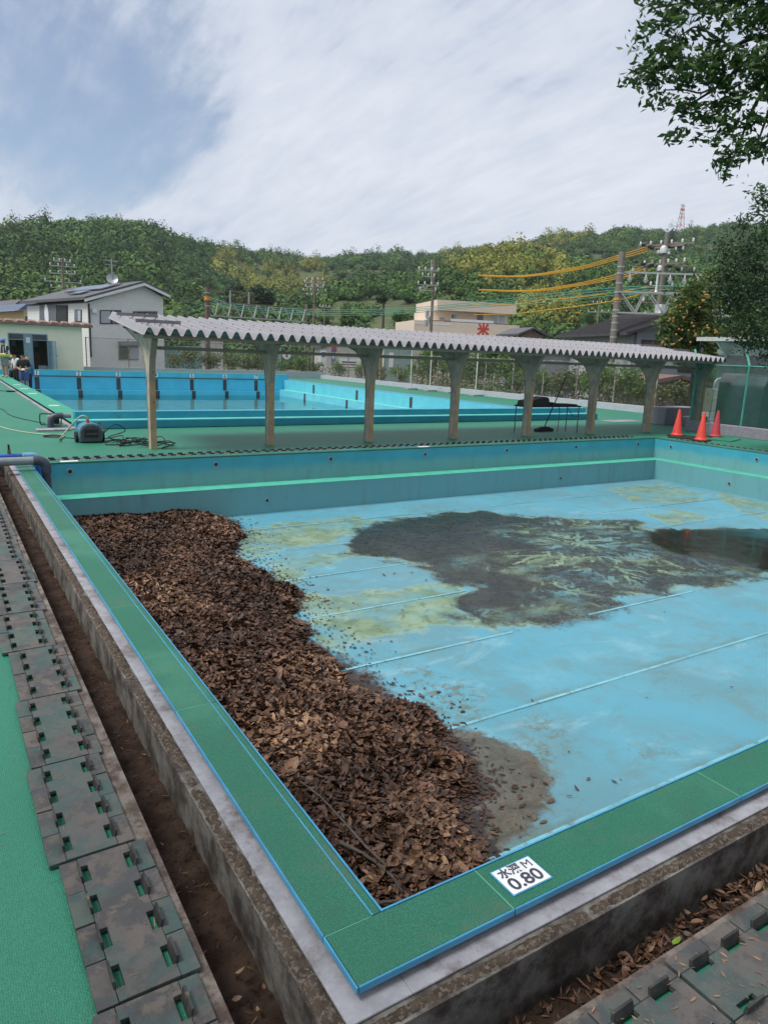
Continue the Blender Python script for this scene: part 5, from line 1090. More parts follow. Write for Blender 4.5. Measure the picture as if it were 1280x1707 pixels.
MB().beam(tuple(r0+up*.24+dD*.3), tuple(r1+up*.24), .35, .3).build('ridge', M_DROOF, DH)
gw = [e1-dD*.3+dDr*.9, e1-dD*.3+dDr*5.4]; MB().prism([np.array([*gw[0][:2], -1.6]), np.array([*gw[1][:2], -1.6]), np.array([*gw[1][:2], ze+.2]), e1-dD*.3+dDr*3+up*1.0, np.array([*gw[0][:2], ze+.2])], dD*.2).build('gable_wall', M('slate_wall', (.22, .24, .29), .8, (.26, .28, .33), 2, stretch=(.3, .3, 8)), DH)
for k_, (a0, a1, z0_, z1_, mt) in enumerate([(1.2, 2.4, -.3, 1.2, M('brown_shutter', (.10, .075, .06))), (2.6, 3.5, -.3, 1.2, M_CURT), (3.8, 4.8, -.6, 1.2, M_FRAME)]):
    b_ = e1-dD*.3; f_ = MB().prism([b_+dDr*a0+up*(z0_-1.4), b_+dDr*a1+up*(z0_-1.4), b_+dDr*a1+up*(z1_-1.4), b_+dDr*a0+up*(z1_-1.4)], -dD*.06).build('window', M_FRAME, DH); MB().prism([b_-dD*.061+dDr*(a0+.1)+up*(z0_-1.3), b_-dD*.061+dDr*(a1-.1)+up*(z0_-1.3), b_-dD*.061+dDr*(a1-.1)+up*(z1_-1.5), b_-dD*.061+dDr*(a0+.1)+up*(z1_-1.5)], -dD*.02).build('pane', mt, f_)
# small brown gable and grey sheds glimpsed under and over the shelter roof
def simple_house(px0, px1, yt, ye, dist, wallm, roofm, lb, ridge=.5, dep=7, zb=-1.6, ang=None, cat='house', name='house'):
    P = atd((px0+px1)/2, ye, dist); P[2] = 0; an_ = aR if ang is None else ang; f_ = lambda x, y: onv(x, y, P, an_); dv = np.array([-math.sin(an_), math.cos(an_), 0])
    a_, b_ = f_(px0, ye), f_(px1, ye); z_ = (a_[2]+b_[2])/2; a_[2] = b_[2] = z_; g0, g1 = a_.copy(), b_.copy(); g0[2] = g1[2] = zb; tp = f_(px0+(px1-px0)*ridge, yt)
    r_ = thing(name, lb, cat, (P[0], P[1], zb)); MB().prism([g0, g1, b_, tp, a_], dv*dep).build('wall', wallm, r_); du = (b_-a_)/np.linalg.norm(b_-a_)
    for s_, e_ in ((a_, -1), (b_, 1)):
        o_ = s_+du*e_*.4-up*(tp[2]-z_)*.08; MB().prism([tp-dv*.4+up*.02, o_-dv*.4+up*.02, o_-dv*.4+up*.18, tp-dv*.4+up*.18], dv*(dep+.8)).build('roof', roofm, r_)
    return r_, f_
simple_house(868, 905, 549, 560, 62, M('brown_gable', (.25, .17, .12), .8), M_SLATE, 'small brown gabled house behind the shelter roof', dep=4)
r_, f_ = simple_house(893, 962, 585, 592, 52, M_LILAC, M_SLATE, 'pale grey shed glimpsed between the shelter posts', dep=6, cat='shed', name='shed')
r_, f_ = simple_house(1085, 1165, 632, 642, 33, M('dull_brown_wall', (.22, .19, .16), .8), M('rusty_roof', (.20, .11, .09), .8, (.16, .10, .085), 5), 'low shed with a rusty red roof behind the fence', dep=3, cat='shed', name='shed')
for (px0, px1, yt, yb, dist, c_, lb, cat_) in [(270, 338, 577, 606, 60, (.20, .38, .38), 'turquoise panel screen behind the weeds', 'screen'), (438, 470, 579, 605, 64, (.22, .36, .36), 'pale turquoise screen beside the round sign', 'screen'), (640, 690, 580, 616, 70, (.24, .36, .36), 'blue green screen behind the white poles', 'screen')]:
    P = atd(px0, yb, dist); f_ = lambda x, y: onv(x, y, P, aR); nn = max(3, int((px1-px0)/6)); r_ = thing('panel_screen', lb, cat_, (P[0], P[1], -1.6))
    for i in range(nn):
        x0 = px0+(px1-px0)*i/nn; x1 = px0+(px1-px0)*(i+.9)/nn; a_, b_, c2, d2 = f_(x0, yb), f_(x1, yb), f_(x1, yt), f_(x0, yt); a_[2] = b_[2] = -1.6; MB().prism([a_, b_, c2, d2], (0, .05, 0)).build('panel', M('screen_'+str(px0), c_, .7, tuple(q_*.8 for q_ in c_), 3), r_)
simple_house(652, 730, 570, 578, 82, M_BEIGE, M('pinkish_roof', (.40, .33, .30), .8), 'pinkish beige house seen under the shelter roof', ridge=.2, dep=4)
simple_house(335, 372, 560, 566, 88, M('white_wall', (.6, .58, .55)), M_TERR, 'white house with red roof under the shelter edge', dep=8)
simple_house(540, 600, 572, 580, 90, M('white_wall', (.6, .58, .55)), M_SLATE, 'white house behind the banners', dep=8)
# roadside signs behind the back fence
def sign_on_pole(px, py, dist, w, h, mat, lb, kind='board', marks=()):
    P = atd(px, py, dist); r_ = thing('roadside_sign', lb, 'sign', (P[0], P[1], -1.6)); MB().tube([(P[0], P[1]+.1, -1.6), (P[0], P[1]+.1, P[2])], .05, 8).build('pole', M_GAL, r_)
    du = np.array([math.cos(aR), math.sin(aR), 0]); dv = np.array([math.sin(aR), -math.cos(aR), 0])
    pts = [P+du*w/2*math.cos(t_)+up*h/2*math.sin(t_) for t_ in np.linspace(0, 2*PI, 22, endpoint=False)] if kind == 'round' else [P+du*sx*w/2+up*sz*h/2 for sx, sz in ((-1,-1),(1,-1),(1,1),(-1,1))]
    b_ = MB().prism(pts, dv*.05).build('board', mat, r_)
    for (x0, x1, z0_, z1_, mm) in marks: MB().prism([P+du*w*x+up*h*z+dv*.052 for x, z in ((x0, z0_), (x1, z0_), (x1, z1_), (x0, z1_))], dv*.01).build('mark', mm, b_)
M_SBLUE = M('sign_blue', (.05, .14, .35), .5); M_SRED = M('sign_red', (.50, .05, .05), .5)
sign_on_pole(478, 592, 66, .75, .75, M_WHITE, 'round white road sign behind the back fence', 'round', [(-.12, .12, -.25, .3, M('dull_red', (.35, .10, .09)))])
sign_on_pole(539, 598, 68, .55, 1.5, M_WHITE, 'tall white banner with blue marks behind the fence', marks=[(-.3, .3, .1, .4, M_SBLUE)])
sign_on_pole(556, 594, 67, .40, .9, M_SBLUE, 'small blue road sign beside the white banner', marks=[(-.3, .3, -.2, .1, M_WHITE)])
sign_on_pole(583, 606, 67, 2.1, .95, M_WHITE, 'wide white billboard with red and dark lines of print', marks=[(-.45, .45, -.42, -.30, M_SRED), (-.35, .30, .05, .2, M_INK), (-.40, .40, -.15, -.05, M_INK)])
sign_on_pole(652, 600, 66, .4, 1.3, M_WHITE, 'narrow white banner behind the white poles')
sign_on_pole(557, 582, 80, .6, .5, M_SRED, 'small red and blue sign glimpsed under the shelter roof', marks=[(-.5, .5, -.5, -.1, M_SBLUE)])
# car behind the back fence
P = atd(172, 612, 52); cr_ = thing('parked_car', 'silver parked car behind the fence below the house', 'car', (P[0], P[1], -1.6)); ca, sa = math.cos(aG), math.sin(aG)
def carbox(prof_, w, name, mat, off=0): pts = [(P[0]+ca*x-sa*off, P[1]+sa*x+ca*off, -1.6+z) for x, z in prof_]; return MB().prism(pts, (-sa*w, ca*w, 0)).build(name, mat, cr_, bevel=.04)
M_CARP = M('silver_paint', (.50, .52, .54), .25, (.46, .48, .50), 2, metal=.3)
zc = float(P[2])+1.6; zc = max(zc, .5)
carbox([(-2.1, .3), (2.1, .3), (2.15, .8), (1.4, .98), (-2.0, .98), (-2.15, .7)], 1.7, 'body', M_CARP); carbox([(-1.7, .98), (1.25, .98), (.5, 1.62), (-1.4, 1.65)], 1.6, 'cabin', M_GLASS, .05); carbox([(-1.5, 1.62), (.62, 1.60), (.4, 1.72), (-1.3, 1.74)], 1.62, 'car_roof', M_CARP, .04)
for x in (-1.3, 1.35): MB().tube([(P[0]+ca*x+sa*.02, P[1]+sa*x-ca*.02, -1.3), (P[0]+ca*x-sa*.2, P[1]+sa*x+ca*.2, -1.3)], .31, 18).build('wheel', M_BLACK, cr_)
# white pump shed and stored gear behind the green mesh fence
XS = 20.6
SD = thing('pump_shed', 'white and grey pump shed with flat overhanging roof beyond the mesh fence', 'shed', (XS, 9.0, -1.6))
yA = float(onx(1197, 590, XS)[1]); zt_ = float(onx(1200, 571, XS)[2]); zm = float(onx(1200, 592, XS)[2]); yB = 2.0
MB().box(XS, XS+5, yB, yA, zm, zt_).build('upper_wall', M('white_panel', (.62, .63, .60), .6, (.56, .57, .54), 3), SD); MB().box(XS+.02, XS+4.98, yB, yA-.02, -1.6, zm).build('lower_wall', M('grey_block', (.30, .29, .29), .8), SD)
MB().box(XS-.75, XS+5.3, yB-.4, yA+.35, zt_+.02, zt_+.14).build('flat_roof', M('roof_white', (.5, .51, .50), .6), SD)
for yy in (yA-.3, yA-2.2, yA-4.1): MB().beam((XS-.01, yy, zt_-.45), (XS-.6, yy, zt_+.0), .06, .06).build('roof_bracket', M_WHITE, SD)
MB().box(XS-.25, XS, yA-.35, yA-.1, zt_-.35, zt_-.22).build('wall_lamp', M_WHITE, SD)
# stored gear: covered stack, ladder, tank
for (px, py, w_, d_, h_, c_, lb, nm, ct) in [(1228, 700, 1.1, .8, 1.55, (.10, .105, .11), 'grey tarpaulin covered stack behind the mesh fence', 'covered_stack', 'stack'), (1262, 700, 1.6, 1.0, 1.5, (.035, .06, .07), 'tall dark tank behind the mesh fence', 'storage_tank', 'tank')]:
    q = onx(px, py, 18.6); m_ = MB(); 
    for k_ in range(1): m_.prism([(q[0]-w_/2, q[1]-d_/2, DK), (q[0]+w_/2, q[1]-d_/2, DK), (q[0]+w_/2*.96, q[1]-d_/2, h_*.8), (q[0]+w_/2*.7, q[1]-d_/2, h_), (q[0]-w_/2*.7, q[1]-d_/2, h_*1.02), (q[0]-w_/2*.97, q[1]-d_/2, h_*.85)], (0, d_, 0))
    m_.build(nm, M(nm, c_, .6, tuple(v*.7 for v in c_), 3, bump=.5, bscale=6), label=lb, cat=ct, bevel=.05)
ld = thing('metal_ladder', 'curved white metal ladder behind the green mesh fence', 'ladder', (0, 0, 0)); q = onx(1182, 690, 18.2); ld.location = (q[0], q[1], DK); WL[ld.name] = (q[0], q[1], DK)
for s_ in (0, .4): MB().tube(smooth_path([(q[0], q[1]-s_, DK), (q[0]+.02, q[1]-s_, 1.1), (q[0]+.1, q[1]-s_, 1.36), (q[0]+.3, q[1]-s_, 1.42)], 4), .02, 8).build('rail', M_WHITE, ld)
for z in (.2, .5, .8, 1.1): MB().tube([(q[0], q[1], z), (q[0], q[1]-.4, z)], .018, 8).build('rung', M_WHITE, ld)
# ================================================================ poles, catenary beams, cables
M_CPOLE = M('concrete_pole', (.21, .185, .16), .85, (.17, .15, .13), 3, c3=(.12, .10, .085), scale3=4, lo3=.6, hi3=.8, stretch=(4, 4, .4)); M_GSTEEL = M('galvanised_steel', (.42, .43, .43), .5, (.36, .37, .37), 4, metal=.3); M_INS = M('white_insulator', (.66, .68, .68), .3)
M_RUSTP = M('rusty_steel', (.16, .12, .09), .8, (.22, .19, .16), 4); M_ORS = M('yellow_cable_sleeve', (.62, .34, .02), .5, (.55, .29, .02), 3); M_GRC = M('green_cable', (.10, .30, .22), .5)
def upole(top, bot, dist, r, lb, mat=M_CPOLE, bands=(), cat='pole', group=None):
    b_ = atd(*bot, dist); t_ = atd(*top, dist); a_ = np.array([b_[0]+(b_[0]-t_[0])/(t_[2]-b_[2])*(b_[2]+1.6)*.0, b_[1], -1.6]); r_ = thing('utility_pole', lb, cat, a_, group)
    MB().tube([a_, t_], [r*1.2, r], 14).build('shaft', mat, r_, smooth='auto')
    for py in bands: z = atd(bot[0], py, dist)[2]; f_ = (z+1.6)/(t_[2]+1.6); c_ = a_+(t_-a_)*f_; MB().tube([c_-up*.04, c_+up*.04], r*1.14, 12).build('band', M_GSTEEL, r_)
    return r_, a_, t_
def crossarm(r_, base, top, z, half, ang, n_ins=4, mat=M_RUSTP, drop=False, th=.10):
    f_ = (z-base[2])/(top[2]-base[2]); c_ = base+(top-base)*f_; d_ = np.array([math.cos(ang), math.sin(ang), 0]); ar = MB().beam(tuple(c_-d_*half), tuple(c_+d_*half), th, th).build('crossarm', mat, r_)
    for i in range(n_ins):
        p_ = c_+d_*half*(-.95+1.9*i/max(1, n_ins-1)); s_ = -1 if drop else 1
        MB().tube([p_, p_+up*.09*s_, p_+up*.1*s_, p_+up*.2*s_, p_+up*.21*s_, p_+up*.32*s_], [.03, .03, .075, .06, .08, .04], 8).build('insulator', M_INS, ar)
    return c_
view_perp = lambda px: YAW_ANG(px)
def across(px): d_ = ray(px, 600); return math.atan2(d_[1], d_[0])-PI/2
# catenary pole with lattice beam
rA, bA, tA = upole((1037, 420), (1021, 575), 45, .19, 'thick concrete catenary pole with steel lattice arm', bands=[445, 456, 472, 487, 503, 517, 527, 538, 550, 562])
zA = lambda y: float(atd(1028, y, 45)[2])
MB().tube([bA+(tA-bA)*((zA(501)+1.6)/(tA[2]+1.6)), bA+(tA-bA)*((zA(497)+1.6)/(tA[2]+1.6))], .25, 14).build('orange_band', M('orange_band', (.60, .28, .05)), rA)
BE = thing('catenary_beam', 'galvanised lattice beam reaching from the concrete pole towards the fruit tree', 'beam', bA)
c0 = bA+(tA-bA)*((zA(487)+1.6)/(tA[2]+1.6)); aB = across(1080)+.22; dB = np.array([math.cos(aB), math.sin(aB), 0]); LB = 6.6
zu, zl = c0[2], c0[2]-1.15; u0 = c0; l0 = np.array([c0[0], c0[1], zl])
for sy in (-.28, .28):
    o_ = np.array([-dB[1], dB[0], 0])*sy
    MB().beam(tuple(u0+o_), tuple(u0+dB*LB+o_), .09, .09).build('chord', M_GSTEEL, BE); MB().beam(tuple(l0+o_), tuple(l0+dB*LB+o_), .08, .08).build('chord', M_GSTEEL, BE)
    for i in range(4):
        x0 = .1+i*1.6; MB().beam(tuple(u0+dB*x0+o_), tuple(l0+dB*(x0+.95)+o_), .06, .06).build('lattice_bar', M_GSTEEL, BE); MB().beam(tuple(l0+dB*(x0+.95)+o_), tuple(u0+dB*(x0+1.35)+o_), .06, .06).build('lattice_bar', M_GSTEEL, BE)
for x0 in (2.1, 4.3): MB().tube([u0+dB*x0, u0+dB*x0+up*.15, u0+dB*x0+up*1.1], [.14, .06, .055], 8).build('stub_post', M_INS, BE)
MB().beam(tuple(u0+up*1.12), tuple(u0+dB*4.5+up*1.08), .08, .10).build('upper_bar', M_GSTEEL, BE)
for x0 in (.55, 1.45, 2.8, 3.6): q = u0+dB*x0+up*1.05; MB().tube([q, q-up*.18, q-up*.2, q-up*.30, q-up*.33, q-up*.5], [.04, .04, .14, .06, .16, .05], 8).build('insulator', M_INS, BE)
q = l0+dB*2.45+up*.25; MB().box(q[0]-.2, q[0]+.2, q[1]-.2, q[1]+.2, q[2]-.25, q[2]+.28).build('junction_box', M_WHITE, BE)
# pole B with clusters
rB, bB, tB = upole((1112, 388), (1090, 576), 55, .15, 'tall distribution pole with crowded insulators above the dark roof', bands=[545, 552, 560], cat='pole')
zB = lambda y: float(atd(1102, y, 55)[2])
aBx = across(1100)
for y_, hf in ((408, 1.9), (411, 1.3), (440, 1.5), (444, 2.1), (478, .8), (505, 1.2), (528, .9)): crossarm(rB, bB, tB, zB(y_), hf, aBx+random.uniform(-.5, .5), 6 if y_ < 450 else 2, drop=(y_ in (411, 444)))
for (px, py, w_) in ((1106, 416, .55), (1096, 420, .25), (1114, 421, .25), (1099, 447, .4)): 
    q = atd(px, py, 55); MB().lathe([(.0, -.5*w_), (.45*w_, -.45*w_), (.5*w_, .1*w_), (.4*w_, .35*w_), (.15*w_, .5*w_)], q, 12).build('switch_housing', M_INS, rB, smooth='auto')
for y_, sg in ((410, -1), (409, 1), (442, -1), (445, 1)):
    for k_ in range(4):
        q = atd(1103+sg*(8+k_*7), y_+random.uniform(-3, 4), 55); MB().tube([q-np.array([.25, 0, .05]), q+np.array([.25, 0, .05])], .10, 8).build('cable_sleeve', M_BLACK if k_ % 2 else M_RUSTP, rB)
# cables
def cable(pts, d0, d1, r, mat, name, lb, grp, cat='cable', n_=8):
    n = len(pts); P_ = [atd(x, y, d0+(d1-d0)*i/(n-1)) for i, (x, y) in enumerate(pts)]
    return MB().tube(smooth_path([tuple(q_) for q_ in P_], n_), r, 5).build(name, mat, label=lb, cat=cat, group=grp, smooth=True)
OG = 'yellow sleeved power cables'
for k_, dy in enumerate((0, 4, 8)):
    cable([(1082, 410+dy), (1030, 426+dy*.8), (960, 446+dy*.5), (870, 459.5+dy*.25), (797, 458.5+dy*.15)], 55, 78, .042, M_ORS, 'sleeved_cable', 'yellow sleeved power cable of the uppermost bundle', OG)
    cable([(1080, 443+dy), (1030, 457+dy*.9), (960, 473+dy*.5), (880, 484+dy*.25), (797, 482.5+dy*.15)], 55, 78, .042, M_ORS, 'sleeved_cable', 'yellow sleeved power cable of the second bundle', OG)
cable([(1090, 476), (1030, 487), (960, 496), (900, 501), (860, 507), (780, 508.5)], 55, 80, .045, M_ORS, 'sleeved_cable', 'lone yellow cable just above the beige block roofline', None)
cable([(1090, 484), (1030, 500), (960, 511), (900, 518), (860, 523), (790, 524.5)], 55, 80, .045, M_ORS, 'sleeved_cable', 'lowest yellow cable crossing in front of the beige block', None)
for k_, (ya, yb, yc, yd) in enumerate([(476, 484, 505, 512), (478, 488, 508, 515), (482, 492, 510, 518), (488, 497, 513, 521)]):
    cable([(1300, ya+2), (1130, ya), (1020, yb-4), (900, yb+8), (780, yc), (650, yd+3), (520, yd+4), (400, yd-4), (345, yd-18)], 44, 80, .028, M_GRC, 'overhead_wire', 'pale green railway wire sagging over the shelter', 'green railway wires')
for (ya, yb) in ((505, 540), (512, 548), (520, 552), (528, 556)):
    cable([(345, ya), (300, ya+6+(yb-ya)*.2), (200, yb), (60, yb+6)], 76, 60, .02, M_GRC, 'overhead_wire', 'green railway wire running behind the white house', 'green wires behind the house')
for (pts) in ([(-40, 478), (104, 480), (300, 484), (525, 500)], [(-40, 486), (104, 487), (300, 497), (525, 506)], [(525, 470), (620, 480), (720, 452)], [(525, 478), (620, 490), (720, 465)], [(720, 470), (760, 476), (797, 482)], [(720, 452), (760, 457), (797, 459)], [(860, 545), (950, 541), (1030, 540), (1100, 546)], [(860, 552), (950, 549), (1030, 549), (1100, 554)]):
    cable(pts, 88, 80, .022, M_BLACK, 'power_line', 'thin dark power line strung between the far poles', 'thin power lines')
# pole C
rC, bC, tC = upole((724, 433), (717, 575), 70, .13, 'slim steel pole with white insulators before the beige block', M_RUSTP, cat='pole')
zC = lambda y: float(atd(720, y, 70)[2]); aC = across(720)
for y_, hf, n_ in ((452, 1.0, 4), (462, .6, 3), (476, 1.0, 4), (485, .8, 2)): crossarm(rC, bC+np.array([-.6, 0, 0]), tC+np.array([-.6, 0, 0]), zC(y_), hf, aC+.3, n_, M_GSTEEL, th=.07)
MB().tube([atd(719, 433, 70), atd(719, 470, 70)], .05, 6).build('spar', M_GSTEEL, rC)
for (px, py) in ((712, 522), (714, 532), (710, 537)): q = atd(px, py, 70); MB().lathe([(.18, -.4), (.2, .2), (.1, .35)], q, 10).build('transformer', M_GSTEEL, rC)
# pole D, E with beam, F
def crowd_pole(top, bot, dist, r, lb, ys, mat=M_RUSTP):
    rr, bb, tt = upole(top, bot, dist, r, lb, mat); zf = lambda y: float(atd(bot[0], y, dist)[2])
    for y_, hf in ys: crossarm(rr, bb, tt, zf(y_), hf, across(bot[0])+random.uniform(-.4, .4), 4, M_RUSTP if y_ % 2 else M_GSTEEL, th=.09)
    return rr, bb, tt
crowd_pole((525, 461), (521, 545), 95, .13, 'far pole with four crowded crossarms in front of the valley', ((467, 1.1), (472, 1.4), (478, 1.2), (485, 1.5), (493, 1.0)))
crowd_pole((104, 430), (106, 500), 90, .14, 'pole with wide crossarms rising behind the white house roof', ((436, .9), (444, 1.3), (456, 1.4), (470, 1.9), (480, 1.3)))
crowd_pole((541, 507), (541, 545), 110, .10, 'short far pole with a small crossarm near the hillside terraces', ((512, .8),))
crowd_pole((999, 497), (996, 545), 120, .12, 'far pole with a pale switch box above the dark roof', ((505, 1.0), (520, 1.6)))
rE, bE, tE = upole((346, 478), (345, 545), 72, .22, 'stout brown catenary pole carrying the left lattice beam', M('brown_pole', (.12, .075, .055), .8, (.16, .12, .10), 4), bands=[488, 510])
MB().tube([bE+(tE-bE)*.86, bE+(tE-bE)*.90], .30, 12).build('orange_band', M('orange_band', (.60, .28, .05)), rE)
BE2 = thing('catenary_beam', 'long lattice beam spanning from the brown pole above the shelter roof', 'beam', bE); p0, p1 = atd(345, 512, 72), atd(512, 530, 76); zu2 = p0[2]; v_ = p1-p0; v_[2] = 0; LB2 = np.linalg.norm(v_); v_ = v_/LB2
for dz in (.55, -.75): MB().beam(tuple(p0+up*dz), tuple(p0+v_*LB2+up*dz), .10, .10).build('chord', M_RUSTP if dz > 0 else M_GSTEEL, BE2)
nb = 8
for i in range(nb): s0, s1 = LB2*i/nb, LB2*(i+.6)/nb; MB().beam(tuple(p0+v_*s0+up*.55), tuple(p0+v_*s1-up*.75), .07, .07).build('lattice_bar', M_GSTEEL, BE2); MB().beam(tuple(p0+v_*s1-up*.75), tuple(p0+v_*(s1+LB2*.12/nb*2)+up*.55), .10, .07).build('lattice_bar', M_INS, BE2)
for s0 in (LB2*.22, LB2*.40): MB().beam(tuple(p0+v_*s0+up*.55), tuple(p0+v_*s0+up*1.7), .12, .12).build('stub_post', M_GSTEEL, BE2)
MB().beam(tuple(p0+up*1.7), tuple(p0+v_*LB2*.45+up*1.6), .07, .09).build('upper_bar', M_RUSTP, BE2)
upole((511, 507), (509, 548), 76, .12, 'grey pole at the end of the left lattice beam', M_RUSTP)
# far lattice towers on the ridges
def tower(px, yt, yb, dist, w, m1, m2, lb, n_=8):
    b_ = atd(px, yb, dist); t_ = atd(px, yt, dist); H_ = t_[2]-b_[2]; r_ = thing('lattice_tower', lb, 'tower', b_)
    for k_ in range(n_):
        z0_, z1_ = b_[2]+H_*k_/n_, b_[2]+H_*(k_+1)/n_; w0, w1 = w*(1-.85*k_/n_), w*(1-.85*(k_+1)/n_); m_ = MB(); th = max(.25, dist*.00035)
        cs0 = [np.array([b_[0]+sx*w0, b_[1]+sy*w0, z0_]) for sx, sy in ((1,1),(-1,1),(-1,-1),(1,-1))]; cs1 = [np.array([b_[0]+sx*w1, b_[1]+sy*w1, z1_]) for sx, sy in ((1,1),(-1,1),(-1,-1),(1,-1))]
        for i in range(4): m_.tube([cs0[i], cs1[i]], th, 4); m_.tube([cs0[i], cs1[(i+1) % 4]], th*.6, 4)
        m_.build('tower_section', m1 if k_ % 2 else m2, r_)
    for f_ in ((.72, .84, .95) if n_ > 4 else (.8,)): MB().beam((b_[0]-w*1.1, b_[1], b_[2]+H_*f_), (b_[0]+w*1.1, b_[1], b_[2]+H_*f_), .5, .5).build('tower_arm', m1, r_)
M_TG = M('tower_grey', (.42, .44, .46), .6)
tower(1131, 340, 398, 900, 4, M('tower_red', (.55, .10, .08), .6), M('tower_white', (.62, .60, .60), .6), 'red and white mast on the right hand ridge', 9)
tower(395, 399, 424, 820, 3.5, M_TG, M_TG, 'grey pylon on the ridge behind the valley', 6); tower(373, 400, 420, 900, 3, M_TG, M_TG, 'paler distant pylon beside another on the ridge', 5); tower(865, 397, 420, 620, 2.6, M_TG, M_TG, 'pale slender pylon above the bamboo hill', 6); tower(1148, 425, 450, 500, 2, M_TG, M_TG, 'faint pylon halfway up the right hill slope', 5)
# ================================================================ hills with woods
def poly_in(px, py, poly): return poly_sd(px, py, poly) > 0
def terrain(name, ridge, d0, z0, dfun, nc, nd, seed, lift, back=1.25):
    """hillside: columns of bearing (from pixel x), rows of distance from d0 (foot) to the ridge and a little beyond"""
    rx = np.array([q_[0] for q_ in ridge], float); ry = np.array([q_[1] for q_ in ridge], float)
    xs = np.linspace(rx[0], rx[-1], nc); ys = np.interp(xs, rx, ry)+lift(xs); V = np.zeros((nc, nd, 3)); 
    for i, (x, y) in enumerate(zip(xs, ys)):
        dr = dfun(x); top = atd(x, y, dr); d_ = ray(x, y); b = math.hypot(d_[0], d_[1]); ux, uy = d_[0]/b, d_[1]/b
        t = np.linspace(0, back, nd); dist = d0+(dr-d0)*t
        prof = np.where(t < 1, z0+(top[2]-z0)*(np.clip(t, 0, 1)**1.15*.62+np.sin(np.clip(t, 0, 1)*PI/2)**2*.38), top[2]-(t-1)*(top[2]-z0)*1.2)
        V[i, :, 0] = CAM[0]+ux*dist; V[i, :, 1] = CAM[1]+uy*dist; V[i, :, 2] = prof
    t = np.linspace(0, back, nd)[None, :]; nz = (fbm(V[..., 0], V[..., 1], .012, 4, seed)-.5)*(np.sin(np.clip(t, 0, 1)*PI))*26
    V[..., 2] += nz
    return V
def grid_faces(nc, nd):
    i, j = np.meshgrid(np.arange(nc-1), np.arange(nd-1), indexing='ij'); a = (i*nd+j).ravel(); return np.stack([a, a+nd, a+nd+1, a+1], -1)
def project(Pw):
    d_ = Pw-CAM; z = d_@_fw; return 640+FPX*(d_@_r)/z, 853.5-FPX*(d_@_u)/z
t = NT('hillside_scrub'); t.co = t.tc.outputs['Object']; cl = t.mix(t.ramp(t.noise(.05, 8, .65), .35, .65), (.035, .058, .02), (.085, .105, .035)); cl = t.mix(t.ramp(t.noise(.4, 8, .7), .5, .7), cl, (.12, .115, .05)); t.set('Base Color', cl); t.set('Roughness', .95); t.bump(t.noise(.8, 6), .8, .6); M_HILL = t.m
RID1 = [(-140, 384), (-60, 380), (0, 378), (60, 380), (100, 374), (140, 373), (190, 370), (230, 372), (265, 385), (290, 396), (340, 408), (400, 417), (450, 420), (490, 428), (540, 431), (600, 425), (650, 421), (700, 424), (760, 416), (800, 412), (860, 414), (900, 400), (960, 389), (1000, 395), (1030, 384), (1090, 389), (1130, 388), (1190, 378), (1240, 374), (1420, 366)]
RID2 = [(400, 552), (470, 520), (530, 492), (570, 478), (620, 470), (700, 452), (740, 438), (770, 426), (800, 418), (850, 416), (890, 424), (930, 434), (1000, 440), (1080, 446), (1200, 455), (1420, 465)]
df1 = lambda x: np.interp(x, [-140, 230, 420, 540, 700, 900, 1420], [430, 480, 640, 780, 760, 700, 720])
df2 = lambda x: np.interp(x, [400, 700, 1420], [230, 330, 360])
T1 = terrain('hill', RID1, 170, -1.6, df1, 110, 40, 3, lambda x: np.interp(x, [-140, 300, 500, 1400], [17, 15, 9, 10])); T2 = terrain('hill', RID2, 135, -1.6, df2, 80, 28, 8, lambda x: x*0+13)
npmesh('far_hill', T1.reshape(-1, 3), grid_faces(110, 40), M_HILL, kind='structure', smooth=True); npmesh('near_hill', T2.reshape(-1, 3), grid_faces(80, 28), M_HILL, kind='structure', smooth=True)
def ico():
    import bmesh
    bm = bmesh.new(); bmesh.ops.create_icosphere(bm, subdivisions=1, radius=1); v = np.array([q_.co[:] for q_ in bm.verts]); f = np.array([[a.index for a in q_.verts] for q_ in bm.faces]); bm.free(); return v, f
ICV, ICF = ico()
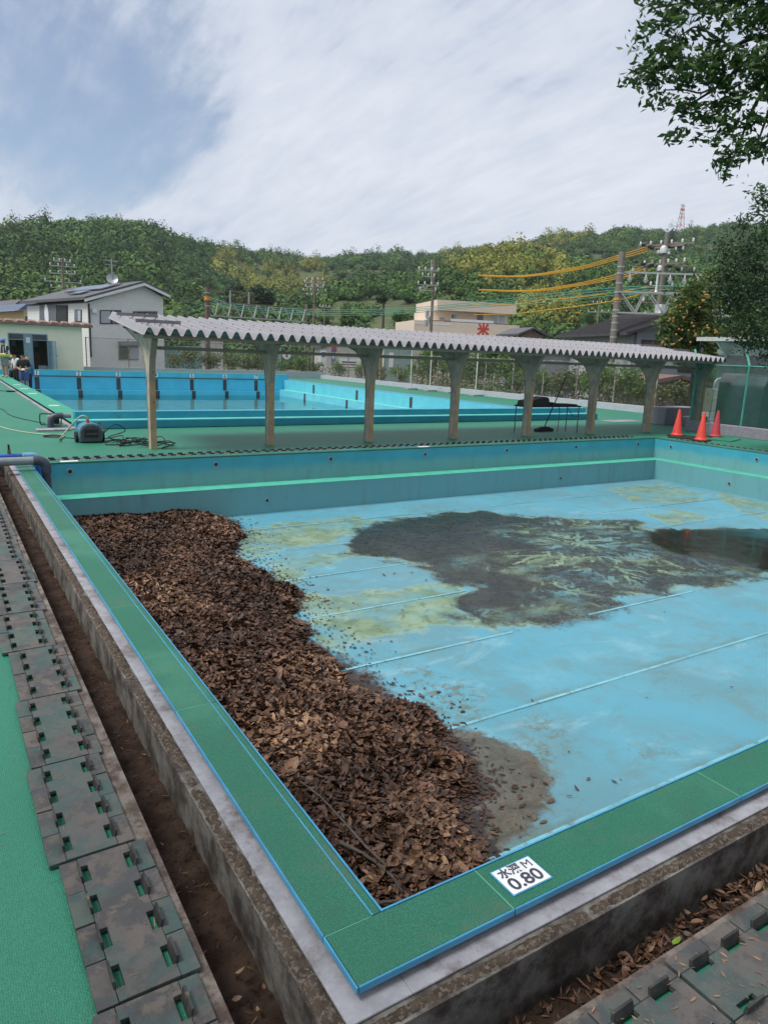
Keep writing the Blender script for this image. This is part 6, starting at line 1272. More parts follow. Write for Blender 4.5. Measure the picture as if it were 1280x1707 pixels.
def crowns(C3, R, Hh, tint, ncard, seed, card=.34):
    """crown = lumpy core + leafy clump cards on its surface; returns V, F(tri), colour per vertex"""
    rg_ = np.random.default_rng(seed); n = len(C3)
    # cores
    lump = 1+.30*(rg_.random((n, len(ICV)))-.5)
    V1 = ICV[None]*lump[..., None]*np.stack([R, R, Hh], -1)[:, None, :]*.55+C3[:, None, :]
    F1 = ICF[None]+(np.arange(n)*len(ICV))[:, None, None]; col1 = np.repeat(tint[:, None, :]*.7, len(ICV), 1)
    # cards
    u = rg_.normal(size=(n, ncard, 3)); u[..., 2] = np.abs(u[..., 2])*1.0-.25; u /= np.linalg.norm(u, axis=-1, keepdims=True)
    rad = rg_.uniform(.62, 1.12, (n, ncard, 1)); c = C3[:, None]+u*rad*np.stack([R, R, Hh], -1)[:, None]
    nn = u+rg_.normal(size=u.shape)*.34; nn /= np.linalg.norm(nn, axis=-1, keepdims=True)
    a = np.cross(nn, rg_.normal(size=u.shape)); a /= np.linalg.norm(a, axis=-1, keepdims=True); b = np.cross(nn, a); s = (R[:, None]*card*rg_.uniform(.55, 1.25, (n, ncard)))[..., None]
    e1, e2, e3 = [rg_.uniform(.55, 1.2, (n, ncard, 1)) for _ in range(3)]
    V2 = np.stack([c-a*s*e1, c+a*s*.6-b*s*.9*e2, c+a*s*.5+b*s*e3], 2); col2 = np.repeat((tint[:, None, :]*rg_.uniform(.8, 1.22, (n, ncard, 1)))[:, :, None], 3, 2)
    k = n*ncard; F2 = np.arange(k*3).reshape(-1, 3)+n*len(ICV)
    return np.vstack([V1.reshape(-1, 3), V2.reshape(-1, 3)]), np.vstack([F1.reshape(-1, 3), F2]), np.vstack([col1.reshape(-1, 3), col2.reshape(-1, 3)])
t = NT('woodland_foliage'); at_ = t.attr('tint', 'Color'); t.co = t.tc.outputs['Object']; cl = t.mix(t.ramp(t.noise(.9, 5, .7), .35, .7, 0, .6), at_, (.012, .024, .008)); t.set('Base Color', cl); t.set('Roughness', .75); t.set('Specular IOR Level', .2); M_WOOD = t.m
BAM = [[(350, 440), (385, 425), (420, 450), (430, 480), (400, 490), (365, 470)], [(395, 470), (450, 440), (500, 470), (520, 510), (470, 505), (420, 500)], [(735, 425), (800, 408), (870, 412), (930, 430), (960, 470), (900, 540), (860, 545), (870, 500), (800, 480), (745, 470)], [(860, 500), (960, 505), (985, 560), (860, 560)], [(900, 400), (960, 385), (990, 400), (920, 420)], [(480, 455), (530, 440), (560, 470), (520, 500), (490, 490)]]
GRASS = [[(505, 520), (560, 505), (640, 500), (700, 512), (725, 530), (725, 570), (505, 570)], [(690, 480), (735, 470), (745, 500), (700, 510)]]
def wood(name, T, n, rlo, rhi, seed, grass=False, tmax=1.02, nc_=112, cs_=.20):
    rg_ = np.random.default_rng(seed); nc, nd = T.shape[:2]; u = rg_.uniform(0, nc-1.001, n); tt = rg_.uniform(0, 1, n)**.8*(nd-1.001)*tmax/1.25
    i = u.astype(int); j = tt.astype(int); fu = (u-i)[:, None]; ft = (tt-j)[:, None]
    P_ = (T[i, j]*(1-fu)+T[i+1, j]*fu)*(1-ft)+(T[i, j+1]*(1-fu)+T[i+1, j+1]*fu)*ft
    x, y = project(P_); keep = np.ones(n, bool)
    if grass:
        for g in GRASS: keep &= ~(poly_in(x, y, g) & (rg_.random(n) < .93))
    P_, x, y = P_[keep], x[keep], y[keep]; n = len(P_)
    R = rg_.uniform(rlo, rhi, n)*(1+.5*(rg_.random(n) > .93)); H_ = R*rg_.uniform(.75, 1.15, n)
    base = np.array([[.026, .056, .017], [.036, .072, .020], [.048, .086, .024], [.030, .062, .026], [.058, .094, .026]])[rg_.integers(0, 5, n)]*rg_.uniform(.75, 1.25, (n, 1))
    for bpl in BAM:
        ib = poly_in(x, y, bpl) & (rg_.random(n) < .82); base[ib] = np.array([.135, .135, .035])*rg_.uniform(.75, 1.25, (ib.sum(), 1)); R[ib] *= .75; H_[ib] *= 1.15
    con = (rg_.random(n) < .07) & (base[:, 0] < .1); H_[con] *= 1.7; R[con] *= .7; base[con] *= .65
    P_[:, 2] += H_*.55
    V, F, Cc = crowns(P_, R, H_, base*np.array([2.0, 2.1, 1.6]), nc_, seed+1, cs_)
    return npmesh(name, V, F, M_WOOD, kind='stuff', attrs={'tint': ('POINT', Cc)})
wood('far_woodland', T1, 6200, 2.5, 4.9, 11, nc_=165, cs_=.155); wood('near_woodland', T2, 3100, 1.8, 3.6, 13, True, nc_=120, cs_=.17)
# scrub at the foot of the hills, seen over roofs
# ================================================================ leafy trees and shrubs built from real leaves
def mat_fol(name, c1, c2, c3, rough=.5, trans=.0):
    t = NT(name); r_ = t.island(); col = t.mix(t.ramp(r_, 0, 1, 0, 1, False), c1, c2); col = t.mix(t.ramp(r_, .82, 1.0), col, c3); t.set('Base Color', col); t.set('Roughness', rough); t.set('Specular IOR Level', .35)
    if trans:
        tr = t.n.new('ShaderNodeBsdfTranslucent'); t.l.new(col, tr.inputs[0]); mx = t.n.new('ShaderNodeMixShader'); mx.inputs[0].default_value = trans; t.l.new(t.b.outputs[0], mx.inputs[1]); t.l.new(tr.outputs[0], mx.inputs[2]); t.l.new(mx.outputs[0], t.n['Material Output'].inputs[0])
    return t.m
def leaf_quads(C3, size, aspect, seed, droop=.3, axis=None):
    rg_ = np.random.default_rng(seed); n = len(C3); d_ = rg_.normal(size=(n, 3)); d_[:, 2] = d_[:, 2]*.5-droop; d_ /= np.linalg.norm(d_, axis=1, keepdims=True)
    s_ = np.cross(d_, rg_.normal(size=(n, 3))); s_ /= np.linalg.norm(s_, axis=1, keepdims=True); nr = np.cross(d_, s_); L_ = (size*rg_.uniform(.7, 1.25, n))[:, None]; w = L_*aspect
    V = np.stack([C3-d_*L_*.5, C3-s_*w*.5+nr*w*.18, C3+d_*L_*.5, C3+s_*w*.5+nr*w*.18], 1); F = np.array([[0, 1, 2], [0, 2, 3]])[None]+(np.arange(n)*4)[:, None, None]
    return V.reshape(-1, 3), F.reshape(-1, 3)
def blob_points(blobs, dist, per_m2, seed, zr=.8, hollow=.55, clump=.0):
    """points in ellipsoids given as (px, py, radius px[, distance offset])"""
    rg_ = np.random.default_rng(seed); out = []
    for bl_ in blobs:
        dd = dist+(bl_[3] if len(bl_) > 3 else 0); c = atd(bl_[0], bl_[1], dd); r_ = bl_[2]/FPX*dd*.97; n = max(8, int(per_m2*PI*r_*r_)); u = rg_.normal(size=(n, 3)); u /= np.linalg.norm(u, axis=1, keepdims=True)
        q_ = c+u*(rg_.uniform(hollow, 1.05, (n, 1))*r_)*np.array([1, 1, zr])
        if clump > 0:
            nk = max(4, n//26); cc = c+(lambda v_: v_/np.linalg.norm(v_, axis=1, keepdims=True))(rg_.normal(size=(nk, 3)))*(rg_.uniform(.35, 1.0, (nk, 1))*r_)*np.array([1, 1, zr]); q_ = cc[rg_.integers(0, nk, n)]+rg_.normal(size=(n, 3))*clump*np.array([1, 1, .6])
        out.append(q_)
    return np.vstack(out)
M_BARK = M('dark_bark', (.055, .045, .038), .9, (.085, .072, .06), 12, bump=.8, bscale=40)
# tree overhanging the pool
M_F1 = mat_fol('glossy_green_leaves', (.030, .072, .018), (.064, .135, .032), (.11, .19, .045), .45, .35)
OT = thing('overhanging_tree', 'leafy evergreen branches hanging over the pool from outside', 'tree', (9.8, -2.9, -1.6))
B1 = [(1095,12,26),(1140,18,38),(1195,15,52),(1265,25,62),(1080,85,32),(1062,118,23),(1108,108,40),(1092,150,27),(1083,180,12),(1150,75,34),(1160,128,42),(1138,168,32),(1128,212,22),(1160,228,12),(1200,105,52),(1222,155,46),(1212,205,40),(1180,190,22),(1232,242,32),(1212,274,26),(1216,298,11),(1262,95,52),(1270,165,50),(1276,228,32),(1258,262,16),(1300,120,60),(1310,200,40),(1300,40,60),(1370,70,62),(1375,160,55),(1440,60,75),(1450,-30,80),(1350,-50,75),(1240,-60,60),(1140,-40,45),(1460,150,60)]
pts = blob_points(B1, 8.6, 820, 31, .85, .1, .062)
V, F = leaf_quads(pts, np.full(len(pts), .092), .38, 32, .45); npmesh('leaves', V, F, M_F1, OT, kind='stuff')
MB().tube(smooth_path([(9.8, -2.9, -1.6), (9.7, -2.8, 1.5), (9.5, -2.5, 3.6), (9.3, -2.0, 5.2), (9.2, -1.6, 7.5)], 4), [.26-.006*i for i in range(17)], 12).build('trunk', M_BARK, OT, smooth=True)
def limb(pp, d0, d1, r0, r1):
    n_ = len(pp); P_ = [tuple(atd(x, y, d0+(d1-d0)*i/(n_-1))) for i, (x, y) in enumerate(pp)]; sp = smooth_path(P_, 4); k_ = len(sp); MB().tube(sp, [r0+(r1-r0)*i/(k_-1) for i in range(k_)], 6).build('branch', M_BARK, OT, smooth=True)
for st_, en in [((1400, 20), [(1340, 60), (1260, 62), (1220, 80), (1175, 102), (1130, 112), (1085, 100)]), ((1400, 60), [(1330, 70), (1270, 95), (1235, 110), (1195, 145), (1150, 175), (1130, 200)]), ((1400, 100), [(1330, 100), (1285, 135), (1255, 180), (1235, 230), (1215, 280)]), ((1400, -20), [(1320, -10), (1250, -5), (1180, 5), (1120, 8), (1085, 15)]), ((1400, 60), [(1310, 140), (1280, 190), (1262, 240)]), ((1220, 80), [(1190, 60), (1160, 45), (1140, 55), (1110, 75)]), ((1195, 145), [(1180, 150), (1165, 155), (1140, 150), (1105, 150)])]:
    limb([st_]+en, 9.2 if st_[0] > 1300 else 8.5, 8.5, .035 if st_[0] > 1300 else .012, .006)
for zz_, e_ in ((4.6, (1400, 60)), (5.4, (1400, -20)), (4.0, (1400, 100))):
    MB().tube(smooth_path([(9.45, -2.3, zz_-.7), tuple((np.array([9.3, -1.6, zz_])+atd(e_[0], e_[1], 9.2))/2+np.array([0, 0, .2])), tuple(atd(e_[0], e_[1], 9.2))], 5), .05, 7).build('limb', M_BARK, OT, smooth=True)
# dark evergreen beside the shed
M_F2 = mat_fol('dark_evergreen_leaves', (.014, .036, .011), (.028, .064, .018), (.055, .10, .028), .55, .12)
pb = atd(1345, 600, 18.5); DT = thing('evergreen_tree', 'dense dark evergreen leaning over the pump shed', 'tree', (pb[0], pb[1], -1.6))
B2 = [(1285,425,78),(1250,400,36),(1232,440,40),(1213,482,30),(1240,500,52),(1209,522,20),(1275,520,64),(1228,548,28),(1262,575,28),(1290,585,34),(1200,500,14),(1215,455,20),(1330,480,90),(1320,560,60)]
pts = blob_points(B2, 17.5, 640, 41, .85, .35, .10); V, F = leaf_quads(pts, np.full(len(pts), .085), .38, 42, .6); npmesh('leaves', V, F, M_F2, DT, kind='stuff')
B2b = [(1262,338,24),(1278,320,20),(1255,358,16),(1282,352,24),(1275,378,16)]; pts = blob_points(B2b, 11.5, 700, 43, .85, .1, .07); V, F = leaf_quads(pts, np.full(len(pts), .075), .38, 44, .5); npmesh('hanging_leaves', V, F, M_F1, OT, kind='stuff')
MB().tube([tuple(pb*np.array([1, 1, 0])+np.array([0, 0, -1.6])), tuple(pb+np.array([-.1, .1, 1.2])), tuple(atd(1310, 430, 17.8))], [.25, .2, .10], 10).build('trunk', M_BARK, DT, smooth=True)
for e_ in ((1240, 440), (1225, 500), (1260, 560)): MB().tube([tuple(pb+np.array([-.05, .05, 1.0])), tuple((pb+np.array([0, 0, 1.5])+atd(*e_, 17.5))/2), tuple(atd(*e_, 17.5))], [.09, .06, .02], 7).build('limb', M_BARK, DT, smooth=True)
# loquat with orange fruit
M_F3 = mat_fol('loquat_leaves', (.055, .095, .022), (.12, .155, .036), (.22, .22, .06), .5, .15); M_FRUIT = M('orange_fruit', (.40, .19, .04), .6, (.33, .15, .035), 8)
pb = atd(1158, 620, 28); LT = thing('fruit_tree', 'loquat tree with clusters of orange fruit behind the shelter end', 'tree', (pb[0], pb[1], -1.6))
B3 = [(1150,520,42),(1130,556,28),(1172,482,26),(1185,530,34),(1122,538,18),(1158,575,28),(1192,468,16),(1196,560,26),(1112,566,14),(1160,498,28),(1140,590,22),(1180,590,22)]
pts = blob_points(B3, 28, 330, 51, .95, .25, .16); V, F = leaf_quads(pts, np.full(len(pts), .24), .34, 52, .25); npmesh('leaves', V, F, M_F3, LT, kind='stuff')
MB().tube([tuple(np.array([pb[0], pb[1], -1.6])), tuple(pb+np.array([0, 0, .6])), tuple(atd(1158, 540, 28))], [.16, .12, .05], 9).build('trunk', M_BARK, LT, smooth=True)
rf_ = random.Random(4)
for (px, py) in [(1117,520),(1129,513),(1175,487),(1131,510),(1114,531),(1162,561),(1135,567),(1144,549),(1195,552),(1104,570),(1110,562),(1122,575),(1172,500),(1181,494),(1145,507),(1176,489),(1134,548),(1160,560),(1192,553),(1124,533),(1150,570),(1168,512),(1186,520),(1108,578),(1139,528),(1155,541),(1178,545),(1128,558)]:
    for k_ in range(rf_.choice((1, 2, 3))):
        q = atd(px+rf_.uniform(-3.5, 3.5), py+rf_.uniform(-3, 3), 27.05+rf_.uniform(-.25, .1)); MB().lathe([(.0, -.042), (.03, -.03), (.04, 0), (.03, .03), (.0, .038)], q, 7).build('fruit', M_FRUIT, LT, smooth=True)
# shrubs behind the fences
M_F4 = mat_fol('bright_shrub_leaves', (.065, .15, .028), (.12, .215, .045), (.18, .24, .06), .55, .2); M_F5 = mat_fol('olive_shrub_leaves', (.075, .11, .034), (.14, .17, .055), (.20, .18, .07), .6, .15)
def shrub(px, py, r, dist, mat, lb, seed, leaf=.11, dens=170, zr=1.0, grp=None):
    c = atd(px, py, dist); rr = r/FPX*dist; o = thing('shrub', lb, 'shrub', (c[0], c[1], -1.6), grp); rg_ = random.Random(seed)
    bl_ = [(px, py, r*.75)]+[(px+rg_.uniform(-.9, .9)*r, py+rg_.uniform(-.7, .5)*r, r*rg_.uniform(.3, .55), rg_.uniform(-.5, .9)) for _ in range(6)]
    pts = blob_points(bl_, dist, dens, seed, .9, .15, .16)
    low = rg_.random(); nlow = int(dens*rr*2.2); rn = np.random.default_rng(seed+1); pl = np.stack([c[0]+rn.normal(0, rr*.5, nlow), c[1]+rn.normal(0, rr*.45, nlow), rn.uniform(-1.5, c[2], nlow)], -1)
    pts = np.vstack([pts, pl]); V, F = leaf_quads(pts, np.full(len(pts), leaf), .45, seed+2, .1); npmesh('leaves', V, F, mat, o, kind='stuff')
    for k_ in range(3): MB().tube([(c[0]+.1*k_-.1, c[1], -1.6), (c[0]+rg_.uniform(-.4, .4)*rr, c[1]+rg_.uniform(-.3, .3), c[2]+rr*.3)], [.03, .01], 5).build('stem', M_BARK, o)
sd = 100
def dist_x(px, py, X): q = onx(px, py, X); return math.hypot(q[0]-CAM[0], q[1]-CAM[1])
def dist_y(px, py, Y): q = ony(px, py, Y); return math.hypot(q[0]-CAM[0], q[1]-CAM[1])
for (px, py, r, m_) in [(292,600,13,M_F5),(318,597,17,M_F5),(350,600,18,M_F5),(385,601,14,M_F5),(415,603,13,M_F5),(440,603,16,M_F5),(470,607,11,M_F4),(505,606,16,M_F4),(530,613,11,M_F5)]:
    sd += 7; shrub(px, py, r, dist_y(px, py, 45.2), m_, 'olive weedy shrub behind the far fence', sd, .16, 360, grp='weedy shrubs behind the far fence')
for (px, py, r, m_, dx) in [(565,614,12,M_F4,0),(600,616,12,M_F4,0),(635,620,13,M_F5,0),(668,622,13,M_F4,0),(700,612,22,M_F4,0),(722,597,22,M_F4,0),(745,600,24,M_F4,.5),(768,622,22,M_F4,0),(800,612,26,M_F4,0),(825,597,30,M_F4,.6),(845,612,30,M_F4,0),(862,632,24,M_F4,0),(905,637,24,M_F4,0),(938,640,24,M_F5,0),(962,632,20,M_F5,0),(990,637,24,M_F4,0),(1010,625,20,M_F4,.4),(1020,645,17,M_F5,0),(1048,632,20,M_F4,0),(1062,648,16,M_F4,.2),(1100,655,12,M_F5,0),(1128,648,14,M_F5,0),(1145,660,12,M_F5,0)]:
    sd += 7; lb = 'bright green leafy shrub growing behind the rusty fence' if m_ is M_F4 else 'olive tangled shrub growing behind the rusty fence'; shrub(px, py, r, dist_x(px, py, 23.4+dx), m_, lb, sd, .15, 640, grp='green shrubs behind the rusty fence' if m_ is M_F4 else 'olive shrubs behind the rusty fence')
# round trees standing at the foot of the hill
for (px, py, r, dist, m_, lb) in [(405, 500, 22, 150, M_F5, 'round pale green tree at the hill foot'), (440, 495, 27, 160, M_F2, 'round dark green tree at the hill foot'), (388, 492, 18, 175, M_F2, 'dark oval tree behind the round pale tree'), (585, 530, 20, 140, M_F4, 'bushy green tree on the terraced slope'), (668, 528, 14, 140, M_F4, 'small bush on the grassy terrace beside the beige block'), (640, 497, 12, 170, M_F2, 'dark bush at the upper edge of the terraces')]:
    sd += 7; c = atd(px, py, dist); o = thing('tree', lb, 'tree', (c[0], c[1], -1.6)); rg_ = random.Random(sd); bl_ = [(px, py, r*.8)]+[(px+rg_.uniform(-.6, .6)*r, py+rg_.uniform(-.5, .4)*r, r*.45) for _ in range(7)]
    pts = blob_points(bl_, dist, 34, sd, .85, .55, .35); V, F = leaf_quads(pts, np.full(len(pts), .55), .6, sd+1, .1); npmesh('crown', V, F, m_, o, kind='stuff'); MB().tube([(c[0], c[1], -1.6), tuple(c)], [.5, .2], 7).build('trunk', M_BARK, o)

# unseen broad tree, added beside the deck to shade the pool corner
ST = thing('added_shade_tree', 'unseen leafy tree added beside the deck to shade the pool corner', 'tree', (-7.5, -4.5, -1.6)); rg_ = np.random.default_rng(71); cl_ = []
for k_ in range(34):
    c = np.array([-6.0+rg_.normal(0, 1.7), -3.4+rg_.normal(0, 2.0), 6.6+rg_.normal(0, 1.0)])
    if c[0] > -2.6: c[0] = -2.6-rg_.random()
    cl_.append(c+rg_.normal(size=(520, 3))*np.array([.75, .75, .45]))
pts = np.vstack(cl_); V, F = leaf_quads(pts, np.full(len(pts), .15), .45, 72, .2); npmesh('leaves', V, F, M_F1, ST, kind='stuff')
MB().tube(smooth_path([(-7.5, -4.5, -1.6), (-7.3, -4.4, 1.5), (-6.8, -4.0, 4.0), (-6.2, -3.5, 6.5)], 4), [.32-.015*i for i in range(13)], 12).build('trunk', M_BARK, ST, smooth=True)
for e_ in ((-4.2, -2.0, 6.6), (-8.5, -5.5, 6.5), (-5.0, -5.5, 7.0), (-7.5, -1.5, 6.8)): MB().tube(smooth_path([(-7.0, -4.2, 3.2), tuple((np.array([-7.0, -4.2, 3.2])+np.array(e_))/2+np.array([0, 0, .5])), e_], 4), [.14-.012*i for i in range(9)], 8).build('limb', M_BARK, ST, smooth=True)
# ================================================================ people at the far end of the large pool
MB().box(LX0+.001, LX0+.45, LY0+.1, LY1-.33, -1.25, -.50).build('side_bench', M_LW, BIG)
M_SKIN = M('skin', (.42, .24, .165), .55, (.38, .21, .145), 30); M_HAIR = M('black_hair', (.012, .010, .010), .5)
BONES = [('pelvis', 'spine', 'torso'), ('spine', 'chest', 'torso'), ('chest', 'neck', 'torso'), ('neck', 'jaw', 'neck'), ('jaw', 'crown', 'head')]
for s_ in 'LR': BONES += [('chest', 'sh'+s_, 'torso'), ('sh'+s_, 'el'+s_, 'uparm'), ('el'+s_, 'wr'+s_, 'forearm'), ('wr'+s_, 'ha'+s_, 'hand'), ('pelvis', 'hi'+s_, 'hip'), ('hi'+s_, 'kn'+s_, 'thigh'), ('kn'+s_, 'an'+s_, 'shin'), ('an'+s_, 'to'+s_, 'foot')]
RAD = dict(pelvis=.082, spine=.074, chest=.088, neck=.034, jaw=.050, crown=.056, sh=.044, el=.028, wr=.019, ha=.021, hi=.062, kn=.037, an=.025, to=.021)
def base_pose():
    J = dict(pelvis=(0, 0, .52), spine=(0, .0, .62), chest=(0, .0, .735), neck=(0, .005, .835), jaw=(0, .018, .885), crown=(0, .008, .945))
    for s_, k_ in (('L', -1), ('R', 1)):
        J.update({'sh'+s_: (k_*.105, 0, .79), 'el'+s_: (k_*.145, -.01, .635), 'wr'+s_: (k_*.15, .05, .49), 'ha'+s_: (k_*.145, .075, .445), 'hi'+s_: (k_*.052, 0, .49), 'kn'+s_: (k_*.058, .015, .275), 'an'+s_: (k_*.06, -.012, .045), 'to'+s_: (k_*.07, .075, .022)})
    return {a: Vector(b) for a, b in J.items()}
def person(pos, facing, H, label, cloth, pose=None, hat=None):
    J = base_pose()
    for k_, v_ in (pose or {}).items(): J[k_] = Vector(v_)
    names = list(J); idx = {n_: i for i, n_ in enumerate(names)}
    me = bpy.data.meshes.new('p'); me.from_pydata([J[n_]*H for n_ in names], [(idx[a], idx[b]) for a, b, _ in BONES], []); o = bpy.data.objects.new('p', me); COL.objects.link(o)
    sk = o.modifiers.new('s', 'SKIN'); 
    if not me.skin_vertices: 
        import bmesh; bm = bmesh.new(); bm.from_mesh(me); bm.verts.layers.skin.verify(); bm.to_mesh(me); bm.free()
    for n_, i in idx.items():
        r_ = RAD.get(n_, RAD.get(n_[:-1], .03))*H; sv = me.skin_vertices[0].data[i]; sv.radius = (r_*(1.25 if n_ in ('chest', 'pelvis', 'spine') else 1), r_*(.85 if n_ in ('chest', 'spine') else 1)); sv.use_root = (n_ == 'pelvis')
    sb_ = o.modifiers.new('d', 'SUBSURF'); sb_.levels = 2; sb_.render_levels = 2
    dg = bpy.context.evaluated_depsgraph_get(); bmsh = bpy.data.meshes.new_from_object(o.evaluated_get(dg)); bpy.data.objects.remove(o)
    root = thing('person', label, 'person', pos); root.rotation_euler = (0, 0, facing)
    V = np.array([v.co[:] for v in bmsh.vertices]); Nn = np.array([v.normal[:] for v in bmsh.vertices]); faces = [tuple(p.vertices) for p in bmsh.polygons]
    A_ = np.array([J[a]*H for a, b, _ in BONES]); B_ = np.array([J[b]*H for a, b, _ in BONES]); cat_ = [c for *_, c in BONES]
    cen = np.array([V[list(f_)].mean(0) for f_ in faces]); d_ = B_-A_; tpar = np.clip(((cen[:, None]-A_)*d_).sum(-1)/((d_**2).sum(-1)+1e-9), 0, 1); dist = np.linalg.norm(cen[:, None]-(A_+tpar[..., None]*d_), axis=-1); nb_ = dist.argmin(1); tt = tpar[np.arange(len(cen)), nb_]; kind_ = [cat_[i] for i in nb_]
    # fingers rooted in the palms
    fm = MB(); fm.v = [tuple(v) for v in V]; fm.f = list(faces)
    for s_, k_ in (('L', -1), ('R', 1)):
        w_, h_ = J['wr'+s_]*H, J['ha'+s_]*H; dd = (h_-w_).normalized(); sd_ = dd.cross(Vector((0, 1, .3))).normalized(); nn = dd.cross(sd_)
        for fi, (off, ln) in enumerate(((-.016, .040), (-.0055, .045), (.0055, .043), (.016, .034))): p0_ = h_+sd_*off*H; fm.tube([p0_, p0_+dd*ln*H*.5+nn*.004*H, p0_+dd*ln*H*.85+nn*.014*H], [.0065*H, .006*H, .0045*H], 6)
        p0_ = (w_*.45+h_*.55)+sd_*(-.018*H); fm.tube([p0_, p0_+dd*.018*H-sd_*.016*H, p0_+dd*.038*H-sd_*.017*H], [.007*H, .0065*H, .005*H], 6)
    hd, jw = J['crown']*H, J['jaw']*H; fw_ = Vector((0, 1, 0)); fc = (hd+jw)/2+fw_*.058*H
    fm.tube([fc+Vector((0, -.012, .008))*H, fc+Vector((0, .012, -.010))*H], [.006*H, .009*H], 6)
    for k_ in (-1, 1): fm.tube([(hd+jw)/2+Vector((k_*.052, .0, .004))*H, (hd+jw)/2+Vector((k_*.062, -.006, .0))*H], [.014*H, .010*H], 6)
    def mk(mb, name, mat): 
        me_ = bpy.data.meshes.new(name); me_.from_pydata(mb.v, [], mb.f); me_.materials.append(mat); me_.polygons.foreach_set('use_smooth', [True]*len(me_.polygons)); ob = bpy.data.objects.new(name, me_); COL.objects.link(ob); ob.parent = root; return ob
    mk(fm, 'body', M_SKIN)
    for k_ in (-1, 1):
        e = MB(); e.lathe([(.0, -.006*H), (.007*H, 0), (.0, .006*H)], tuple(fc+Vector((k_*.022, -.006, .008))*H), 6); mk(e, 'eye', M_BLACK)
    e = MB(); e.beam(tuple(fc+Vector((-.015, -.004, -.03))*H), tuple(fc+Vector((.015, -.004, -.03))*H), .006*H, .005*H); mk(e, 'mouth', M('lip', (.25, .10, .08)))
    def garment(name, test, mat, off):
        sel = [i for i in range(len(faces)) if test(kind_[i], tt[i], cen[i])]
        if not sel: return
        used = sorted({v for i in sel for v in faces[i]}); mp_ = {v: j for j, v in enumerate(used)}; g = MB(); g.v = [tuple(V[v]+Nn[v]*off*H) for v in used]; g.f = [tuple(mp_[v] for v in faces[i]) for i in sel]
        ob = mk(g, name, mat); so_ = ob.modifiers.new('t', 'SOLIDIFY'); so_.thickness = .006*H; so_.offset = -1
    zc_ = (J['crown'].z+J['jaw'].z)/2*H
    garment('hair', lambda c, t_, p_: c == 'head' and (p_[2] > zc_+.004*H and p_[1] < (J['crown'].y+.045)*H or p_[2] > zc_+.03*H or p_[1] < (J['jaw'].y-.012)*H), M_HAIR, .010)
    for nm, (zone, mat, off) in cloth.items(): garment(nm, zone, mat, off)
    if hat:
        m_ = MB(); c_ = J['crown']*H; m_.lathe([(.066*H, -.01*H), (.066*H, .03*H), (.05*H, .058*H), (.0, .066*H)], tuple(c_), 16); hb_ = mk(m_, 'cap', hat); m_ = MB(); m_.prism([tuple(c_+Vector((a_, b_, -.008))*H) for a_, b_ in ((-.055, .04), (.055, .04), (.045, .12), (0, .135), (-.045, .12))], (0, 0, .008*H)); mk(m_, 'brim', hat)
    return root
short_slv = lambda c, t_, p_: c == 'torso' or (c == 'uparm' and t_ < .8)
long_slv = lambda c, t_, p_: c in ('torso', 'uparm', 'forearm')
shorts = lambda c, t_, p_: c == 'hip' or (c == 'thigh' and t_ < .82)
trousers = lambda c, t_, p_: c in ('hip', 'thigh', 'shin')
fab = lambda n_, c_: M(n_, c_, .85, tuple(q_*.8 for q_ in c_), 14)
def stripes():
    t = NT('striped_top'); sp = t.n.new('ShaderNodeSeparateXYZ'); t.l.new(t.tc.outputs['Object'], sp.inputs[0]); f_ = t.math('FRACT', t.math('MULTIPLY', t.math('ABSOLUTE', sp.outputs[0]), 9.0)); t.set('Base Color', t.mix(t.ramp(f_, .70, .74), (.02, .02, .025), (.60, .60, .62))); t.set('Roughness', .8); return t.m
def toward(px, d): return -math.atan2(math.sin(d), math.cos(d))
hold = dict(elL=(-.14, -.02, .64), wrL=(-.05, .12, .60), haL=(-.02, .155, .60), elR=(.14, -.02, .64), wrR=(.05, .12, .58), haR=(.02, .155, .585))
armb = dict(elR=(.15, .02, .645), wrR=(.05, .13, .60), haR=(.005, .15, .595), elL=(-.15, .0, .64), wrL=(-.09, .10, .57), haL=(-.05, .13, .56))
FC = PI*.86                                  # roughly facing the small pool
q = onx(9, 610, 1.72); p = (q[0], q[1], 0.0)
person(p, FC-.5, 1.76, 'man in blue cap and striped black top on the large pool coping', {'top': (long_slv, stripes(), .012), 'shorts': (shorts, fab('grey_shorts', (.22, .23, .25)), .016)}, armb, fab('blue_cap', (.12, .25, .50)))
yr = MB(); c = Vector((q[0]-.02, q[1]-.24, 1.02)); yr.tube([c-Vector((.24, 0, .0)), c+Vector((.24, .05, .02))], .085, 14); yr.build('rolled_mat', M('yellow_roll', (.60, .55, .10), .7, (.5, .48, .2), 6), label='yellow roll held by the man in the striped top', cat='roll')
q = onx(39, 600, 2.20); person((q[0], q[1], -.5), FC+.1, 1.68, 'boy in black shirt and blue shorts holding white gloves', {'shirt': (short_slv, fab('black_shirt', (.015, .015, .018)), .012), 'shorts': (shorts, fab('navy_shorts', (.06, .09, .22)), .018)}, hold)
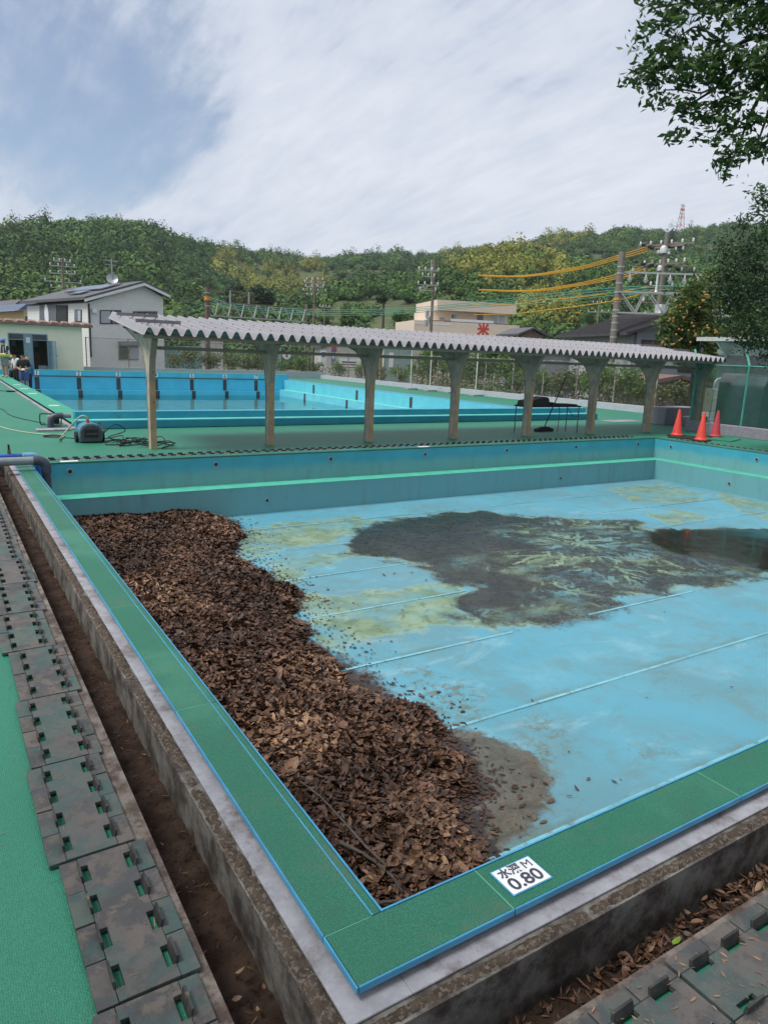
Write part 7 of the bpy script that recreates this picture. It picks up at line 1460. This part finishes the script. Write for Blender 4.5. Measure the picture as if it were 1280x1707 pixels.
MB().lathe([(.0, -.05), (.06, -.04), (.075, .0), (.05, .04), (.0, .05)], (q[0]-.04, q[1]-.28, .50), 10).build('work_gloves', M_WHITE, label='white gloves in the hands of the boy in black', cat='gloves', smooth=True)
q = onx(27, 600, 2.25); person((q[0], q[1], -.5), FC-.6, 1.64, 'boy in white shirt and black trousers beside the coping', {'shirt': (short_slv, fab('white_shirt', (.62, .63, .65)), .012), 'trousers': (trousers, fab('black_trousers', (.02, .02, .022)), .014)}, {'jaw': (0, .045, .875), 'crown': (0, .05, .935), **armb})
q = onx(45.5, 605, 2.39); person((q[0], q[1], -.5), FC+.5, 1.50, 'child in blue jacket and tan cap behind the boy in black', {'jacket': (long_slv, fab('blue_jacket', (.05, .22, .42)), .014), 'trousers': (trousers, fab('navy_trousers', (.02, .03, .07)), .014)}, None, fab('tan_cap', (.45, .30, .12)))
q = onx(18.5, 592, 2.36); person((q[0], q[1], -.5), FC-.2, 1.72, 'dark haired boy in black shirt looking down behind the others', {'shirt': (short_slv, fab('black_shirt', (.015, .015, .018)), .012), 'shorts': (shorts, fab('dark_shorts', (.03, .03, .035)), .016)}, {'neck': (0, .03, .825), 'jaw': (0, .065, .86), 'crown': (0, .09, .915), **hold})
q = onx(21, 602, 2.12); person((q[0], q[1], -.5), FC+.2, 1.50, 'child in yellow cap and grey shirt half hidden by the others', {'shirt': (short_slv, fab('grey_shirt', (.25, .26, .28)), .012), 'shorts': (shorts, fab('dark_shorts', (.03, .03, .035)), .016)}, None, fab('yellow_cap', (.55, .50, .12)))
# ================================================================ haze
hz = bpy.data.materials.new('summer_haze'); hz.use_nodes = True; ht = hz.node_tree; ht.nodes.clear(); ho_ = ht.nodes.new('ShaderNodeOutputMaterial'); hv = ht.nodes.new('ShaderNodeVolumePrincipled')
hv.inputs['Color'].default_value = (.80, .90, 1.0, 1); hv.inputs['Density'].default_value = .00016; hv.inputs['Anisotropy'].default_value = .2; ht.links.new(hv.outputs[0], ho_.inputs['Volume'])
MB().box(-2600, 2600, -2600, 2600, -3.2, 190).build('haze', hz, kind='stuff')
